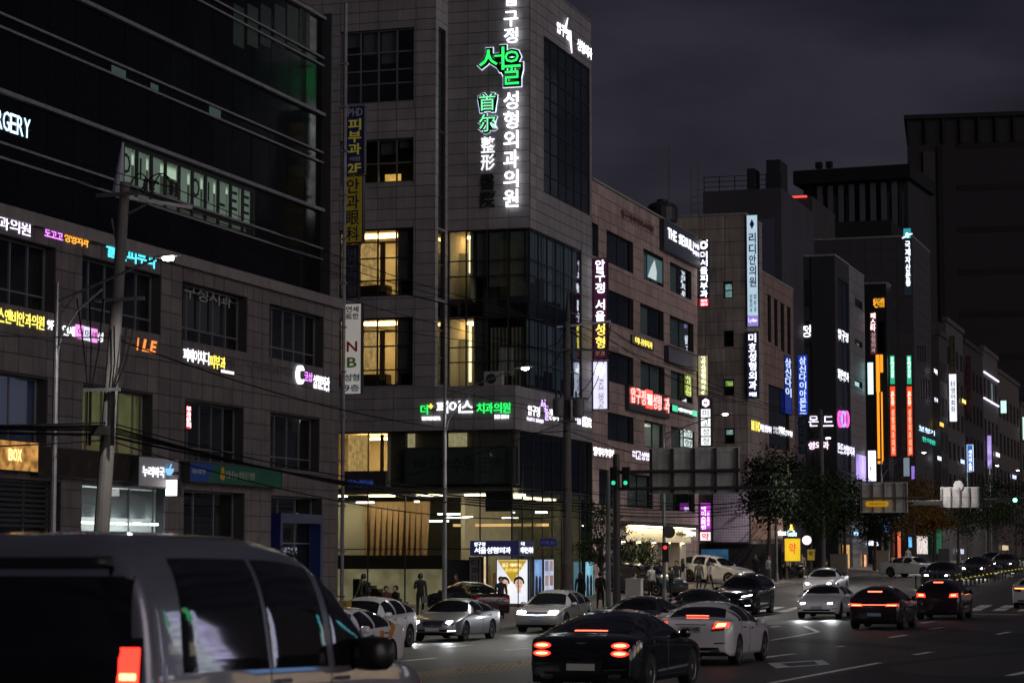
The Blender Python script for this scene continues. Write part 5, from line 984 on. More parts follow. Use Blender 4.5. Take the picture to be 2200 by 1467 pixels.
for v in (797, 853): r = P12R.rc(2112, v, 2143, v + 3); b = MB(); b.box(*P12R.lim(*r, .05, .2)); b.build('strip', EM('strip_white2', (.85, .8, 1), 1.6), s)
for u, v, X_, col, lb in ((2015,905,X9,(1,.6,.1),'tiny amber lit sign on the mixed block'),(2063,855,X9,(1,.75,.2),'tiny yellow lit sign beside the white vertical sign'),(2010,978,X9,(.9,.9,1),'tiny white lit sign above the street trees'),(2060,985,X9,(.6,.7,1),'pale blue lit shop letters over the trees'),(2136,970,X9,(.95,.9,1),'tiny white lit sign near the violet one'),(2172,1018,X9,(.8,.8,1),'tiny round white sign at the end of the avenue')):
    Pz = Pl('R', X_); r = Pz.rc(u, v, u + 9, v + 10); board(lb, Pz, r, EM('tiny_%d' % (u % 7), col, 1.4), .15)
# ================================================================ street furniture
galv = M('galvanised_steel', (.20, .20, .21), .45, .6, var=.2, vs=3, streak=.25)
pole_c = M('pole_concrete', (.13, .12, .115), .8, var=.2, vs=3, bump=.2, bs=40, streak=.3)
cable_m = M('cable_black', (.006, .006, .006), .9, spec=.05)
lamp_on = EM('lamp_lens', (1, .98, .95), 30)
LX = -29.6; POW = 2300
def lamp(u, uh, vh, label, power=POW, Y=None):
    Y = onX(u, 1200, LX)[0] if Y is None else Y; p = Vector((LX, Y, gwalk(LX, Y)))
    if uh is None: hx, hz = LX + 3.0, p.z + 9.9
    else: hx, hz = onY(uh, vh, Y)
    s = thing('street_lamp', label, 'street lamp', p, group='street lamps along the avenue'); zt = hz - 1.0
    b = MB(); b.tube([p, p + Vector((0, 0, zt - p.z + .5))], [.10, .06], 10); b.build('pole', galv, s)
    b = MB(); b.lathe([(.17, 0), (.17, .06), (.13, .5), (.11, .55)], p, n=12); b.build('base', galv, s)
    b = MB(); b.tube([Vector((LX, Y, zt)).lerp(Vector((hx - .25, Y, hz)), t) + Vector((0, 0, -.25*math.sin(math.pi*t)*.0)) for t in (0, .5, 1)], .032, 6)
    b.tube([(LX, Y, zt - 1.6), (LX + .15, Y, zt - .9), (LX + .6, Y, zt - .25), (LX + 1.3, Y, zt + .28)], .03, 6); b.bar((LX, Y, zt - .45), (LX + .55, Y, zt + .15), .03, .03); b.build('arm', galv, s)
    b = MB(); n = 10; sec = [(0, .05, .04), (.12, .13, .06), (.45, .16, .07), (.72, .10, .05), (.8, .03, .02)]; pts = []
    for d, wy, wz in sec: pts += [(hx - .3 + d, Y + wy*math.cos(2*math.pi*k/n), hz + max(0, wz*math.sin(2*math.pi*k/n)) + .01 + d*.08) for k in range(n)]
    b.add(pts, [(i*n+k, i*n+(k+1) % n, (i+1)*n+(k+1) % n, (i+1)*n+k) for i in range(4) for k in range(n)] + [tuple(range(n))[::-1], tuple(range(4*n, 5*n))]); b.build('lamp_head', galv, s)
    b = MB(); b.lathe([(.03, -.07), (.13, -.05), (.15, -.005)], (hx + .12, Y, hz + .01), n=14); b.build('lens', lamp_on, s)
    ld = bpy.data.lights.new('street_lamp_light', 'SPOT'); ld.energy = power; ld.spot_size = R(165); ld.spot_blend = .6; ld.shadow_soft_size = .12; ld.color = (1, .96, .90)
    lo = bpy.data.objects.new('street_lamp_light', ld); COL.objects.link(lo); lo.parent = s; lo.location = Vector((hx + .12, Y, hz - .1)) - BASE[s]; lo.rotation_euler = (0, R(-6), 0)
    return s
lamp(112, 352, 556, 'street lamp shining brightest, in front of the brown stone building')
lamp(955, 1122, 792, 'street lamp in front of the corner tower entrance')
lamp(1427, 1553, 890, 'street lamp in front of the tan clinic block')
lamp(1668, 1775, 941, 'street lamp standing before the dark trees')
lamp(1896, 1982, 972, 'street lamp above the yellow tree')
lamp(2062, 2140, 1000, 'street lamp small and far down the avenue')
lamp(2130, 2184, 1010, 'farthest street lamp at the right edge')
lamp(0, None, None, 'street lamp beyond the left edge', Y=20)

def upole(u, vtop, lean, r0, r1, label, X=LX):
    Y = onX(u, 1250, X)[0]; p = Vector((X, Y, gwalk(X, Y))); z1 = onY(u, vtop, Y)[1]; s = thing('utility_pole', label, 'utility pole', p)
    b = MB(); top = Vector((X + lean, Y, z1)); b.tube([p, p.lerp(top, .5), top], [r0, (r0+r1)/2, r1], 14); b.build('shaft', pole_c, s); return s, p, top
U1, p1, t1 = upole(203, 395, .72, .24, .14, 'leaning concrete utility pole in front of the brown stone building')
def arm(s, a, c, h=.09, name='crossarm'): b = MB(); b.bar(a, c, .08, h); return b.build(name, galv, s)
Z = lambda u, v, Y: Vector((onY(u, v, Y)[0], Y, onY(u, v, Y)[1]))
Y1 = p1.y
arm(U1, Z(207,420,Y1-.2), Z(300,415,Y1-.2)); arm(U1, Z(248,421,Y1-.2), Z(412,446,Y1+1.8)); arm(U1, Z(205,646,Y1-.25), Z(310,640,Y1-.25)); arm(U1, Z(183,838,Y1-.3), Z(258,836,Y1-.3))
b = MB(); b.tube([Z(253,415,Y1), Z(264,306,Y1)], [.17, .03], 10); b.build('spike', M('spike_grey', (.30, .31, .36), .5), U1)
for u, v in ((327,418),(368,420),(312,416),(380,424)):
    b = MB(); c = Z(u, v, Y1 + .3); b.lathe([(.03, 0), (.07, .05), (.04, .1), (.075, .15), (.04, .2), (.075, .25), (.04, .3), (.07, .35), (.02, .42)], c, n=10); b.build('insulator', M('insulator_brown', (.05, .04, .045), .3), U1)
for ua, ub in ((272,325),(325,368),(300,380)):
    a, c = Z(ua, 412, Y1 + .3), Z(ub, 400, Y1 + .3); b = MB(); b.tube([a.lerp(c, t/8) + Vector((0, 0, .42*math.sin(math.pi*t/8))) for t in range(9)], .018, 6); b.build('jumper_cable', cable_m, U1)
b = MB(); b.tube([Z(255,470,Y1), Z(318,437,Y1)], .03, 6); b.tube([Z(250,520,Y1), Z(240,470,Y1)], .03, 6); b.build('brace', galv, U1)
for i, (ua, ub) in enumerate(((165,188),(192,193),(222,196),(245,240),(272,243),(288,246))):
    a, c = Z(ua, 642 if i < 3 else 700, Y1 - .3), Z(ub, 836, Y1 - .3); b = MB(); b.tube([a, a.lerp(c, .5) + Vector((.05, 0, -.1)), c, c + Vector((0, 0, -1.5))], .02, 6); b.build('drop_cable', cable_m, U1)
b = MB(); bx = Z(218, 925, Y1 - .35); b.box(bx.x - .3, bx.x + .25, bx.y - .15, bx.y + .1, bx.z - .12, bx.z + .12); b.build('junction_box', M('box_black', (.02, .02, .02), .4), U1)
b = MB(); b.lathe([(.27, 0), (.26, 2.0), (.25, 2.02)], p1, n=14); b.build('guard_sleeve', M('guard_grey', (.17, .155, .15), .6, var=.2, vs=4), U1)
U2, p2, t2 = upole(1219, 690, .0, .22, .15, 'concrete utility pole with transformers by the corner tower')
Y2 = p2.y
arm(U2, Z(1195,703,Y2-.2), Z(1312,690,Y2+1.2)); arm(U2, Z(1190,751,Y2-.2), Z(1305,752,Y2-.2)); arm(U2, Z(1198,856,Y2-.25), Z(1262,856,Y2-.25)); arm(U2, Z(1200,905,Y2-.25), Z(1240,905,Y2-.25))
b = MB(); b.tube([Z(1219,690,Y2), Z(1221,625,Y2)], [.15, .03], 10); b.build('spike', M('spike_dark', (.05, .05, .055), .5), U2)
for u in (1200, 1243):
    c = Z(u, 896, Y2 - .3); b = MB(); b.lathe([(.18, 0), (.26, .05), (.27, .78), (.2, .86), (.08, .9)], c, n=14); b.build('transformer', M('transformer_grey', (.14, .14, .145), .5), U2)
    b = MB(); [b.lathe([(.03, .88), (.06, .95), (.03, 1.0), (.06, 1.05), (.02, 1.2)], c + Vector((dx, 0, 0)), n=8) for dx in (-.12, .12)]; b.build('bushing', M('insulator_brown', (.05, .04, .045), .3), U2)
for i, (ua, va, ub, vb) in enumerate(((1180,790,1215,705),(1175,745,1215,700),(1262,860,1312,700),(1230,850,1225,760),(1240,850,1290,755),(1185,900,1170,860))):
    a, c = Z(ua, va, Y2 - .2), Z(ub, vb, Y2 - .2); b = MB(); b.tube([a.lerp(c, t/6) + Vector((.12*math.sin(math.pi*t/6), 0, -.25*math.sin(math.pi*t/6))) for t in range(7)], .018, 6); b.build('jumper_cable', cable_m, U2)
b = MB(); b.lathe([(.25, 0), (.245, 2.3), (.23, 2.32)], p2, n=14); b.build('guard_sleeve', M('guard_brown', (.09, .07, .065), .6, var=.2, vs=4), U2)
s = thing('street_name_sign', 'small blue street name sign on the pole by the tower', 'sign', Z(1178, 1172, Y2 - .3)); c = BASE[s]; b = MB(); b.box(c.x - .4, c.x + .4, c.y - .02, c.y + .02, c.z, c.z + .3); b.build('plate', EM('street_blue', (.01, .02, .28), .12), s)
b = MB(); b.bar(c + Vector((-.45, .02, .36)), Vector((p2.x, p2.y - .15, c.z + .36)), .03, .03); b.build('bracket', galv, s); text(s, '압구정로 30길', Pl('F', c.y - .02), (c.x - .34, c.x + .34, c.z + .07, c.z + .22), M('print_white', (.5, .5, .55), .5), c=.004, th=.006, bold=0)
U3, p3, t3 = upole(1769, 880, -.05, .21, .15, 'pale concrete pole carrying the far mast arm'); Y3 = p3.y
# cables between poles (each cable one object)
def cable(pts, r, sag, label, grp, twist=0):
    b = MB(); out_ = []
    for a, c in zip(pts[:-1], pts[1:]):
        a, c = Vector(a), Vector(c); n = max(6, int((c - a).length / 2.2)); L_ = (c - a).length
        for i in range(n + (1 if c == Vector(pts[-1]) else 0)):
            t = i/n; out_.append(a.lerp(c, t) + Vector((0, 0, -sag * L_/44 * 4*t*(1-t))))
    b.tube(out_, r, 5); o = b.build('overhead_cable', cable_m, loc=out_[0]); tag(o, label, 'cable', grp)
G1 = 'high power lines between the poles'; G2 = 'low cable bundle between the poles'
for i in range(4):
    dx = [-.75, -.2, .5, 1.6][i]; a = Vector((p1.x + .5 + dx, Y1 + .2, t1.z - .2)); c = Vector((p2.x + dx*.9, Y2, Z(1219,694,Y2).z)); d = Vector((p3.x + dx*.8, Y3, Z(1769,905,Y3).z + .3)); e = Vector((p1.x + .6 + dx, 4, t1.z + .8))
    cable([e, a, c, d], .014, [.5, .6, .55, .65][i], ['thin power line high up, nearest the facades', 'second thin high power line from the facades', 'third thin high power line from the facades', 'thin high power line farthest out over the road'][i], G1)
for i in range(7):
    z1_ = Z(218, 925, Y1).z + [-.1, .02, .08, .14, -.25, .22, 2.5][i]; z2_ = Z(1219, [1078, 1084, 1090, 1096, 1108, 1050, 925][i], Y2).z; z3_ = Z(1769, [1050, 1056, 1060, 1064, 1080, 1040, 990][i], Y3).z
    dx = -.2 + .05*i; cable([(p1.x + .2 + dx, 3, z1_ - .6), (p1.x + .3 + dx, Y1, z1_), (p2.x + dx, Y2, z2_), (p3.x + dx, Y3, z3_), (p3.x + dx, 260, z3_ + 1)], [.032, .026, .022, .03, .02, .02, .02][i], [.40, .46, .5, .55, .8, .7, .9][i], ['thickest low cable of the bundle, second from its bottom', 'cable in the middle of the low bundle, just above the thickest', 'fourth cable up in the low bundle between the poles', 'second cable from the top of the low bundle at the pole', 'lowest cable of the bundle, sagging deepest over the road', 'top cable of the low bundle between the poles', 'single mid height cable between the utility poles'][i], G2)
for lb_, (ua, va, Ya, ub, vb, Yb) in zip(('service line from the transformer pole towards the buff block', 'service line from the transformer pole towards the end of the tan block', 'upper service line from the transformer pole to the white vertical sign', 'lower service line from the transformer pole to the tower windows', 'service line running down from the transformer pole to the dark bank board', 'short service line from the transformers to the tower podium'), ((1270,700,Y2+1,1600,870,150),(1300,700,Y2+1,1500,790,140),(1215,760,Y2,735,640,98),(1215,752,Y2,780,700,100),(1219,905,Y2,830,1035,98),(1219,880,Y2,960,838,104))):
    cable([Z(ua, va, Ya), Z(ub, vb, Yb)], .015, .5, lb_, 'service lines to the facades')
# ---- mast with the big sign back
def mast(u, vtop, label, X=LX + .4, r=.2, mat=M('mast_dark', (.07, .065, .065), .5, .3)):
    Y = onX(u, 1250, X)[0]; p = Vector((X, Y, gwalk(X, Y))); z1 = onY(u, vtop, Y)[1]; s = thing('sign_mast', label, 'mast', p); b = MB(); b.tube([p, Vector((X, Y, z1))], [r, r*.8], 12); b.build('pole', mat, s); b = MB(); b.lathe([(r*1.7, 0), (r*1.7, .05), (r*1.1, .3)], p, n=12); b.build('base', mat, s); return s, p, Y, z1
S1m, q1, YM1, zm = mast(1325, 975, 'dark thick mast holding the wide sign seen from behind')
for v, ue in ((1012, 1590), (1048, 1712)): b = MB(); b.tube([Z(1325, v + 2, YM1), Z(ue, v - 2, YM1)], .085, 8); b.build('mast_arm', M('mast_dark', (.07, .065, .065), .5, .3), S1m)
def signback(label, u0, v0, u1, v1, Y, bays, mat, dk):
    x0, z1 = onY(u0, v0, Y); x1 = onY(u1, v0, Y)[0]; z0 = onY(u0, v1, Y)[1]; s = thing('road_sign', label, 'road sign', ((x0+x1)/2, Y, z0)); hw = (z1 - z0)
    for i in range(bays):
        a = x0 + (x1-x0)*i/bays; c = x0 + (x1-x0)*(i+1)/bays
        for (za, zb_) in ((z0 + .22, z0 + hw*.5), (z0 + hw*.5 + .02, z1 - .26)): piece('back_panel', mat, s, a + .01, c - .01, Y + .02, Y + .05, za, zb_)
    b = MB(); b.box(x0, x1, Y - .01, Y + .06, z1 - .24, z1); b.build('top_rail', mat, s); b = MB(); b.box(x0, x1, Y - .01, Y + .06, z0, z0 + .2); b.build('bottom_rail', mat, s)
    for i in range(bays + 1):
        a = x0 + .12 + (x1-x0-.24)*i/bays; b = MB(); b.box(a - .06, a + .06, Y - .11, Y - .012, z0 + .05, z1 - .05); b.build('channel', dk, s)
    b = MB()
    for i in range(bays*2):
        for z in (z0 + .1, z0 + hw*.3, z0 + hw*.7, z1 - .1): b.lathe([(.02, 0), (.012, .02)], (x0 + .3 + (x1-x0-.6)*i/(bays*2-1), Y - .012, z), 'y', 6)
    stuff(b.build('bolts', dk, s)); return s
panel_b = M('sign_back_alu', (.75, .75, .70), .45, .1, var=.25, vs=1.5, streak=.35)
signback('wide grey road sign seen from behind in front of the tan block', 1394, 962, 1589, 1061, YM1 + .2, 4, panel_b, M('channel_dark', (.05, .048, .055), .5))
b = MB(); pz = onXG(1307, LX + .2); b.tube([pz, pz + Vector((0, 0, Z(1307, 1010, pz.y).z - pz.z))], [.13, .11], 10); tag(b.build('signal_post', galv, loc=pz), 'slim grey post standing left of the dark mast', 'post')
for u, lb in ((1319, 'green lit traffic signal left of the dark mast'), (1345, 'green lit traffic signal right of the dark mast')):
    c = Z(u, 1037, YM1 - .3); s = thing('traffic_signal', lb, 'traffic signal', c); b = MB(); b.box(c.x - .18, c.x + .18, c.y - .1, c.y + .12, c.z - .2, c.z + .75); b.build('housing', M('signal_black', (.015, .015, .015), .5), s); b = MB(); b.lathe([(.1, -.12), (.1, -.1)], c, 'y', 14); b.build('green_lens', EM('signal_green', (.05, 1, .5), .8), s)
    b = MB(); b.box(c.x - .05, c.x + .05, c.y + .125, YM1 - .05, c.z + .2, c.z + .3); b.build('bracket', galv, s)
for v, u1 in ((1072, 1985),): b = MB(); b.tube([Z(1769, v + 1, Y3), Z(u1, v - 4, Y3)], .07, 8); b.tube([Z(1774, 1028, Y3), Z(1826, 1070, Y3)], .045, 6); b.build('mast_arm', galv, U3)
signback('grey road sign seen from behind with yellow pill sign below', 1847, 1036, 1950, 1101, Y3 + .3, 4, panel_b, M('channel_mid', (.13, .13, .14), .5))
c = Z(1884, 1082, Y3 - .15); s = thing('pill_sign', 'yellow pill shaped sign hanging under the far mast arm', 'sign', c); b = MB(); n = 20; pts = [(c.x + (.62 if math.cos(t) > 0 else -.62) + .2*math.cos(t), c.z + .2*math.sin(t)) for t in [2*math.pi*(i+.5)/n for i in range(n)]]
b.add([(x, c.y, z) for x, z in pts] + [(x, c.y + .05, z) for x, z in pts], [tuple(range(n)), tuple(range(n, 2*n))[::-1]] + [(i, i+n, (i+1) % n + n, (i+1) % n) for i in range(n)]); b.build('plate', EM('pill_yellow', (.75, .38, .01), .45), s); text(s, '생활불편신고', Pl('F', c.y), (c.x - .6, c.x + .6, c.z - .09, c.z + .09), M('print_brown', (.1, .04, .0), .5), c=.004, th=.006, bold=0)
signback('pale road sign seen from behind farther along the avenue', 2020, 1046, 2104, 1090, 196, 4, M('sign_back_pale', (.42, .40, .40), .5, .2, var=.2, vs=1.5, streak=.3), M('channel_mid', (.13, .13, .14), .5))
b = MB(); c = Z(2060, 1046, 196.2); b.disc(lambda p, q: Vector((c.x + p, 195.9, c.z + .12 + q)), .42, 18); b.lathe([(.42, 0), (.42, .04)], (c.x, 196, c.z + .12), 'y', 18); tag(b.build('round_sign', M('sign_back_pale', (.42, .40, .40), .5, .2), loc=(c.x, 196, c.z)), 'round sign back rising over the pale road sign', 'road sign')
b = MB(); pz = Vector((onY(2160, 1200, 196)[0], 196, gwalk(-25, 196))); xx = Z(1990, 1072, 196); b.tube([Z(1985, 1076, 196) + Vector((0, .25, 0)), Z(2200, 1070, 196) + Vector((0, .25, 0))], .06, 6); pm = Vector((LX, 196.25, gwalk(LX, 196))); b.tube([pm, Vector((LX, 196.25, Z(1985,1070,196).z))], .13, 8); b.tube([Vector((LX, 196.25, Z(1985,1076,196).z)), Z(1986, 1076, 196) + Vector((0, .25, 0))], .06, 6); tag(b.build('signal_gantry', M('mast_dark', (.07, .065, .065), .5, .3), loc=pm), 'dark signal gantry reaching over the far lanes', 'gantry')
for u, lb, mt in ((2181, 'traffic signal showing green at the right edge', EM('signal_green_hot', (.15, 1, .6), 6)),):
    c = Z(u, 1074, 195.5); s = thing('traffic_signal', lb, 'traffic signal', c); b = MB(); b.box(c.x - 1.5, c.x + .35, c.y - .1, c.y + .15, c.z - .22, c.z + .22); b.build('housing', M('signal_black', (.015, .015, .015), .5), s); b = MB(); b.lathe([(.17, -.14), (.17, -.1)], c, 'y', 16); b.build('green_lens', mt, s)
c = Z(1994, 1080, 195.5); s = thing('traffic_signal', 'traffic signal housing seen dark beside the pale road sign', 'traffic signal', c); b = MB(); b.box(c.x - 1.2, c.x + 1.2, c.y - .12, c.y + .12, c.z - .18, c.z + .18); b.build('housing', M('signal_black', (.015, .015, .015), .5), s); b = MB(); [b.lathe([(.14, .12), (.13, .2)], (c.x + dx, c.y, c.z), 'y', 12) for dx in (-.8, -.27, .27, .8)]; b.build('visors', M('signal_black', (.015, .015, .015), .5), s)
# red pedestrian signal
c = Z(1430, 1186, 116); s = thing('pedestrian_signal', 'red lit pedestrian signal on the lamp post by the cream shop', 'traffic signal', c); b = MB(); b.box(c.x - .16, c.x + .16, c.y - .08, c.y + .1, c.z - .5, c.z + .5); b.build('housing', M('signal_black', (.015, .015, .015), .5), s); b = MB(); b.lathe([(.09, -.1), (.09, -.08)], c + Vector((0, 0, .25)), 'y', 12); b.build('red_lens', EM('signal_red', (1, .03, .03), 2.5), s)
b = MB(); b.lathe([(.3, 0), (.33, .02), (.33, .06), (.3, .08)], Z(1437, 1142, 116.5), 'y', 20); tag(b.build('round_sign', M('sign_back_dark', (.12, .12, .12), .5, .3), loc=Z(1437, 1142, 116.5)), 'round dark sign back on the lamp post by the cream shop', 'road sign')
# ---- median fence
fa = onG(1968, 1288); fb = onG(2196, 1236); s = thing('median_fence', 'low black median fence with yellow reflectors along the far lanes', 'fence', fa); nP = 26; blk = M('fence_black', (.015, .015, .016), .45)
for i in range(nP):
    p = fa.lerp(fb, i/(nP-1)); p.z = groad(p.x, p.y); tall = i % 4 == 0; b = MB(); b.lathe([(.09, 0), (.09, .03), (.05, .05), (.045, 1.22 if tall else 1.05), (.02, 1.24 if tall else 1.07)], p, n=8); po = b.build('post', blk, s)
    b = MB(); b.lathe([(.05, .46), (.05, .52)], p, n=8); b.build('reflector', EM('reflector_yellow', (1, .85, .1), .4), po)
    if i < nP - 1:
        q = fa.lerp(fb, (i+1)/(nP-1)); q.z = groad(q.x, q.y)
        for h in (.35, .62): b = MB(); b.bar(p + Vector((0, 0, h)), q + Vector((0, 0, h)), .04, .05); b.build('rail', blk, s)
# ---- striped posts, bins, bollards
for u, v0, v1, X, lb in ((1771, 1213, 1240, LX, 'yellow black striped sleeve at the foot of the pale pole'), (1917, 1209, 1232, -29, 'yellow black striped sleeve further along')):
    p = onXG(u, X + .02); s = thing('striped_sleeve', lb, 'bollard', p)
    for i in range(6): b = MB(); b.tube([p + Vector((0, -.0, i*.2)), p + Vector((0, 0, i*.2 + .199))], .27, 10); b.build('stripe', [M('stripe_yellow', (.6, .38, .02), .5), BLK][i % 2], s)
def boxthing(name, label, cat, u, X, wd, dp, h, mat, lid=None, Y=None):
    p = onXG(u, X); s = thing(name, label, cat, p); b = MB(); b.box(p.x - wd/2, p.x + wd/2, p.y - dp/2, p.y + dp/2, p.z + .06, p.z + h); b.build('body', mat, s); b = MB(); b.box(p.x - wd/2 + .05, p.x + wd/2 - .05, p.y - dp/2 + .05, p.y + dp/2 - .05, p.z, p.z + .06); b.build('plinth', BLK, s)
    b = MB(); b.box(p.x - wd/2 - .03, p.x + wd/2 + .03, p.y - dp/2 - .03, p.y + dp/2 + .03, p.z + h + .001, p.z + h + .06); b.build('lid', lid or mat, s); return s
boxthing('utility_box', 'white utility cabinet beside the dark mast', 'cabinet', 1363, -30.6, .8, .5, 1.1, M('cabinet_white', (.5, .5, .48), .5)); boxthing('utility_box', 'beige utility cabinet near the pale pole', 'cabinet', 1804, -29.7, 1.2, .6, 1.4, M('cabinet_beige', (.3, .27, .22), .6)); boxthing('utility_box', 'grey green utility cabinet past the pale pole', 'cabinet', 1895, -29.6, 1.3, .6, 1.5, M('cabinet_greygreen', (.22, .22, .18), .6))
boxthing('waste_bin', 'small yellow box at the foot of the stone pier', 'bin', 731, -37.6, .5, .4, .5, M('bin_yellow', (.5, .3, .02), .5)); boxthing('utility_box', 'dark cabinet further along the pavement', 'cabinet', 2030, -28.6, 1.0, .5, 1.5, M('cabinet_dark', (.12, .12, .12), .6))
# ---- shop fronts at street level further along
def shop(label, X, u0, v0, u1, v1, mat, st=None, tm=None, name='shop_window'):
    Pz = Pl('R', X); r = Pz.rc(u0, v0, u1, v1); s = board(label, Pz, r, mat, .12, cat='shop sign', name=name)
    if st: text(s, st, Pz, (r[0] + (r[1]-r[0])*.15, r[1] - (r[1]-r[0])*.15, r[2] + (r[3]-r[2])*.2, r[3] - (r[3]-r[2])*.2), tm, c=.15, th=.02)
    return s
XB5 = X5 + .05
r = Pl('F', Y5 - .4); s = board('yellow pharmacy light sign with red letter under the trees', r, r.rc(1686,1155,1722,1206), EM('pharm_yellow', (.85, .55, .02), .75, .15, 1), .2); text(s, '약', r, r.rc(1696,1165,1712,1190), EM('print_hot_red', (.8, .02, .03), .9), c=.23, th=.02)
s = board('small yellow pharmacy board right of the big one', r, r.rc(1734,1178,1752,1204), M('pharm_board', (.5, .33, .02), .5), .1); text(s, '약', r, r.rc(1738,1182,1748,1194), BLK, c=.13, th=.01)
letters('white and yellow lit café letters above the yellow sign', [('timez', (1671,1136,1690,1150), W3, {'bold': .01}), ('GeeBu', (1692,1138,1712,1152), ICE, {'bold': .01}), ('&', (1696,1124,1706,1140), YEL)], r)
b = MB(); c = Vector((r.px(1734,1160)[0], Y5 - .5, r.px(1734,1160)[1])); b.lathe([(.3, -.05), (.3, .05)], c, 'y', 18); tag(b.build('round_sign', EM('round_white', (.95, .9, .95), 1.2), loc=c), 'round white lit sign right of the yellow pharmacy sign', 'sign')
P5x = Pl('F', Y5 - .25); pf = M('perforated_panel', (.34, .28, .36), .5); t = pf.node_tree; vo = t.nodes.new('ShaderNodeTexVoronoi'); vo.inputs['Scale'].default_value = 5.5; vo.inputs['Randomness'].default_value = .15; gp = t.nodes.new('ShaderNodeNewGeometry'); cr = t.nodes.new('ShaderNodeValToRGB'); cr.color_ramp.elements[0].position = .22; cr.color_ramp.elements[1].position = .27; cr.color_ramp.elements[0].color = (.02, .018, .02, 1); cr.color_ramp.elements[1].color = (.62, .52, .66, 1); t.links.new(gp.outputs['Position'], vo.inputs['Vector']); t.links.new(vo.outputs['Distance'], cr.inputs[0]); t.links.new(cr.outputs[0], t.nodes['Principled BSDF'].inputs['Base Color'])
board('perforated metal screen over the car park entrance', P5x, P5x.rc(1532,1056,1612,1165), pf, .12, cat='screen', name='perforated_screen'); board('blue printed hoarding above the parked white car', P5x, P5x.rc(1506,1178,1567,1204), EM('hoarding_blue', (.05, .2, .38), .25, .5, 3), .1, cat='hoarding', name='hoarding')
board('dark street level opening under the perforated screen', Pl('F', Y5 - .12), Pl('F', Y5 - .12).rc(1500,1168,1680,1262), M('opening_dark', (.012, .012, .012), .8), .05, cat='opening', name='car_park_opening')
board('tan tiled wall lit under the trees', Pl('F', Y5 - .15), Pl('F', Y5 - .15).rc(1612,1108,1684,1160), M('tile_tan', (.42, .26, .2), .6, var=.2, vs=3), .05, cat='wall', name='tiled_wall')
for i, (u0, v0, u1, v1, col, st_, lb) in enumerate(((1806,1168,1822,1228,(1,.55,.2),.5,'orange lit shop window behind the parked cars'),(1830,1140,1850,1150,(.4,.7,1),1.0,'blue white lit shop sign under the trees'),(1862,1160,1884,1172,(.85,.9,1),1.1,'round white and blue shop lights'),(1893,1123,1902,1143,(.1,.3,1),1.0,'small blue vertical shop light'),(1924,1140,1932,1200,(1,.2,.08),.7,'thin red lit shop sign'),(1948,1152,1956,1176,(.15,.55,1),1.1,'thin blue lit shop sign'),(1966,1150,1990,1190,(.95,.85,.8),.7,'pale lit shop window with red letters'),(2008,1132,2020,1190,(.03,.25,.12),.3,'dark green shop banner'),(2052,1178,2068,1190,(.75,.8,1),.8,'white lit window far under the trees'),(2120,1190,2136,1200,(1,.85,.6),.8,'warm lit window at the far end'),(2150,1170,2164,1182,(1,.8,.5),.6,'amber lit window at the far end'),(1852,1190,1858,1222,(1,.5,.25),.8,'narrow amber light beside a shop door'),(1904,1165,1909,1205,(1,.9,.7),.9,'narrow warm shop light strip'))):
    X_ = [X6 + .1, X8 + .1, X9 + .1][0 if u0 < 1865 else 1 if u0 < 2000 else 2]; shop(lb, X_, u0, v0, u1, v1, EM('shopglow_%d' % i, col, st_, .5, 2.5))
# ================================================================ trees
leafm = {'green': M('leaf_green', (.028, .048, .016), .65, spec=.12, var=.5, vs=2), 'dark': M('leaf_dark', (.014, .024, .011), .7, spec=.12, var=.4, vs=2), 'yellow': M('leaf_yellow', (.15, .085, .014), .65, spec=.12, var=.4, vs=2)}
bark = M('bark', (.06, .045, .035), .85, var=.3, vs=6, bump=.4, bs=20)
def tree(label, u, X, vtop, vlow, rx, kind, n=3600, leaf=.22, group='street trees', name='street_tree'):
    p = onXG(u, X); Y = p.y; z1 = onY(u, vtop, Y)[1]; z0 = onY(u, vlow, Y)[1]; s = thing(name, label, 'tree' if name != 'shrub' else 'shrub', p, group=group if name != 'shrub' else None); r = random.Random(int(u)*7 + 1)
    cz = (z0 + z1)/2; rz = (z1 - z0)/2; b = MB(); b.tube([p, p + Vector((.05, 0, (z0-p.z)*.6)), Vector((p.x + .1, Y, cz))], [.17, .13, .07] if name != 'shrub' else [.05, .04, .03], 8)
    cl_ = []
    for i in range(30):
        while True:
            q = Vector((r.uniform(-1, 1), r.uniform(-1, 1), r.uniform(-1, 1)))
            if .25 < q.length < 1: break
        cl_.append((Vector((p.x + q.x*rx, Y + q.y*rx, cz + q.z*rz)), r.uniform(.28, .55)))
    for c_, k in cl_[:9]: 
        b.tube([Vector((p.x + .06, Y, z0 + (c_.z-z0)*.25)), Vector((p.x, Y, 0)).lerp(c_, .5) if False else (Vector((p.x + .08, Y, z0 + (c_.z-z0)*.4)) + c_)/2, c_], [.06, .04, .015], 5)
    b.build('trunk', bark, s); b = MB()
    for i in range(n):
        c_, k = r.choice(cl_); q = Vector((r.gauss(0, 1), r.gauss(0, 1), r.gauss(0, .8))) * k * min(rx, rz) * .62; c0 = c_ + q
        d1 = Vector((r.uniform(-1, 1), r.uniform(-1, 1), r.uniform(-1, 1))).normalized(); d2 = d1.cross(Vector((r.uniform(-1, 1), r.uniform(-1, 1), r.uniform(-.3, 1)))).normalized(); l = leaf * r.uniform(.6, 1.3)
        b.add([c0 - d1*l*.5, c0 + d2*l*.28, c0 + d1*l*.6, c0 - d2*l*.28], [(0,1,2,3)])
    stuff(b.build('crown', leafm[kind], s)); return s
tree('dark street tree left of the slim lamp before the tan wing', 1652, -30, 962, 1120, 1.6, 'dark'); tree('dark street tree behind the slim lamp', 1690, -30.3, 985, 1140, 1.9, 'dark')
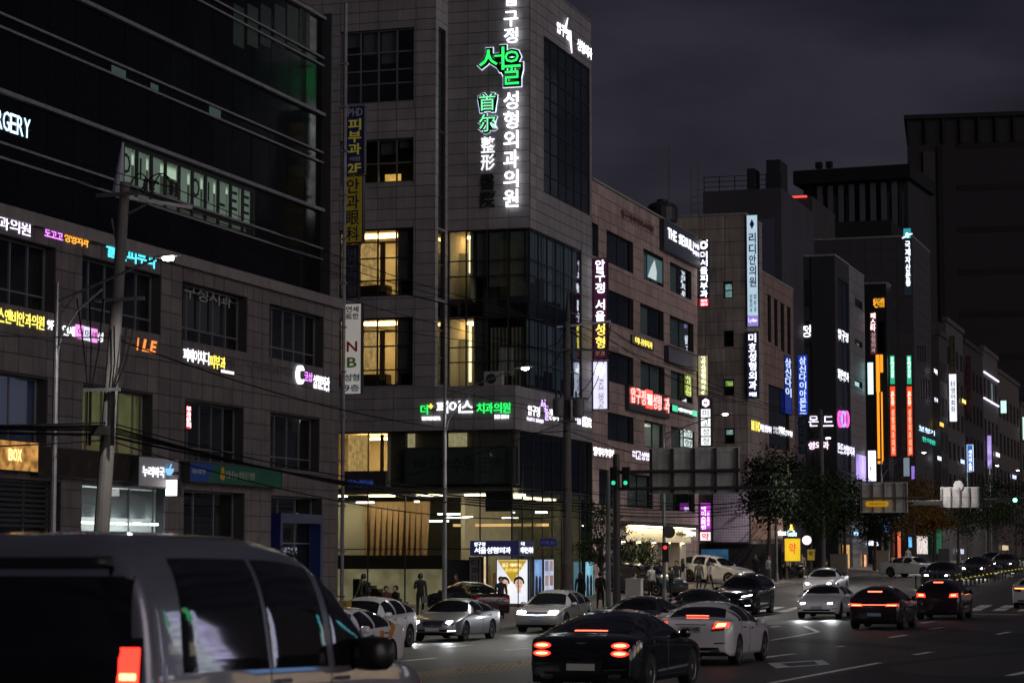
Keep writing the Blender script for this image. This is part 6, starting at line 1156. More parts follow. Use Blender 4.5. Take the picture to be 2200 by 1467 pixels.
tree('green street tree beside the pale concrete pole', 1742, -30, 1000, 1160, 2.0, 'green'); tree('green street tree right of the pale concrete pole', 1815, -30, 1010, 1160, 2.2, 'green'); tree('green street tree under the grey road sign', 1880, -29.5, 1060, 1165, 2.2, 'dark')
tree('yellow autumn tree between the two road signs', 1965, -29, 1030, 1150, 2.6, 'yellow'); tree('second yellow autumn tree lower under the gantry', 2008, -29, 1085, 1155, 2.4, 'yellow'); tree('green street tree under the pale road sign', 2060, -28.8, 1040, 1150, 3.4, 'green', 3000, .22); tree('dark green street tree left of the far green signal', 2125, -28.6, 1030, 1150, 4.2, 'green', 3200, .25); tree('last street tree at the right edge', 2185, -28.4, 1030, 1160, 5.2, 'dark', 3200, .3)
tree('leafy shrub tree by the corner tower', 1290, -32.2, 1062, 1240, 1.05, 'green', 2600, .13); tree('leafy shrub tree behind the parked black car', 1372, -32.4, 1150, 1250, 1.05, 'green', 2200, .13)
tree('small dark potted shrub by the bank door', 605, -37.6, 1165, 1270, .75, 'dark', 900, .10, name='shrub')
tree('dark low shrub beside the right mast', 1330, -31.6, 1120, 1215, .8, 'dark', 900, .12, name='shrub')

# ================================================================ low shops on the near side of the avenue (outside the frame, seen only in reflections)
def near_shop(label, Y, L_, H_, wcol, glow, gs, signs):
    X = 23.0; z = prof(Y); s = thing('low_shop', label, 'building', (X + 4, Y, z)); m = M('low_shop_wall_%d' % int(Y), wcol, .7, var=.15, streak=.2); zt_ = z + H_
    b = MB(); b.box(X, X + 8, Y - L_/2, Y + L_/2, z + 3.0, zt_); b.box(X + .6, X + 8, Y - L_/2, Y + L_/2, z - 1, z + 2.999); b.build('wall', m, s); b = MB(); b.box(X - .3, X + 8.2, Y - L_/2 - .1, Y + L_/2 + .1, zt_ + .001, zt_ + .25); b.build('roof', conc, s)
    n = max(2, int(L_/3))
    for i in range(n): ya = Y - L_/2 + .3 + i*(L_-.6)/n; piece('shop_window', EM('near_glow_%d' % int(Y), glow, gs, .4, 1.2), s, X + .5, X + .59, ya + .1, ya + (L_-.6)/n - .1, z + .4, z + 2.7)
    for i, (dy, z0, w_, h_, col, st_) in enumerate(signs): piece('sign_panel', EM('near_sign_%d_%d' % (int(Y), i), col, st_, .35, 2), s, X - .25, X - .02, Y + dy - w_/2, Y + dy + w_/2, z + z0, z + z0 + h_)
near_shop('low grey shop with white fascia across the avenue', 22, 16, 5.5, (.2, .2, .2), (1, .85, .6), .8, [(-3, 3.2, 6, 1.0, (.9, .95, 1), 1.6), (5, 3.2, 3, 1.0, (.2, .8, .4), 1.2)])
near_shop('low brick shop with red fascia across the avenue', 44, 18, 6.5, (.25, .12, .09), (.9, .95, 1), .9, [(-4, 3.2, 5, 1.1, (1, .1, .08), 1.4), (3, 3.2, 6, 1.1, (.85, .85, 1), 1.8), (8, 3.2, .8, 3.2, (.8, .85, 1), 1.8)])
near_shop('low white shop with violet sign across the avenue', 66, 18, 6.0, (.4, .4, .4), (1, .9, .75), .9, [(-6, 3.2, .9, 2.8, (.6, .5, 1), 1.8), (-2, 3.2, .9, 2.8, (.75, .75, 1), 2.0), (4, 3.2, 7, .9, (.9, .9, 1), 1.6)])
near_shop('low dark shop with blue and amber signs across the avenue', 90, 20, 6.5, (.1, .1, .11), (1, .7, .4), .8, [(-6, 3.2, 6, 1.0, (.1, .4, 1), 1.4), (3, 3.2, 5, 1.0, (1, .6, .15), 1.4), (8.5, 3.2, .9, 3.2, (.85, .95, 1), 1.8)])
near_shop('low tan shop with white signs across the avenue', 114, 20, 6.0, (.3, .24, .2), (.9, .95, 1), .8, [(-5, 3.2, 7, 1.0, (.9, .95, 1), 1.7), (6, 3.2, .9, 2.6, (1, .3, .6), 1.4)])

def near_tower(label, Y, w_, H_, col, signs):
    X = 24.0; z = prof(Y); s = thing('slim_building', label, 'building', (X + 4, Y, z)); m = M('slim_wall_%d' % int(Y), col, .7, var=.15, streak=.2); b = MB(); b.box(X, X + 9, Y - w_/2, Y + w_/2, z - 1, z + H_); b.build('wall', m, s); b = MB(); b.box(X - .2, X + 9.2, Y - w_/2 - .2, Y + w_/2 + .2, z + H_ + .001, z + H_ + .3); b.build('roof', conc, s)
    for k in range(int(H_/3.3)): piece('window', glass_d if k % 2 else EM('slim_lit', (1, .85, .6), .5), s, X - .06, X - .003, Y - w_*.35, Y + w_*.1, z + 1.2 + k*3.3, z + 2.8 + k*3.3)
    for i, (dy, z0, ww, h_, c_, st_) in enumerate(signs): piece('sign_panel', EM('slim_sign_%d_%d' % (int(Y), i), c_, st_, .5, 2.5), s, X - .9, X - .07, Y + dy - ww/2, Y + dy + ww/2, z + z0, z + z0 + h_)
near_tower('slim building with white vertical signs across the avenue', 55, 7, 17, (.2, .19, .18), [(2.6, 5, .9, 10, (.75, .75, 1), 2.2), (1.2, 6, .7, 6, (.8, .85, 1), 1.8)])
near_tower('slim building with violet and white signs across the avenue', 78, 7, 18, (.15, .15, .16), [(2.6, 6, 1.2, 9, (.7, .65, 1), 2.2), (.9, 4, .8, 8, (.8, .85, 1), 2.0), (-.6, 12, 1.0, 4, (.1, .9, .3), 1.5)])
near_tower('slim building with red and teal signs across the avenue', 102, 7, 16, (.22, .2, .2), [(2.6, 4, .9, 7, (1, .15, .08), 1.8), (.9, 8, .9, 6, (.2, .8, .9), 1.8)])
# ================================================================ vehicles
tyre_m = M('tyre_rubber', (.012, .012, .013), .75); rim_m = M('alloy_rim', (.38, .38, .40), .3, .85); rim_d = M('alloy_dark', (.10, .10, .11), .3, .8)
cglass = M('car_glass', (.006, .007, .008), .03, spec=.7); under = M('underbody_black', (.010, .010, .011), .7); trim = M('black_trim', (.012, .012, .013), .35); chrome = M('chrome_trim', (.6, .6, .62), .12, 1)
plate_w = M('plate_white', (.55, .55, .53), .4); plate_b = M('plate_blue', (.30, .42, .60), .4)
TAIL = EM('tail_red', (1, .035, .02), 3.2); TAILH = EM('tail_hot', (1, .22, .08), 9); TAILD = M('tail_unlit', (.18, .01, .01), .15); BRAKE = EM('brake_bar', (1, .10, .05), 7)
HEAD = EM('head_lamp', (.92, .96, 1), 55); HEADD = M('head_unlit', (.45, .46, .48), .1); DRL = EM('running_light', (.85, .93, 1), 9); AMB = EM('amber_small', (1, .4, .05), 1.5)
def paintm(n, col, metal=.0, rough=.22): return M('car_paint_' + n, col, rough, metal, coat=1)
WHEEL = {}
def wheelmesh(dark):
    if dark in WHEEL: return WHEEL[dark]
    b = MB(); b.lathe([(.62, -.27), (.90, -.33), (.985, -.28), (1.0, -.15), (1.0, .15), (.985, .28), (.90, .33), (.62, .27)], (0, 0, 0), 'y', 28); ty = b.mesh('tyre', tyre_m, smooth=True)
    b = MB()
    for sgn in (1,):
        b.lathe([(.66, .20), (.66, .30), (.60, .28), (.60, .12)], (0, 0, 0), 'y', 28)
        for k in range(10):
            t = 2*math.pi*k/10 + (.09 if k % 2 else -.09); b.bar((.1*math.cos(t), .20, .1*math.sin(t)), (.62*math.cos(t), .25, .62*math.sin(t)), .085, .05, up=(0, 1, 0))
        b.lathe([(.17, .1), (.17, .27), (.1, .29)], (0, 0, 0), 'y', 12)
    ri = b.mesh('rim', rim_d if dark else rim_m); b = MB(); b.lathe([(.60, .05), (.60, .11), (.3, .12)], (0, 0, 0), 'y', 20); hub = b.mesh('brake_disc', under); WHEEL[dark] = (ty, ri, hub); return WHEEL[dark]
def resample(pts, n):
    if len(pts) == 1: return [Vector(pts[0])] * n
    ds = [0]; P_ = [Vector((*p, 0)) if len(p) == 2 else Vector(p) for p in pts]
    for a, c in zip(P_, P_[1:]): ds.append(ds[-1] + (c - a).length)
    o = []
    for i in range(n):
        d = ds[-1]*i/(n-1); k = 0
        while k < len(ds) - 2 and ds[k+1] < d: k += 1
        t = (d - ds[k]) / max(1e-9, ds[k+1] - ds[k]); o.append(P_[k].lerp(P_[k+1], t))
    return o
class Car:
    def __init__(s, name, label, cat, X, Y, head, L, W, top, belt, wf, wr, r, paint, n=2.7, tb=.24, sill=.22, dark_rim=False, nose=.80, tail=.84, rnd_f=.75, rnd_r=.55, group=None, zoff=0, nodoor=False):
        s.L, s.W, s.top, s.belt = L, W, hermite(top), hermite(belt); s.r = r; z = g(X, Y); hd = R(head); dx, dy = math.cos(hd), math.sin(hd)
        zf = g(X + dx*L*.3, Y + dy*L*.3); zr_ = g(X - dx*L*.3, Y - dy*L*.3); s.root = thing(name, label, cat, (X, Y, (zf+zr_)/2 + zoff), group=group); s.root.rotation_euler = (0, -math.atan2(zf - zr_, L*.6), hd); BASE[s.root] = Vector((0, 0, 0))
        ra = r + .055; ss = [0, .015, .04, .08, .13, .2, .28]; x = .34
        while x < L - .3: ss.append(x); x += .055
        ss += [L - .28, L - .2, L - .13, L - .08, L - .04, L - .015, L]
        n1, n2 = 9, 13; vs_ = []; rows = []
        def plan(q):
            f = 1.0
            if q < rnd_f: t = 1 - q/rnd_f; f = nose + (1 - nose)*math.sqrt(max(0, 1 - t*t))
            if q > L - rnd_r: t = 1 - (L - q)/rnd_r; f = min(f, tail + (1 - tail)*math.sqrt(max(0, 1 - t*t)))
            return W/2*f
        s.plan = plan; s.full = (n, tb)
        for q in ss:
            w_ = plan(q); zt_ = s.top(q); zb = min(s.belt(q), zt_ - .03); zl = sill
            e = min(q, L - q)
            if e < .3: zl = sill + .10*(1 - e/.3)**2
            for wq in (wf, wr):
                d = abs(q - wq)
                if d < ra: zl = max(zl, r + math.sqrt(max(0, ra*ra - d*d)) - .0)
            zl = min(zl, zb - .04); half = []
            for k in range(n1 + 1):
                z_ = zl + (zb - zl)*k/n1; f = (z_ - sill)/max(.05, zb - sill); yy = w_*(.945 + .055*math.sin(math.pi*min(1, max(0, f))*.62 + .35) if f < 1 else .985)
                yy = w_ * (.95 + .05*math.sin(math.pi*(.12 + .62*max(0, min(1, f))))); half.append((yy, z_))
            y0 = half[-1][0]; hh = zt_ - zb
            for k in range(1, n2 + 1):
                a = math.pi/2*k/n2; cz = math.sin(a)**(2/n); z_ = zb + hh*cz; yy = y0 * math.cos(a)**(2/n) * (1 - tb*max(0, hh*cz - .08)/.5) if k < n2 else 0; half.append((yy, z_))
            ring = [(L/2 - q, -yy, z_) for yy, z_ in half] + [(L/2 - q, yy, z_) for yy, z_ in half[-2::-1]]
            rows.append(ring)
        m = len(rows[0]); b = MB(); b.v = [p for ring in rows for p in ring]
        for i in range(len(rows) - 1):
            for k in range(m - 1): b.f.append((i*m+k, (i+1)*m+k, (i+1)*m+k+1, i*m+k+1)); b.m.append(0)
            b.f.append((i*m+m-1, (i+1)*m+m-1, (i+1)*m, i*m)); b.m.append(1)
        b.f.append(tuple(range(m))); b.m.append(0); b.f.append(tuple(range((len(rows)-1)*m, len(rows)*m))[::-1]); b.m.append(0)
        s.bvh = BVHTree.FromPolygons([Vector(v) for v in b.v], b.f); s.body = b.build('body', [paint, under], s.root, smooth=True); s.ra = ra
        ty, ri, hub = wheelmesh(dark_rim)
        for wq in (wf, wr):
            for sd in (1, -1):
                o = bpy.data.objects.new('wheel', ty); COL.objects.link(o); o.parent = s.root; o.location = (L/2 - wq, sd*(W/2 - .125), r); o.scale = (r, r*1.02, r); o.rotation_euler = (0, rnd.uniform(0, 1), 0 if sd > 0 else math.pi)
                for me in (ri, hub): c = bpy.data.objects.new(me.name, me); COL.objects.link(c); c.parent = o
        b = MB(); [b.box(L/2 - wq - ra, L/2 - wq + ra, -W/2 + .27, W/2 - .27, .2, r + ra) for wq in (wf, wr)]; b.build('wheel_housing', under, s.root)
    def cast(s, ax, a, b_):
        o, d = {'+x': ((9, a, b_), (-1, 0, 0)), '-x': ((-9, a, b_), (1, 0, 0)), '+y': ((a, 9, b_), (0, -1, 0)), '-y': ((a, -9, b_), (0, 1, 0)), '+z': ((a, b_, 9), (0, 0, -1))}[ax]
        h = s.bvh.ray_cast(Vector(o), Vector(d))
        if h[0] is None: h = s.bvh.find_nearest(Vector(o) * (.3 if ax[1] != 'z' else .2))
        return h[0], h[1]
    def patch(s, name, mat, ax, lo, hi, nu=10, nv=5, off=.006, parent=None):
        lo = resample(lo, nu + 1); hi = resample(hi, nu + 1); b = MB(); vs_ = []; inn = []
        for j in range(nv + 1):
            for i in range(nu + 1):
                q = lo[i].lerp(hi[i], j/nv); p, nn = s.cast(ax, q.x, q.y); dv = {'x': Vector((1 if ax[0] == '+' else -1, 0, 0)), 'y': Vector((0, 1 if ax[0] == '+' else -1, 0)), 'z': Vector((0, 0, 1))}[ax[1]]
                if nn.dot(dv) < 0: nn = -nn
                e = i in (0, nu) or j in (0, nv); vs_.append(p + nn*(off if not e else off*.75))
        b.add(vs_, [(j*(nu+1)+i, j*(nu+1)+i+1, (j+1)*(nu+1)+i+1, (j+1)*(nu+1)+i) for j in range(nv) for i in range(nu)])
        return b.build(name, mat, parent or s.root, smooth=True)
    def both(s, name, mat, ax, lo, hi, **k):       # mirrored pair on front or rear (points are y, z)
        r_ = []
        for sg in (1, -1): r_.append(s.patch(name, mat, ax, [(y*sg, z) for y, z in lo], [(y*sg, z) for y, z in hi], **k))
        return r_
    def sides(s, name, mat, lo, hi, **k):
        for ax in ('+y', '-y'): s.patch(name, mat, ax, lo, hi, **k)
    def X(s, q): return s.L/2 - q
    def glasses(s, ws, rs, sd, split, q_lo=.05, q_hi=.80):
        """ws, rs: (s_low, s_high) of windscreen and rear glass; sd: (front, rear) of the side glass; split: pillar positions"""
        n, tb = s.full
        def zq(q, f): b_ = min(s.belt(q), s.top(q) - .03); return b_ + (s.top(q) - b_)*f
        yb = s.plan(ws[1]) * .80; yt = s.plan(ws[1]) * .64
        s.patch('windscreen', cglass, '+z', [(s.X(ws[0]) - .13*(1 - (2*t-1)**2)*-1 - .10, (2*t-1)*yb) for t in [i/12 for i in range(13)]], [(s.X(ws[1]) + .02, (2*t-1)*yt) for t in [i/12 for i in range(13)]], nu=14, nv=8)
        if rs:
            yb = s.plan(rs[0]) * .72; yt = s.plan(rs[0]) * .62
            s.patch('rear_window', cglass, '+z' if rs[1] - rs[0] > .35 else '-x', *( ([(s.X(rs[1]) , (2*t-1)*yb) for t in [i/12 for i in range(13)]], [(s.X(rs[0]), (2*t-1)*yt) for t in [i/12 for i in range(13)]]) if rs[1] - rs[0] > .35 else ([(y, z) for y, z in rs[2]], [(y, z) for y, z in rs[3]]) ), nu=14, nv=8)
        a, c = sd; pts = [a] + list(split) + [c]
        for i in range(len(pts) - 1):
            q0, q1 = pts[i] + .035, pts[i+1] - .035; fr, bk = i == 0, i == len(pts) - 2; lo = []; hi = []
            for k in range(9):
                t = k/8; q = q0 + (q1 - q0)*t; lo.append((s.X(q), zq(q, q_lo) + .015))
            qa = q0 + (.10 if not fr else .55*(q1-q0)*.75); qb = q1 - (.05 if not bk else .35*(q1-q0))
            for k in range(9):
                q = qa + (qb - qa)*k/8; hi.append((s.X(q), zq(q, q_hi)))
            s.sides('side_window', cglass, lo, hi, nu=10, nv=5, off=.008)
    def seams(s, xs, zlo=.3, handles=True):
        for q in xs:
            for ax in ('+y', '-y'):
                pts = []
                for k in range(9):
                    z_ = zlo + (s.belt(q) - .02 - zlo)*k/8; p, nn = s.cast(ax, s.X(q), z_); pts.append(p)
                b = MB(); b.tube(pts, .006, 4); b.build('door_seam', trim, s.root)
                if handles: p, nn = s.cast(ax, s.X(q) + .2, s.belt(q) - .11); sg = 1 if ax == '+y' else -1; b = MB(); b.box(p.x - .1, p.x + .1, p.y - .012 if sg > 0 else p.y - .03, p.y + .03 if sg > 0 else p.y + .012, p.z - .015, p.z + .015); b.build('door_handle', chrome, s.root)
    def mirrors(s, q, z, mat, sc=1.0, out=.12):
        for sg in (1, -1):
            y = s.plan(q)*.97*sg; c = Vector((s.X(q), y + sg*out, z)); b = MB(); n = 12; secs = [(-.10, .03, .03), (-.08, .08, .07), (0, .11, .085), (.07, .09, .07), (.10, .04, .03)]; vs_ = []
            for dx, wy, wz in secs: vs_ += [(c.x + dx*sc, c.y + wy*sc*math.copysign(abs(math.cos(2*math.pi*k/n))**.55, math.cos(2*math.pi*k/n)), c.z + wz*sc*math.copysign(abs(math.sin(2*math.pi*k/n))**.55, math.sin(2*math.pi*k/n))) for k in range(n)]
            b.add(vs_, [(i*n+k, i*n+(k+1) % n, (i+1)*n+(k+1) % n, (i+1)*n+k) for i in range(4) for k in range(n)] + [tuple(range(n))[::-1], tuple(range(4*n, 5*n))]); b.bar((c.x, y - sg*.03, z - .05), (c.x, c.y, z - .03), .05, .03); b.build('wing_mirror', mat, s.root, smooth=True)
    def plate(s, ax, z, mat, txt=None, wd=.5):
        p, nn = s.cast(ax, 0, z); sg = 1 if ax == '+x' else -1; b = MB(); b.box(min(p.x, p.x + sg*.03) - (.02 if sg > 0 else 0), max(p.x, p.x + sg*.03) + (.02 if sg < 0 else 0), -wd/2, wd/2, z - .058, z + .058); o = b.build('number_plate', mat, s.root)
        if txt:
            bb = MB(); x0 = p.x + sg*.032; tot = sum(1 if isk(c) else .62 if c != ' ' else .4 for c in txt); q = -wd/2 + .03; k = (wd - .06)/tot
            for c in txt:
                cw = k*(1 if isk(c) else .62 if c != ' ' else .4)
                if c != ' ':
                    gl = glyph(c, .01); bb.add([(x0 + sg*(.002 + v[2]*.02), (q + cw*.08 + (v[0]-gl[2])/(gl[3]-gl[2])*cw*.84) * (-sg)*-1 * (1 if sg < 0 else -1) * -1, z - .042 + (v[1]-gl[4])/(gl[5]-gl[4])*.084) for v in gl[0]], gl[1])
                q += cw
            bb.build('lettering', BLK, o)
    def beam(s, y, z, e, col=(.92, .96, 1)):
        for sg in (1, -1):
            ld = bpy.data.lights.new('headlight_beam', 'SPOT'); ld.energy = e*.32; ld.spot_size = R(70); ld.spot_blend = .8; ld.shadow_soft_size = .06; ld.color = col; o = bpy.data.objects.new('headlight_beam', ld); COL.objects.link(o); o.parent = s.root; o.location = (s.L/2 + .12, y*sg, z); o.rotation_euler = (R(90 - 4), 0, R(-90))
    def lamps(s, front, on, rear_on, hz=.66, hy=(.42, .80), tz=.88, ty=(.48, .84), th=.09, hh=.10):
        s.both('headlight', HEADD, '+x', [(hy[0], hz - hh*.45), (hy[1], hz - hh*.2)], [(hy[0] + .03, hz + hh*.35), (hy[1], hz + hh*.75)], nu=6, nv=3)
        if on:
            s.both('headlight_lens', HEAD, '+x', [(hy[0] + .08, hz - hh*.25), (hy[1] - .12, hz - hh*.15)], [(hy[0] + .08, hz + hh*.3), (hy[1] - .12, hz + hh*.45)], nu=4, nv=2, off=.018)
        s.both('taillight', TAIL if rear_on else TAILD, '-x', [(ty[0], tz - th), (ty[1], tz - th*.8)], [(ty[0] + .03, tz + th*.7), (ty[1], tz + th)], nu=6, nv=3)
        if rear_on: s.both('taillight_lens', TAILH, '-x', [(ty[0] + .08, tz - th*.35), (ty[1] - .08, tz - th*.3)], [(ty[0] + .08, tz + th*.25), (ty[1] - .08, tz + th*.35)], nu=4, nv=2, off=.016)
    def lower(s):
        s.patch('lower_grille', trim, '+x', [(-.55, .30), (.55, .30)], [(-.6, .42), (.6, .42)], nu=8, nv=2); s.patch('rear_diffuser', trim, '-x', [(-.6, .28), (.6, .28)], [(-.66, .42), (.66, .42)], nu=8, nv=2)
SED_T = [(0,.60),(.05,.66),(.3,.76),(1.0,.91),(1.42,.98),(2.12,1.37),(2.6,1.455),(3.15,1.44),(3.7,1.33),(4.28,1.10),(4.7,1.05),(4.84,1.0),(4.9,.84)]
SED_B = [(0,.56),(.3,.70),(1.2,.87),(2.5,.93),(4.2,.98),(4.7,.97),(4.9,.80)]
FAS_T = [(0,.60),(.05,.66),(.4,.80),(1.1,.94),(1.6,1.0),(2.3,1.37),(2.8,1.47),(3.3,1.45),(4.0,1.30),(4.7,1.08),(5.05,1.02),(5.2,.96),(5.28,.82)]
FAS_B = [(0,.56),(.3,.72),(1.3,.90),(2.6,.95),(4.3,.98),(5.0,.95),(5.28,.78)]
SUV_T = [(0,.72),(.06,.80),(.4,.95),(1.1,1.08),(1.4,1.12),(2.0,1.53),(2.5,1.66),(3.4,1.66),(4.1,1.58),(4.45,1.35),(4.62,1.08),(4.7,.9)]
SUV_B = [(0,.68),(.4,.88),(1.3,1.03),(3.0,1.07),(4.4,1.12),(4.62,1.02),(4.7,.86)]
HAT_T = [(0,.72),(.04,.78),(.4,.90),(1.0,1.0),(1.2,1.03),(1.95,1.48),(2.5,1.60),(3.3,1.58),(3.95,1.46),(4.35,1.18),(4.55,1.05),(4.63,.9)]
HAT_B = [(0,.68),(.4,.84),(1.2,.97),(3.0,1.02),(4.3,1.08),(4.55,1.0),(4.63,.86)]
def sedan(label, X, Y, head, paint, on=0, rear=0, parts=True, sc=1.0, T=SED_T, B=SED_B, L=4.9, W=1.86, name='sedan_car', near=True, beam=0, **k):
    c = Car(name, label, 'car', X, Y, head, L, W, T, B, .92, L - 1.08, .335, paint, **k)
    return fin(c, on, rear, near, beam, paint, 'sed')
def fin(c, on, rear, near, beam, paint, kind, **k):
    if kind == 'sed': c.glasses((1.46, 2.14), (c.L - 1.2, c.L - .66), (1.75, c.L - .95), (2.72, 3.65)); c.lamps(1, on, rear)
    elif kind == 'suv': c.glasses((1.42, 2.05), (c.L - .55, c.L - .22, [(-.62, 1.14), (.62, 1.14)], [(-.52, 1.48), (.52, 1.48)]), (1.65, c.L - .35), (2.6, 3.5)); c.lamps(1, on, rear, hz=.82, tz=1.02)
    elif kind == 'hat': c.glasses((1.2, 1.95), (c.L - .75, c.L - .3), (1.5, c.L - .5), (2.5, 3.4)); c.lamps(1, on, rear, hz=.80, tz=.98, th=.06, hh=.09)
    c.lower(); c.mirrors({'sed': 1.9, 'suv': 1.75, 'hat': 1.6}[kind], c.belt(1.9) + .06, paint)
    if near: c.seams([2.70, 3.62] if kind == 'sed' else [2.55, 3.45])
    if beam: c.beam(.62, {'sed': .66, 'suv': .82, 'hat': .8}[kind], beam)
    return c
black = paintm('black', (.004, .004, .005), 0, .08); blackr = paintm('dark_wine', (.02, .006, .010)); white = paintm('white', (.80, .79, .81)); silver = paintm('silver', (.30, .31, .33), .6, .32); greyw = paintm('grey_white', (.42, .42, .41), .2); darkg = paintm('dark_grey', (.035, .036, .04), .4); vangrey = paintm('van_silver', (.20, .20, .25), .5, .34)
# black fastback in the centre foreground
c = Car('black_luxury_sedan', 'glossy black sedan braking with double oval tail lights, centre foreground', 'car', -11.25, 41.7, 90, 5.28, 1.98, FAS_T, FAS_B, .98, 4.15, .365, black, nose=.82, tail=.86, rnd_r=.65)
c.glasses((1.62, 2.32), (3.95, 4.66), (1.95, 4.45), (3.0, 3.95)); c.lower(); c.seams([2.95, 3.95]); c.mirrors(2.05, 1.03, black)
c.both('headlight', HEADD, '+x', [(.45, .62), (.82, .64)], [(.47, .70), (.82, .74)], nu=6, nv=3)
for z in (.865, .735):
    for sg in (1, -1):
        y0 = .70*sg; oval = [(y0 + .16*math.cos(t), z + .054*math.sin(t)) for t in [math.pi + math.pi*i/10 for i in range(11)]]; ov2 = [(y0 + .16*math.cos(t), z + .054*math.sin(t)) for t in [math.pi - math.pi*i/10 for i in range(11)]]
        t_ = c.patch('taillight', TAIL, '-x', oval, ov2, nu=10, nv=4, off=.012); c.patch('taillight_lens', TAILH, '-x', [(y0 + (a - y0)*.7, z + (b_ - z)*.42) for a, b_ in oval], [(y0 + (a - y0)*.7, z + (b_ - z)*.42) for a, b_ in ov2], nu=10, nv=3, off=.022)
c.patch('brake_bar', BRAKE, '+z', [(c.X(4.62), -.30), (c.X(4.62), .30)], [(c.X(4.575), -.30), (c.X(4.575), .30)], nu=8, nv=2, off=.012)
c.plate('-x', .50, plate_w); c.patch('plate_recess', trim, '-x', [(-.36, .40), (.36, .40)], [(-.40, .60), (.40, .60)], nu=8, nv=3, off=.003)
c.patch('winged_badge', chrome, '-x', [(-.11, .905), (0, .885), (.11, .905)], [(-.11, .915), (0, .925), (.11, .915)], nu=8, nv=2, off=.01); c.both('bumper_strip', chrome, '-x', [(.40, .44), (.82, .46)], [(.40, .455), (.82, .475)], nu=6, nv=1, off=.01); c.both('exhaust', chrome, '-x', [(.50, .30), (.72, .31)], [(.50, .37), (.72, .38)], nu=5, nv=2, off=.015)
c.sides('window_trim', chrome, [(c.X(q), c.belt(q) + .005) for q in [2.0 + .25*i for i in range(10)]], [(c.X(q), c.belt(q) + .025) for q in [2.0 + .25*i for i in range(10)]], nu=14, nv=1, off=.012); c.sides('sill_trim', chrome, [(c.X(1.5), .30), (c.X(3.6), .30)], [(c.X(1.5), .33), (c.X(3.6), .33)], nu=10, nv=1, off=.008)
# white sedan right behind
c = sedan('white sedan braking just right of the black foreground car', -12.55, 55.2, 90, white, rear=0)
c.both('taillight', TAIL, '-x', [(.50, .84), (.86, .88)], [(.58, 1.0), (.88, .985)], nu=8, nv=4, off=.012); c.both('taillight_lens', TAILH, '-x', [(.58, .875), (.80, .90)], [(.63, .965), (.82, .965)], nu=5, nv=2, off=.02)
c.patch('brake_bar', BRAKE, '+z', [(c.X(4.20), -.27), (c.X(4.20), .27)], [(c.X(4.165), -.27), (c.X(4.165), .27)], nu=8, nv=1, off=.014); c.plate('-x', .84, plate_w, '382나 3539'); c.patch('chrome_bar', chrome, '-x', [(-.36, .925), (.36, .925)], [(-.36, .945), (.36, .945)], nu=8, nv=1, off=.012); c.both('reflector', TAILD, '-x', [(.55, .50), (.8, .51)], [(.55, .53), (.8, .54)], nu=5, nv=1); c.both('exhaust', chrome, '-x', [(.45, .31), (.68, .32)], [(.45, .37), (.68, .38)], nu=5, nv=2, off=.012)
# silver sedan with lit headlights
c = sedan('silver sedan with lit headlights by the kerb', -26.9, 77.6, -90, silver, on=1, beam=300); c.patch('grille', chrome, '+x', [(-.33, .48), (.33, .48)], [(-.38, .72), (.38, .72)], nu=8, nv=4, off=.008)
for z in (.52, .57, .62, .67): c.patch('grille_slat', trim, '+x', [(-.32, z), (.32, z)], [(-.33, z + .022), (.33, z + .022)], nu=8, nv=1, off=.02)
c.patch('grille_spine', chrome, '+x', [(-.015, .48), (.015, .48)], [(-.015, .73), (.015, .73)], nu=2, nv=3, off=.03); c.plate('+x', .42, plate_w); c.both('running_light', DRL, '+x', [(.55, .36), (.82, .37)], [(.55, .385), (.82, .40)], nu=6, nv=1, off=.01); c.both('fog_light', HEAD, '+x', [(.56, .60), (.64, .60)], [(.56, .66), (.64, .66)], nu=3, nv=2, off=.02)
# grey-white hatchback with pixel lights
c = Car('electric_hatchback', 'grey white hatchback with bright light bar across its nose', 'car', -26.2, 87.3, -90, 4.63, 1.89, HAT_T, HAT_B, .84, 3.84, .37, greyw, n=3.2, nose=.86); fin(c, 1, 0, True, 220, greyw, 'hat'); c.patch('light_bar', DRL, '+x', [(-.80, .70), (0, .665), (.80, .70)], [(-.80, .715), (0, .68), (.80, .715)], nu=14, nv=1, off=.012); c.patch('nose_panel', trim, '+x', [(-.42, .735), (.42, .735)], [(-.42, .80), (.42, .80)], nu=8, nv=2, off=.006); c.plate('+x', .55, plate_b); c.both('headlight_lens', HEAD, '+x', [(.46, .75), (.80, .77)], [(.46, .80), (.80, .83)], nu=5, nv=2, off=.02); c.patch('bumper_plate', M('bumper_silver', (.3, .3, .3), .4, .5), '+x', [(-.6, .32), (.6, .32)], [(-.75, .42), (.75, .42)], nu=8, nv=2, off=.012)
# white electric sedan oncoming
c = sedan('white oncoming sedan with bright headlights on the crossing', -18.1, 101.6, -90, white, on=1, L=4.75, T=[(0,.62),(.05,.68),(.3,.78),(.95,.93),(1.3,1.0),(2.1,1.37),(2.6,1.445),(3.1,1.43),(3.7,1.32),(4.25,1.10),(4.6,1.04),(4.72,.98),(4.75,.84)], B=[(0,.58),(.3,.72),(1.2,.87),(2.5,.93),(4.1,.98),(4.6,.97),(4.75,.80)], beam=450, n=3.0, dark_rim=True); c.plate('+x', .50, plate_b); c.both('side_slot', trim, '+x', [(.66, .44), (.84, .45)], [(.66, .47), (.84, .48)], nu=4, nv=1)
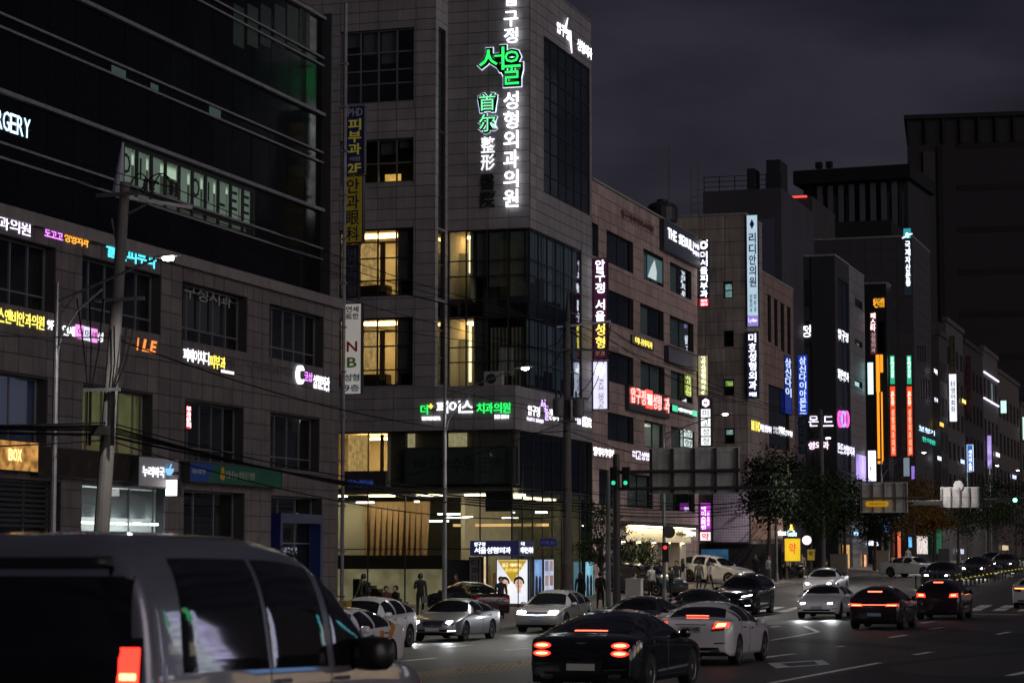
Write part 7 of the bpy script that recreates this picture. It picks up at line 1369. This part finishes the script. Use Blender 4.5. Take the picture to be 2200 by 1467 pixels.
# black SUV with full width tail bar
c = Car('black_suv_coupe', 'black sporty SUV with full width red tail bar on the crossing', 'car', -13.5, 88.0, 90, 4.7, 1.93, [(z[0], z[1]*.965) for z in SUV_T], [(z[0], z[1]*.965) for z in SUV_B], .9, 3.72, .38, blackr, n=2.6, tb=.34); c.glasses((1.42, 2.05), (4.1, 4.5, ), (1.65, 4.3), (2.6, 3.5)); c.lower(); c.seams([2.55, 3.45]); c.mirrors(1.75, 1.1, blackr)
c.patch('tail_bar', BRAKE, '-x', [(-.76, .90), (.76, .90)], [(-.76, .92), (.76, .92)], nu=14, nv=1, off=.014); c.both('taillight', TAIL, '-x', [(.42, .86), (.88, .87)], [(.45, .945), (.88, .96)], nu=8, nv=3, off=.01); c.both('taillight_lens', TAILH, '-x', [(.48, .885), (.82, .885)], [(.48, .905), (.82, .905)], nu=6, nv=1, off=.02); c.patch('brake_bar', BRAKE, '-x', [(-.26, 1.36), (.26, 1.36)], [(-.26, 1.40), (.26, 1.40)], nu=6, nv=1, off=.02); c.plate('-x', .56, plate_b); c.both('headlight', HEADD, '+x', [(.42, .74), (.8, .76)], [(.42, .84), (.8, .9)], nu=5, nv=2)
c = Car('dark_suv', 'dark SUV ahead of the sporty black SUV with red brake lights', 'car', -12.7, 99.5, 90, 4.7, 1.9, SUV_T, SUV_B, .9, 3.72, .37, blackr, n=3); fin(c, 0, 1, False, 0, blackr, 'suv'); c.patch('brake_bar', BRAKE, '-x', [(-.2, 1.52), (.2, 1.52)], [(-.2, 1.55), (.2, 1.55)], nu=6, nv=1, off=.02); c.both('exhaust', chrome, '-x', [(.45, .33), (.7, .34)], [(.45, .40), (.7, .41)], nu=4, nv=1, off=.012)
# taxi
c = sedan('white taxi with orange side stripes beside the grey van', -19.95, 49.05, -90, white, rear=0, n=2.8); orange = paintm('taxi_orange', (.62, .27, .01))
for st_ in ([(2.98, 3.24, .28), (3.02, 3.27, .6), (3.06, 3.30, .92)], [(3.52, 3.80, .74), (3.62, 3.92, .86), (3.74, 4.04, .97), (3.76, 3.98, 1.10), (3.72, 3.90, 1.22)]):
    for (p0, p1, pz_), (q0, q1, qz_) in zip(st_, st_[1:]): c.sides('orange_stripe', orange, [(c.X(p0), pz_), (c.X(p1), pz_)], [(c.X(q0), qz_), (c.X(q1), qz_)], nu=4, nv=4, off=.010)
c.sides('orange_panel', orange, [(c.X(3.25), .26), (c.X(3.42), .26)], [(c.X(3.27), .62), (c.X(3.5), .70)], nu=5, nv=4, off=.0105); b = MB(); b.box(c.X(2.75), c.X(2.45), -.35, .35, 1.46, 1.60); b.build('roof_sign', M('taxi_sign', (.3, .22, .05), .5), c.root)
c = Car('white_hatchback', 'white hatchback partly hidden behind the taxi', 'car', -26.4, 67.7, -90, 4.63, 1.85, HAT_T, HAT_B, .84, 3.78, .35, white, n=3); fin(c, 0, 0, True, 0, white, 'hat')
# dark cars in the middle
c = sedan('dark grey sedan half hidden between the foreground cars', -20.2, 77.6, -90, darkg, on=0, near=False); c.both('side_marker', AMB, '+x', [(.78, .62), (.86, .64)], [(.78, .66), (.86, .68)], nu=2, nv=1, off=.02)
c = sedan('black sedan queued ahead of the big black SUV', -22.3, 95.0, -90, black, on=0, near=False); c.both('side_marker', AMB, '+x', [(.78, .62), (.86, .64)], [(.78, .66), (.86, .68)], nu=2, nv=1, off=.02)
c = Car('large_black_suv', 'big black SUV with one visible white headlight strip', 'car', -22.9, 107.0, -90, 5.2, 2.02, [(a*5.2/4.7, z*1.13) for a, z in SUV_T], [(a*5.2/4.7, z*1.10) for a, z in SUV_B], 1.0, 4.15, .40, black, n=3.4); fin(c, 0, 0, True, 0, black, 'suv'); c.both('light_strip', DRL, '+x', [(.45, .86), (.88, .93)], [(.45, .90), (.88, .98)], nu=6, nv=2, off=.014); c.both('fog_light', DRL, '+x', [(.60, .48), (.85, .49)], [(.60, .50), (.85, .51)], nu=4, nv=1, off=.014)
c = Car('white_suv', 'white SUV parked in front of the blue hoarding', 'car', -31.6, 139.5, -18, 4.7, 1.9, SUV_T, SUV_B, .9, 3.72, .36, white, n=3); fin(c, 0, 0, True, 0, white, 'suv')
c = Car('black_suv', 'black SUV parked behind the leafy shrub tree', 'car', -31.7, 122.5, -22, 4.7, 1.9, SUV_T, SUV_B, .9, 3.72, .36, darkg, n=3); fin(c, 0, 0, True, 0, darkg, 'suv')
c = sedan('dark red sedan parked behind the silver car', -32.6, 95.5, 135, paintm('wine', (.022, .004, .006)), near=False)
c = sedan('white sedan following the oncoming white car', -22.8, 128, -90, white, on=1, near=False, beam=160)
c = sedan('white sedan seen side on entering the avenue', -23.6, 168, -28, white, on=1, near=True)
for i, (x, y, p, lb) in enumerate(((-18.0, 140, black, 'nearest dark oncoming car behind the median fence'), (-18.2, 160, black, 'second dark oncoming car behind the median fence'), (-18.6, 182, darkg, 'third dark oncoming car behind the median fence'), (-18.2, 214, black, 'fourth far oncoming car near the right edge'), (-21.5, 200, darkg, 'far oncoming car in the outer lane'))):
    sedan(lb, x, y, -90, p, on=1, near=False, beam=260 if i < 3 else 0, group='oncoming cars beyond the fence')
for i, (x, y, lb) in enumerate(((-13.0, 205, 'small far car with red tail lights at the right'), (-10.2, 232, 'farthest car with red tail lights at the right edge'))): sedan(lb, x, y, 90, black, rear=1, near=False)
c = sedan('white car with orange tail strip cut by the right edge', -10.1, 113.0, 90, white, near=False); c.patch('tail_strip', EM('tail_orange', (1, .28, .06), 5), '-x', [(-.78, .93), (.78, .93)], [(-.78, .965), (.78, .965)], nu=10, nv=1, off=.014)
c = Car('dark_suv', 'dark SUV parked under the yellow pharmacy sign', 'car', -30.9, 158, -70, 4.7, 1.9, SUV_T, SUV_B, .9, 3.72, .36, black, n=3); fin(c, 0, 0, False, 0, black, 'suv')
# the blurred van in the left foreground
VT = [(0,.80),(.06,.88),(.3,1.0),(1.0,1.12),(1.25,1.18),(2.1,1.82),(2.5,1.945),(3.1,1.985),(4.4,1.975),(5.0,1.94),(5.16,1.86),(5.22,1.6),(5.25,.9)]
VB = [(0,.74),(.3,.92),(.9,1.06),(2.0,1.10),(5.0,1.12),(5.2,1.1),(5.25,.86)]
VT = [(a, z*1.035) for a, z in VT]; VB = [(a, z*1.03) for a, z in VB]
c = Car('silver_van', 'blurred silver grey van filling the lower left corner', 'van', -7.52, 15.75, 90, 5.25, 1.98, VT, VB, .95, 4.15, .36, vangrey, n=4.6, tb=.10, nose=.84, tail=.93, rnd_r=.22)
def vz(q, f): return c.belt(q) + (c.top(q) - c.belt(q))*f
for (a, d, ta, td) in ((1.4, 2.25, 1.92, 2.25), (2.38, 3.38, 2.40, 3.38), (3.46, 4.80, 3.46, 4.68)):
    q_ = [(a + (d-a)*k/8) for k in range(9)]; w_ = [(ta + (td-ta)*k/8) for k in range(9)]
    c.sides('side_window', cglass, [(c.X(q), c.belt(q) - .02) for q in q_], [(c.X(q), vz(q, .80)) for q in w_], nu=12, nv=8, off=.01)
c.patch('windscreen', cglass, '+z', [(c.X(1.3), -.78), (c.X(1.2), 0), (c.X(1.3), .78)], [(c.X(2.06), -.70), (c.X(2.06), .70)], nu=14, nv=8)
c.patch('rear_window', cglass, '-x', [(-.84, 1.12), (-.70, 1.06), (.70, 1.06), (.84, 1.12)], [(-.80, 1.74), (.80, 1.74)], nu=14, nv=8, off=.012); c.patch('roof_spoiler', trim, '-x', [(-.84, 1.79), (.84, 1.79)], [(-.80, 1.86), (.80, 1.86)], nu=10, nv=2, off=.015)
c.both('taillight', TAIL, '-x', [(.74, .72), (.89, .72)], [(.74, 1.30), (.885, 1.30)], nu=5, nv=8, off=.014); c.both('taillight_lens', TAILH, '-x', [(.76, 1.10), (.87, 1.10)], [(.76, 1.14), (.87, 1.14)], nu=5, nv=2, off=.024); c.both('taillight_lens', TAILH, '-x', [(.76, .92), (.87, .92)], [(.76, .96), (.87, .96)], nu=5, nv=2, off=.024); c.both('light_surround', trim, '-x', [(.725, .70), (.905, .70)], [(.725, 1.36), (.90, 1.36)], nu=6, nv=8, off=.006)
c.mirrors(1.82, 1.20, trim, 1.55, .15); c.seams([2.32, 3.42], handles=True); c.plate('-x', .82, plate_w); c.both('headlight', HEADD, '+x', [(.45, .72), (.8, .76)], [(.45, .84), (.8, .9)], nu=5, nv=2); c.lower()
# ================================================================ people
skin_m = M('skin', (.45, .27, .19), .55); hair_m = M('hair_black', (.012, .010, .009), .5); shoe_m = M('shoe_dark', (.03, .028, .026), .5)
TMP = bpy.data.scenes.new('modelling'); BODY = {}
def skeleton(pose):
    V, E_, Rr = [], [], []
    def v(p, r): V.append(Vector(p)); Rr.append(r); return len(V) - 1
    def chain(a, pts):
        for p, r in pts: b_ = v(p, r); E_.append((a, b_)); a = b_
        return a
    sit = pose == 'sit'; pz = .48 if sit else .93; st = {'stand': .0, 'walk': .20, 'phone': .02, 'cross': .02, 'sit': 0, 'bag': .05}[pose]
    pel = v((0, 0, pz), .145); roots = [0]; lean = .06 if pose in ('phone', 'sit') else .0
    ch = chain(pel, [((0, lean*.3, pz + .16), .125), ((0, lean*.6, pz + .34), .155), ((0, lean, pz + .46), .12)]); nk = chain(ch, [((0, lean + .01, pz + .545), .055), ((0, lean + .02, pz + .61), .07), ((0, lean + .02, pz + .68), .092), ((0, lean + .015, pz + .745), .078)])
    E_.append((len(V) - 2, v((0, lean + .115, pz + .655), .015)))
    for sg in (1, -1):
        hip = chain(pel, [((sg*.09, 0, pz - .06), .105)])
        if sit: k = chain(hip, [((sg*.11, .22, .47), .085), ((sg*.12, .44, .46), .068)]); a = chain(k, [((sg*.12, .43, .25), .055), ((sg*.12, .42, .07), .042)])
        else:
            f = st*sg; k = chain(hip, [((sg*.095, f*.4, .70), .085), ((sg*.10, f*.75 + .02, .48), .062)]); a = chain(k, [((sg*.10, f - .01, .28), .056), ((sg*.10, f*1.3 - .03, .08), .040)])
        fy = V[a].y; chain(a, [((sg*.11, fy + .05, .045), .042), ((sg*.12, fy + .15, .032), .034)])
        sh = chain(ch, [((sg*.185, lean, pz + .455), .068)]); z = pz
        if pose == 'phone' and sg > 0: el = chain(sh, [((sg*.24, .02, z + .20), .052)]); wr_ = chain(el, [((sg*.20, .22, z + .27), .036)])
        elif pose == 'cross': el = chain(sh, [((sg*.25, .02, z + .19), .052)]); wr_ = chain(el, [((-sg*.06, .19, z + .22 + .04*sg), .038)])
        elif pose == 'bag' and sg < 0: el = chain(sh, [((sg*.24, -.03, z + .20), .052)]); wr_ = chain(el, [((sg*.16, .14, z + .28), .036)])
        elif sit: el = chain(sh, [((sg*.23, .08, z + .20), .052)]); wr_ = chain(el, [((sg*.13, .28, z + .12), .036)])
        else: el = chain(sh, [((sg*.235, -.02 - st*sg*.4, z + .19), .052)]); wr_ = chain(el, [((sg*.25, .05 - st*sg*.7, z - .05), .036)])
        d = (V[wr_] - V[el]).normalized(); side = d.cross(Vector((sg, 0, 0.01))).normalized(); palm = chain(wr_, [(V[wr_] + d*.05, .034), (V[wr_] + d*.085, .030)])
        for i in range(4):
            o = side*(.027 - .018*i); b0 = v(V[palm] + o - d*.01, .009); roots.append(b0); c1 = v(V[b0] + d*(.045 - .006*abs(i - 1)), .0085); c2 = v(V[c1] + d*.025 + Vector((-sg*.012, .01, 0)), .0075); E_.extend([(b0, c1), (c1, c2)])
        b0 = v(V[wr_] + d*.035 + side*.028, .011); roots.append(b0); c1 = v(V[b0] + d*.03 + side*.03, .010); c2 = v(V[c1] + d*.028 + side*.006, .009); E_.extend([(b0, c1), (c1, c2)])
    return V, E_, Rr, roots, pz
SRC = []
for ps in ('stand', 'walk', 'phone', 'cross', 'sit', 'bag'):
    V, E_, Rr, roots, pz = skeleton(ps); me = bpy.data.meshes.new('figure'); me.from_pydata(V, E_, []); o = bpy.data.objects.new('figure', me); TMP.collection.objects.link(o); mo = o.modifiers.new('skin', 'SKIN'); mo.use_smooth_shade = True; o.modifiers.new('sub', 'SUBSURF').levels = 1; o.modifiers['sub'].render_levels = 1
    if not me.skin_vertices: o.modifiers.remove(mo); mo = None
    SRC.append((ps, o, me, Rr, roots, pz, V))
for ps, o, me, Rr, roots, pz, V in SRC:
    if len(me.skin_vertices) == 0:
        try: me.attributes.new('x', 'FLOAT', 'POINT')
        except Exception: pass
HAVE = all(len(t[2].skin_vertices) for t in SRC)
def tubebody(V, E_, Rr):                        # fallback: tapered tubes fused by a remesh modifier
    b = MB()
    for a, c in E_:
        p, q = V[a], V[c]; b.tube([p, p.lerp(q, .5), q], [Rr[a], (Rr[a]+Rr[c])/2, Rr[c]], 10)
        for k, rr in ((p, Rr[a]), (q, Rr[c])): b.lathe([(rr*math.sin(math.pi*i/6) + .0005, -rr*math.cos(math.pi*i/6)) for i in range(7)], k, n=10)
    return b
objs = []
for ps, o, me, Rr, roots, pz, V in SRC:
    if HAVE:
        for i, sv_ in enumerate(me.skin_vertices[0].data): sv_.radius = (Rr[i], Rr[i]); sv_.use_root = i in roots
        objs.append((ps, o, pz, V))
    else:
        V2, E2, R2, ro, pz = skeleton(ps); m2 = tubebody(V2, E2, R2).mesh('figure', []); o2 = bpy.data.objects.new('figure', m2); TMP.collection.objects.link(o2); rm_ = o2.modifiers.new('remesh', 'REMESH'); rm_.mode = 'VOXEL'; rm_.voxel_size = .014; sm_ = o2.modifiers.new('smooth', 'SMOOTH'); sm_.factor = .5; sm_.iterations = 3; objs.append((ps, o2, pz, V2))
TMP.view_layers[0].update(); dg = TMP.view_layers[0].depsgraph
for ps, o, pz, V in objs:
    ev = o.evaluated_get(dg); m = bpy.data.meshes.new_from_object(ev); BODY[ps] = (m, pz, V)
def person(label, pose, p, face, jacket, trousers, h=1.72, hair='short', skirt=False):
    s = thing('person', label, 'person', p); s.rotation_euler = (0, 0, R(face) - math.pi/2); BASE[s] = Vector((0, 0, 0)); src, pz, V = BODY[pose]; k = h/1.72; m = src.copy(); m.materials.clear()
    for mt in (jacket, trousers, skin_m, shoe_m): m.materials.append(mt)
    wz = [q for q in V]; idx = []
    for pl_ in m.polygons:
        c = pl_.center; i = 0
        if c.z > pz + .555: i = 2
        elif pose != 'sit' and c.z < pz - .02 and abs(c.x) < .205: i = 1 if c.z > .075 else 3
        elif pose == 'sit' and c.z < .56 and not (c.z > .53 and abs(c.y) < .1): i = 1 if c.z > .075 else 3
        elif pose in ('stand', 'walk') and abs(c.x) > .2 and c.z < pz - .08: i = 2
        idx.append(i)
    m.polygons.foreach_set('material_index', idx); m.polygons.foreach_set('use_smooth', [True]*len(idx)); o = bpy.data.objects.new('body', m); COL.objects.link(o); o.parent = s; o.scale = (k, k, k)
    lean = .06 if pose in ('phone', 'sit') else 0; hc = Vector((0, lean - .0, pz + .70)); b = MB()
    prof_ = [(.02, .115), (.07, .098), (.10, .06), (.112, .01), (.108, -.05), (.09, -.085)] if hair == 'short' else [(.02, .118), (.075, .10), (.108, .05), (.122, -.04), (.13, -.15), (.12, -.24), (.08, -.27)]
    b.lathe(prof_[::-1], hc + Vector((0, -.018, 0)), n=14)
    b.v = [(x, y if y < lean + .03 or z > hc.z + .045 else lean + .03 + (y - lean - .03)*.15, z) for x, y, z in b.v]
    ho = b.build('hair', hair_m, s, smooth=True); ho.scale = (k, k, k)
    if skirt: b = MB(); b.lathe([(.15, pz + .05), (.19, pz - .15), (.24, pz - .42), (.235, pz - .43)], (0, 0, 0), n=14); q = b.build('skirt', trousers, s); q.scale = (k, k, k)
    return s
cl_ = {n: M('cloth_' + n, c, .85) for n, c in {'navy': (.018, .02, .032), 'black': (.010, .010, .011), 'grey': (.10, .10, .10), 'white': (.50, .48, .44), 'beige': (.34, .27, .19), 'wine': (.07, .012, .014), 'olive': (.05, .045, .03), 'denim': (.03, .04, .07), 'pale': (.34, .33, .34), 'tan': (.30, .22, .15)}.items()}
def at(u, X, v=None):
    if v: return onG(u, v)
    return onXG(u, X)
J = cl_
person('person in dark blazer standing before the bright face poster', 'stand', at(1076, 0, 1328), -75, J['navy'], J['grey'], 1.76)
person('person with dark backpack walking by the stone pier', 'walk', at(780, -35.2), 160, J['olive'], J['black'], 1.76); person('seated person in dark coat near the glass lobby', 'sit', at(829, -34.6), -60, J['wine'], J['black'], 1.7); person('seated person in black with pale cap by the lobby', 'sit', at(852, -34.4), -120, J['black'], J['black'], 1.7)
person('person in black with shoulder bag before the lobby', 'bag', at(903, -33.3), 100, J['black'], J['black'], 1.78); person('long haired person in dark red behind the red car', 'stand', at(978, -34.1), -80, J['wine'], J['black'], 1.66, 'long')
person('long haired person in black facing the shop corner', 'stand', at(1247, -31.2), 110, J['black'], J['black'], 1.66, 'long'); person('person with backpack left of the slim grey post', 'walk', at(1290, -30.3), 95, J['black'], J['black'], 1.74)
person('seated person in beige jacket behind the white cabinet', 'sit', at(1361, -31.5), 10, J['beige'], J['black'], 1.7); person('person in white shirt beside the parked black SUV', 'phone', at(1398, -30.6), -40, J['white'], J['black'], 1.74); person('person in dark suit behind the white shirted one', 'stand', at(1420, -31.2), -100, J['navy'], J['black'], 1.78); person('person with folded arms near the lamp post', 'cross', at(1442, -29.4), -10, J['black'], J['black'], 1.72)
person('person in dark suit by the cream shop', 'stand', at(1454, -30.6), -95, J['navy'], J['black'], 1.76); person('long haired person looking at a phone by the cream shop', 'phone', at(1466, -31.6), 0, J['black'], J['pale'], 1.66, 'long', True)
person('person in grey coat before the parked white SUV', 'stand', at(1502, -29.9), 80, J['grey'], J['black'], 1.74); person('person in pale jacket before the parked white SUV', 'walk', at(1524, -29.9), 30, J['pale'], J['black'], 1.66, 'long')
person('person in black beside the car park entrance', 'stand', at(1624, -30.2), -60, J['black'], J['black'], 1.72); person('person in pale jacket reading a phone near the kerb', 'phone', at(1650, -29.4), -20, J['pale'], J['denim'], 1.7); person('person in tan jacket under the yellow sign', 'walk', at(1692, -29.8), -90, J['tan'], J['black'], 1.74); person('person in dark clothes right of the tan jacket', 'walk', at(1711, -29.8), -90, J['grey'], J['black'], 1.74); person('person in beige coat at the end of the walking group', 'stand', at(1724, -29.7), -80, J['beige'], J['beige'], 1.66, 'long', True)
person('person in beige jacket far along the pavement', 'walk', at(1953, -29.4), -90, J['white'], J['black'], 1.72)
for u, X, hd, lb in ((780, -35.2, 160, 'dark backpack worn by the person near the stone pier'), (1290, -30.3, 95, 'black backpack worn by the person beside the slim post')):
    p = at(u, X); d = Vector((math.cos(R(hd)), math.sin(R(hd)), 0)); c = p - d*.24 + Vector((0, 0, 1.22)); s = thing('backpack', lb, 'backpack', c); s.rotation_euler = (0, 0, R(hd) - math.pi/2); BASE[s] = Vector((0, 0, 0)); b = MB(); n = 12
    secs = [(-.24, .10, .05), (-.22, .15, .08), (0, .16, .09), (.17, .14, .07), (.23, .06, .04)]; vs_ = []
    for dz, wx, wy in secs: vs_ += [(wx*math.copysign(abs(math.cos(2*math.pi*k/n))**.6, math.cos(2*math.pi*k/n)), wy*math.sin(2*math.pi*k/n), dz) for k in range(n)]
    b.add(vs_, [(i*n+k, i*n+(k+1) % n, (i+1)*n+(k+1) % n, (i+1)*n+k) for i in range(4) for k in range(n)] + [tuple(range(n))[::-1], tuple(range(4*n, 5*n))]); b.build('bag', J['black'], s, smooth=True); b = MB(); b.box(-.1, .1, -.125, -.08, -.18, .0); b.build('pocket', J['navy'], s)
p = at(903, -33.3); s = thing('shoulder_bag', 'grey shoulder bag hanging from the person before the lobby', 'bag', p + Vector((.22, -.1, .85))); b = MB(); c = BASE[s]; b.box(c.x - .06, c.x + .06, c.y - .17, c.y + .17, c.z - .28, c.z + .02); b.build('bag', J['grey'], s); b = MB(); b.tube([c + Vector((0, -.15, .02)), c + Vector((-.1, 0, .55)), c + Vector((0, .15, .02))], .012, 6); b.build('strap', J['black'], s)
b = None
bn = onXG(842, -34.6); s = thing('bench', 'low dark bench under the two seated people', 'bench', bn); b = MB(); b.box(bn.x - .9, bn.x + .9, bn.y - .3, bn.y + .2, bn.z + .36, bn.z + .40); b.build('seat', M('bench_wood', (.10, .06, .04), .6), s)
for dx in (-.8, .7): b = MB(); b.box(bn.x + dx, bn.x + dx + .1, bn.y - .25, bn.y + .15, bn.z, bn.z + .359); b.build('leg', alud, s)
for ob in list(TMP.collection.objects): bpy.data.objects.remove(ob)
bpy.data.scenes.remove(TMP); bpy.data.objects.remove(TXT)
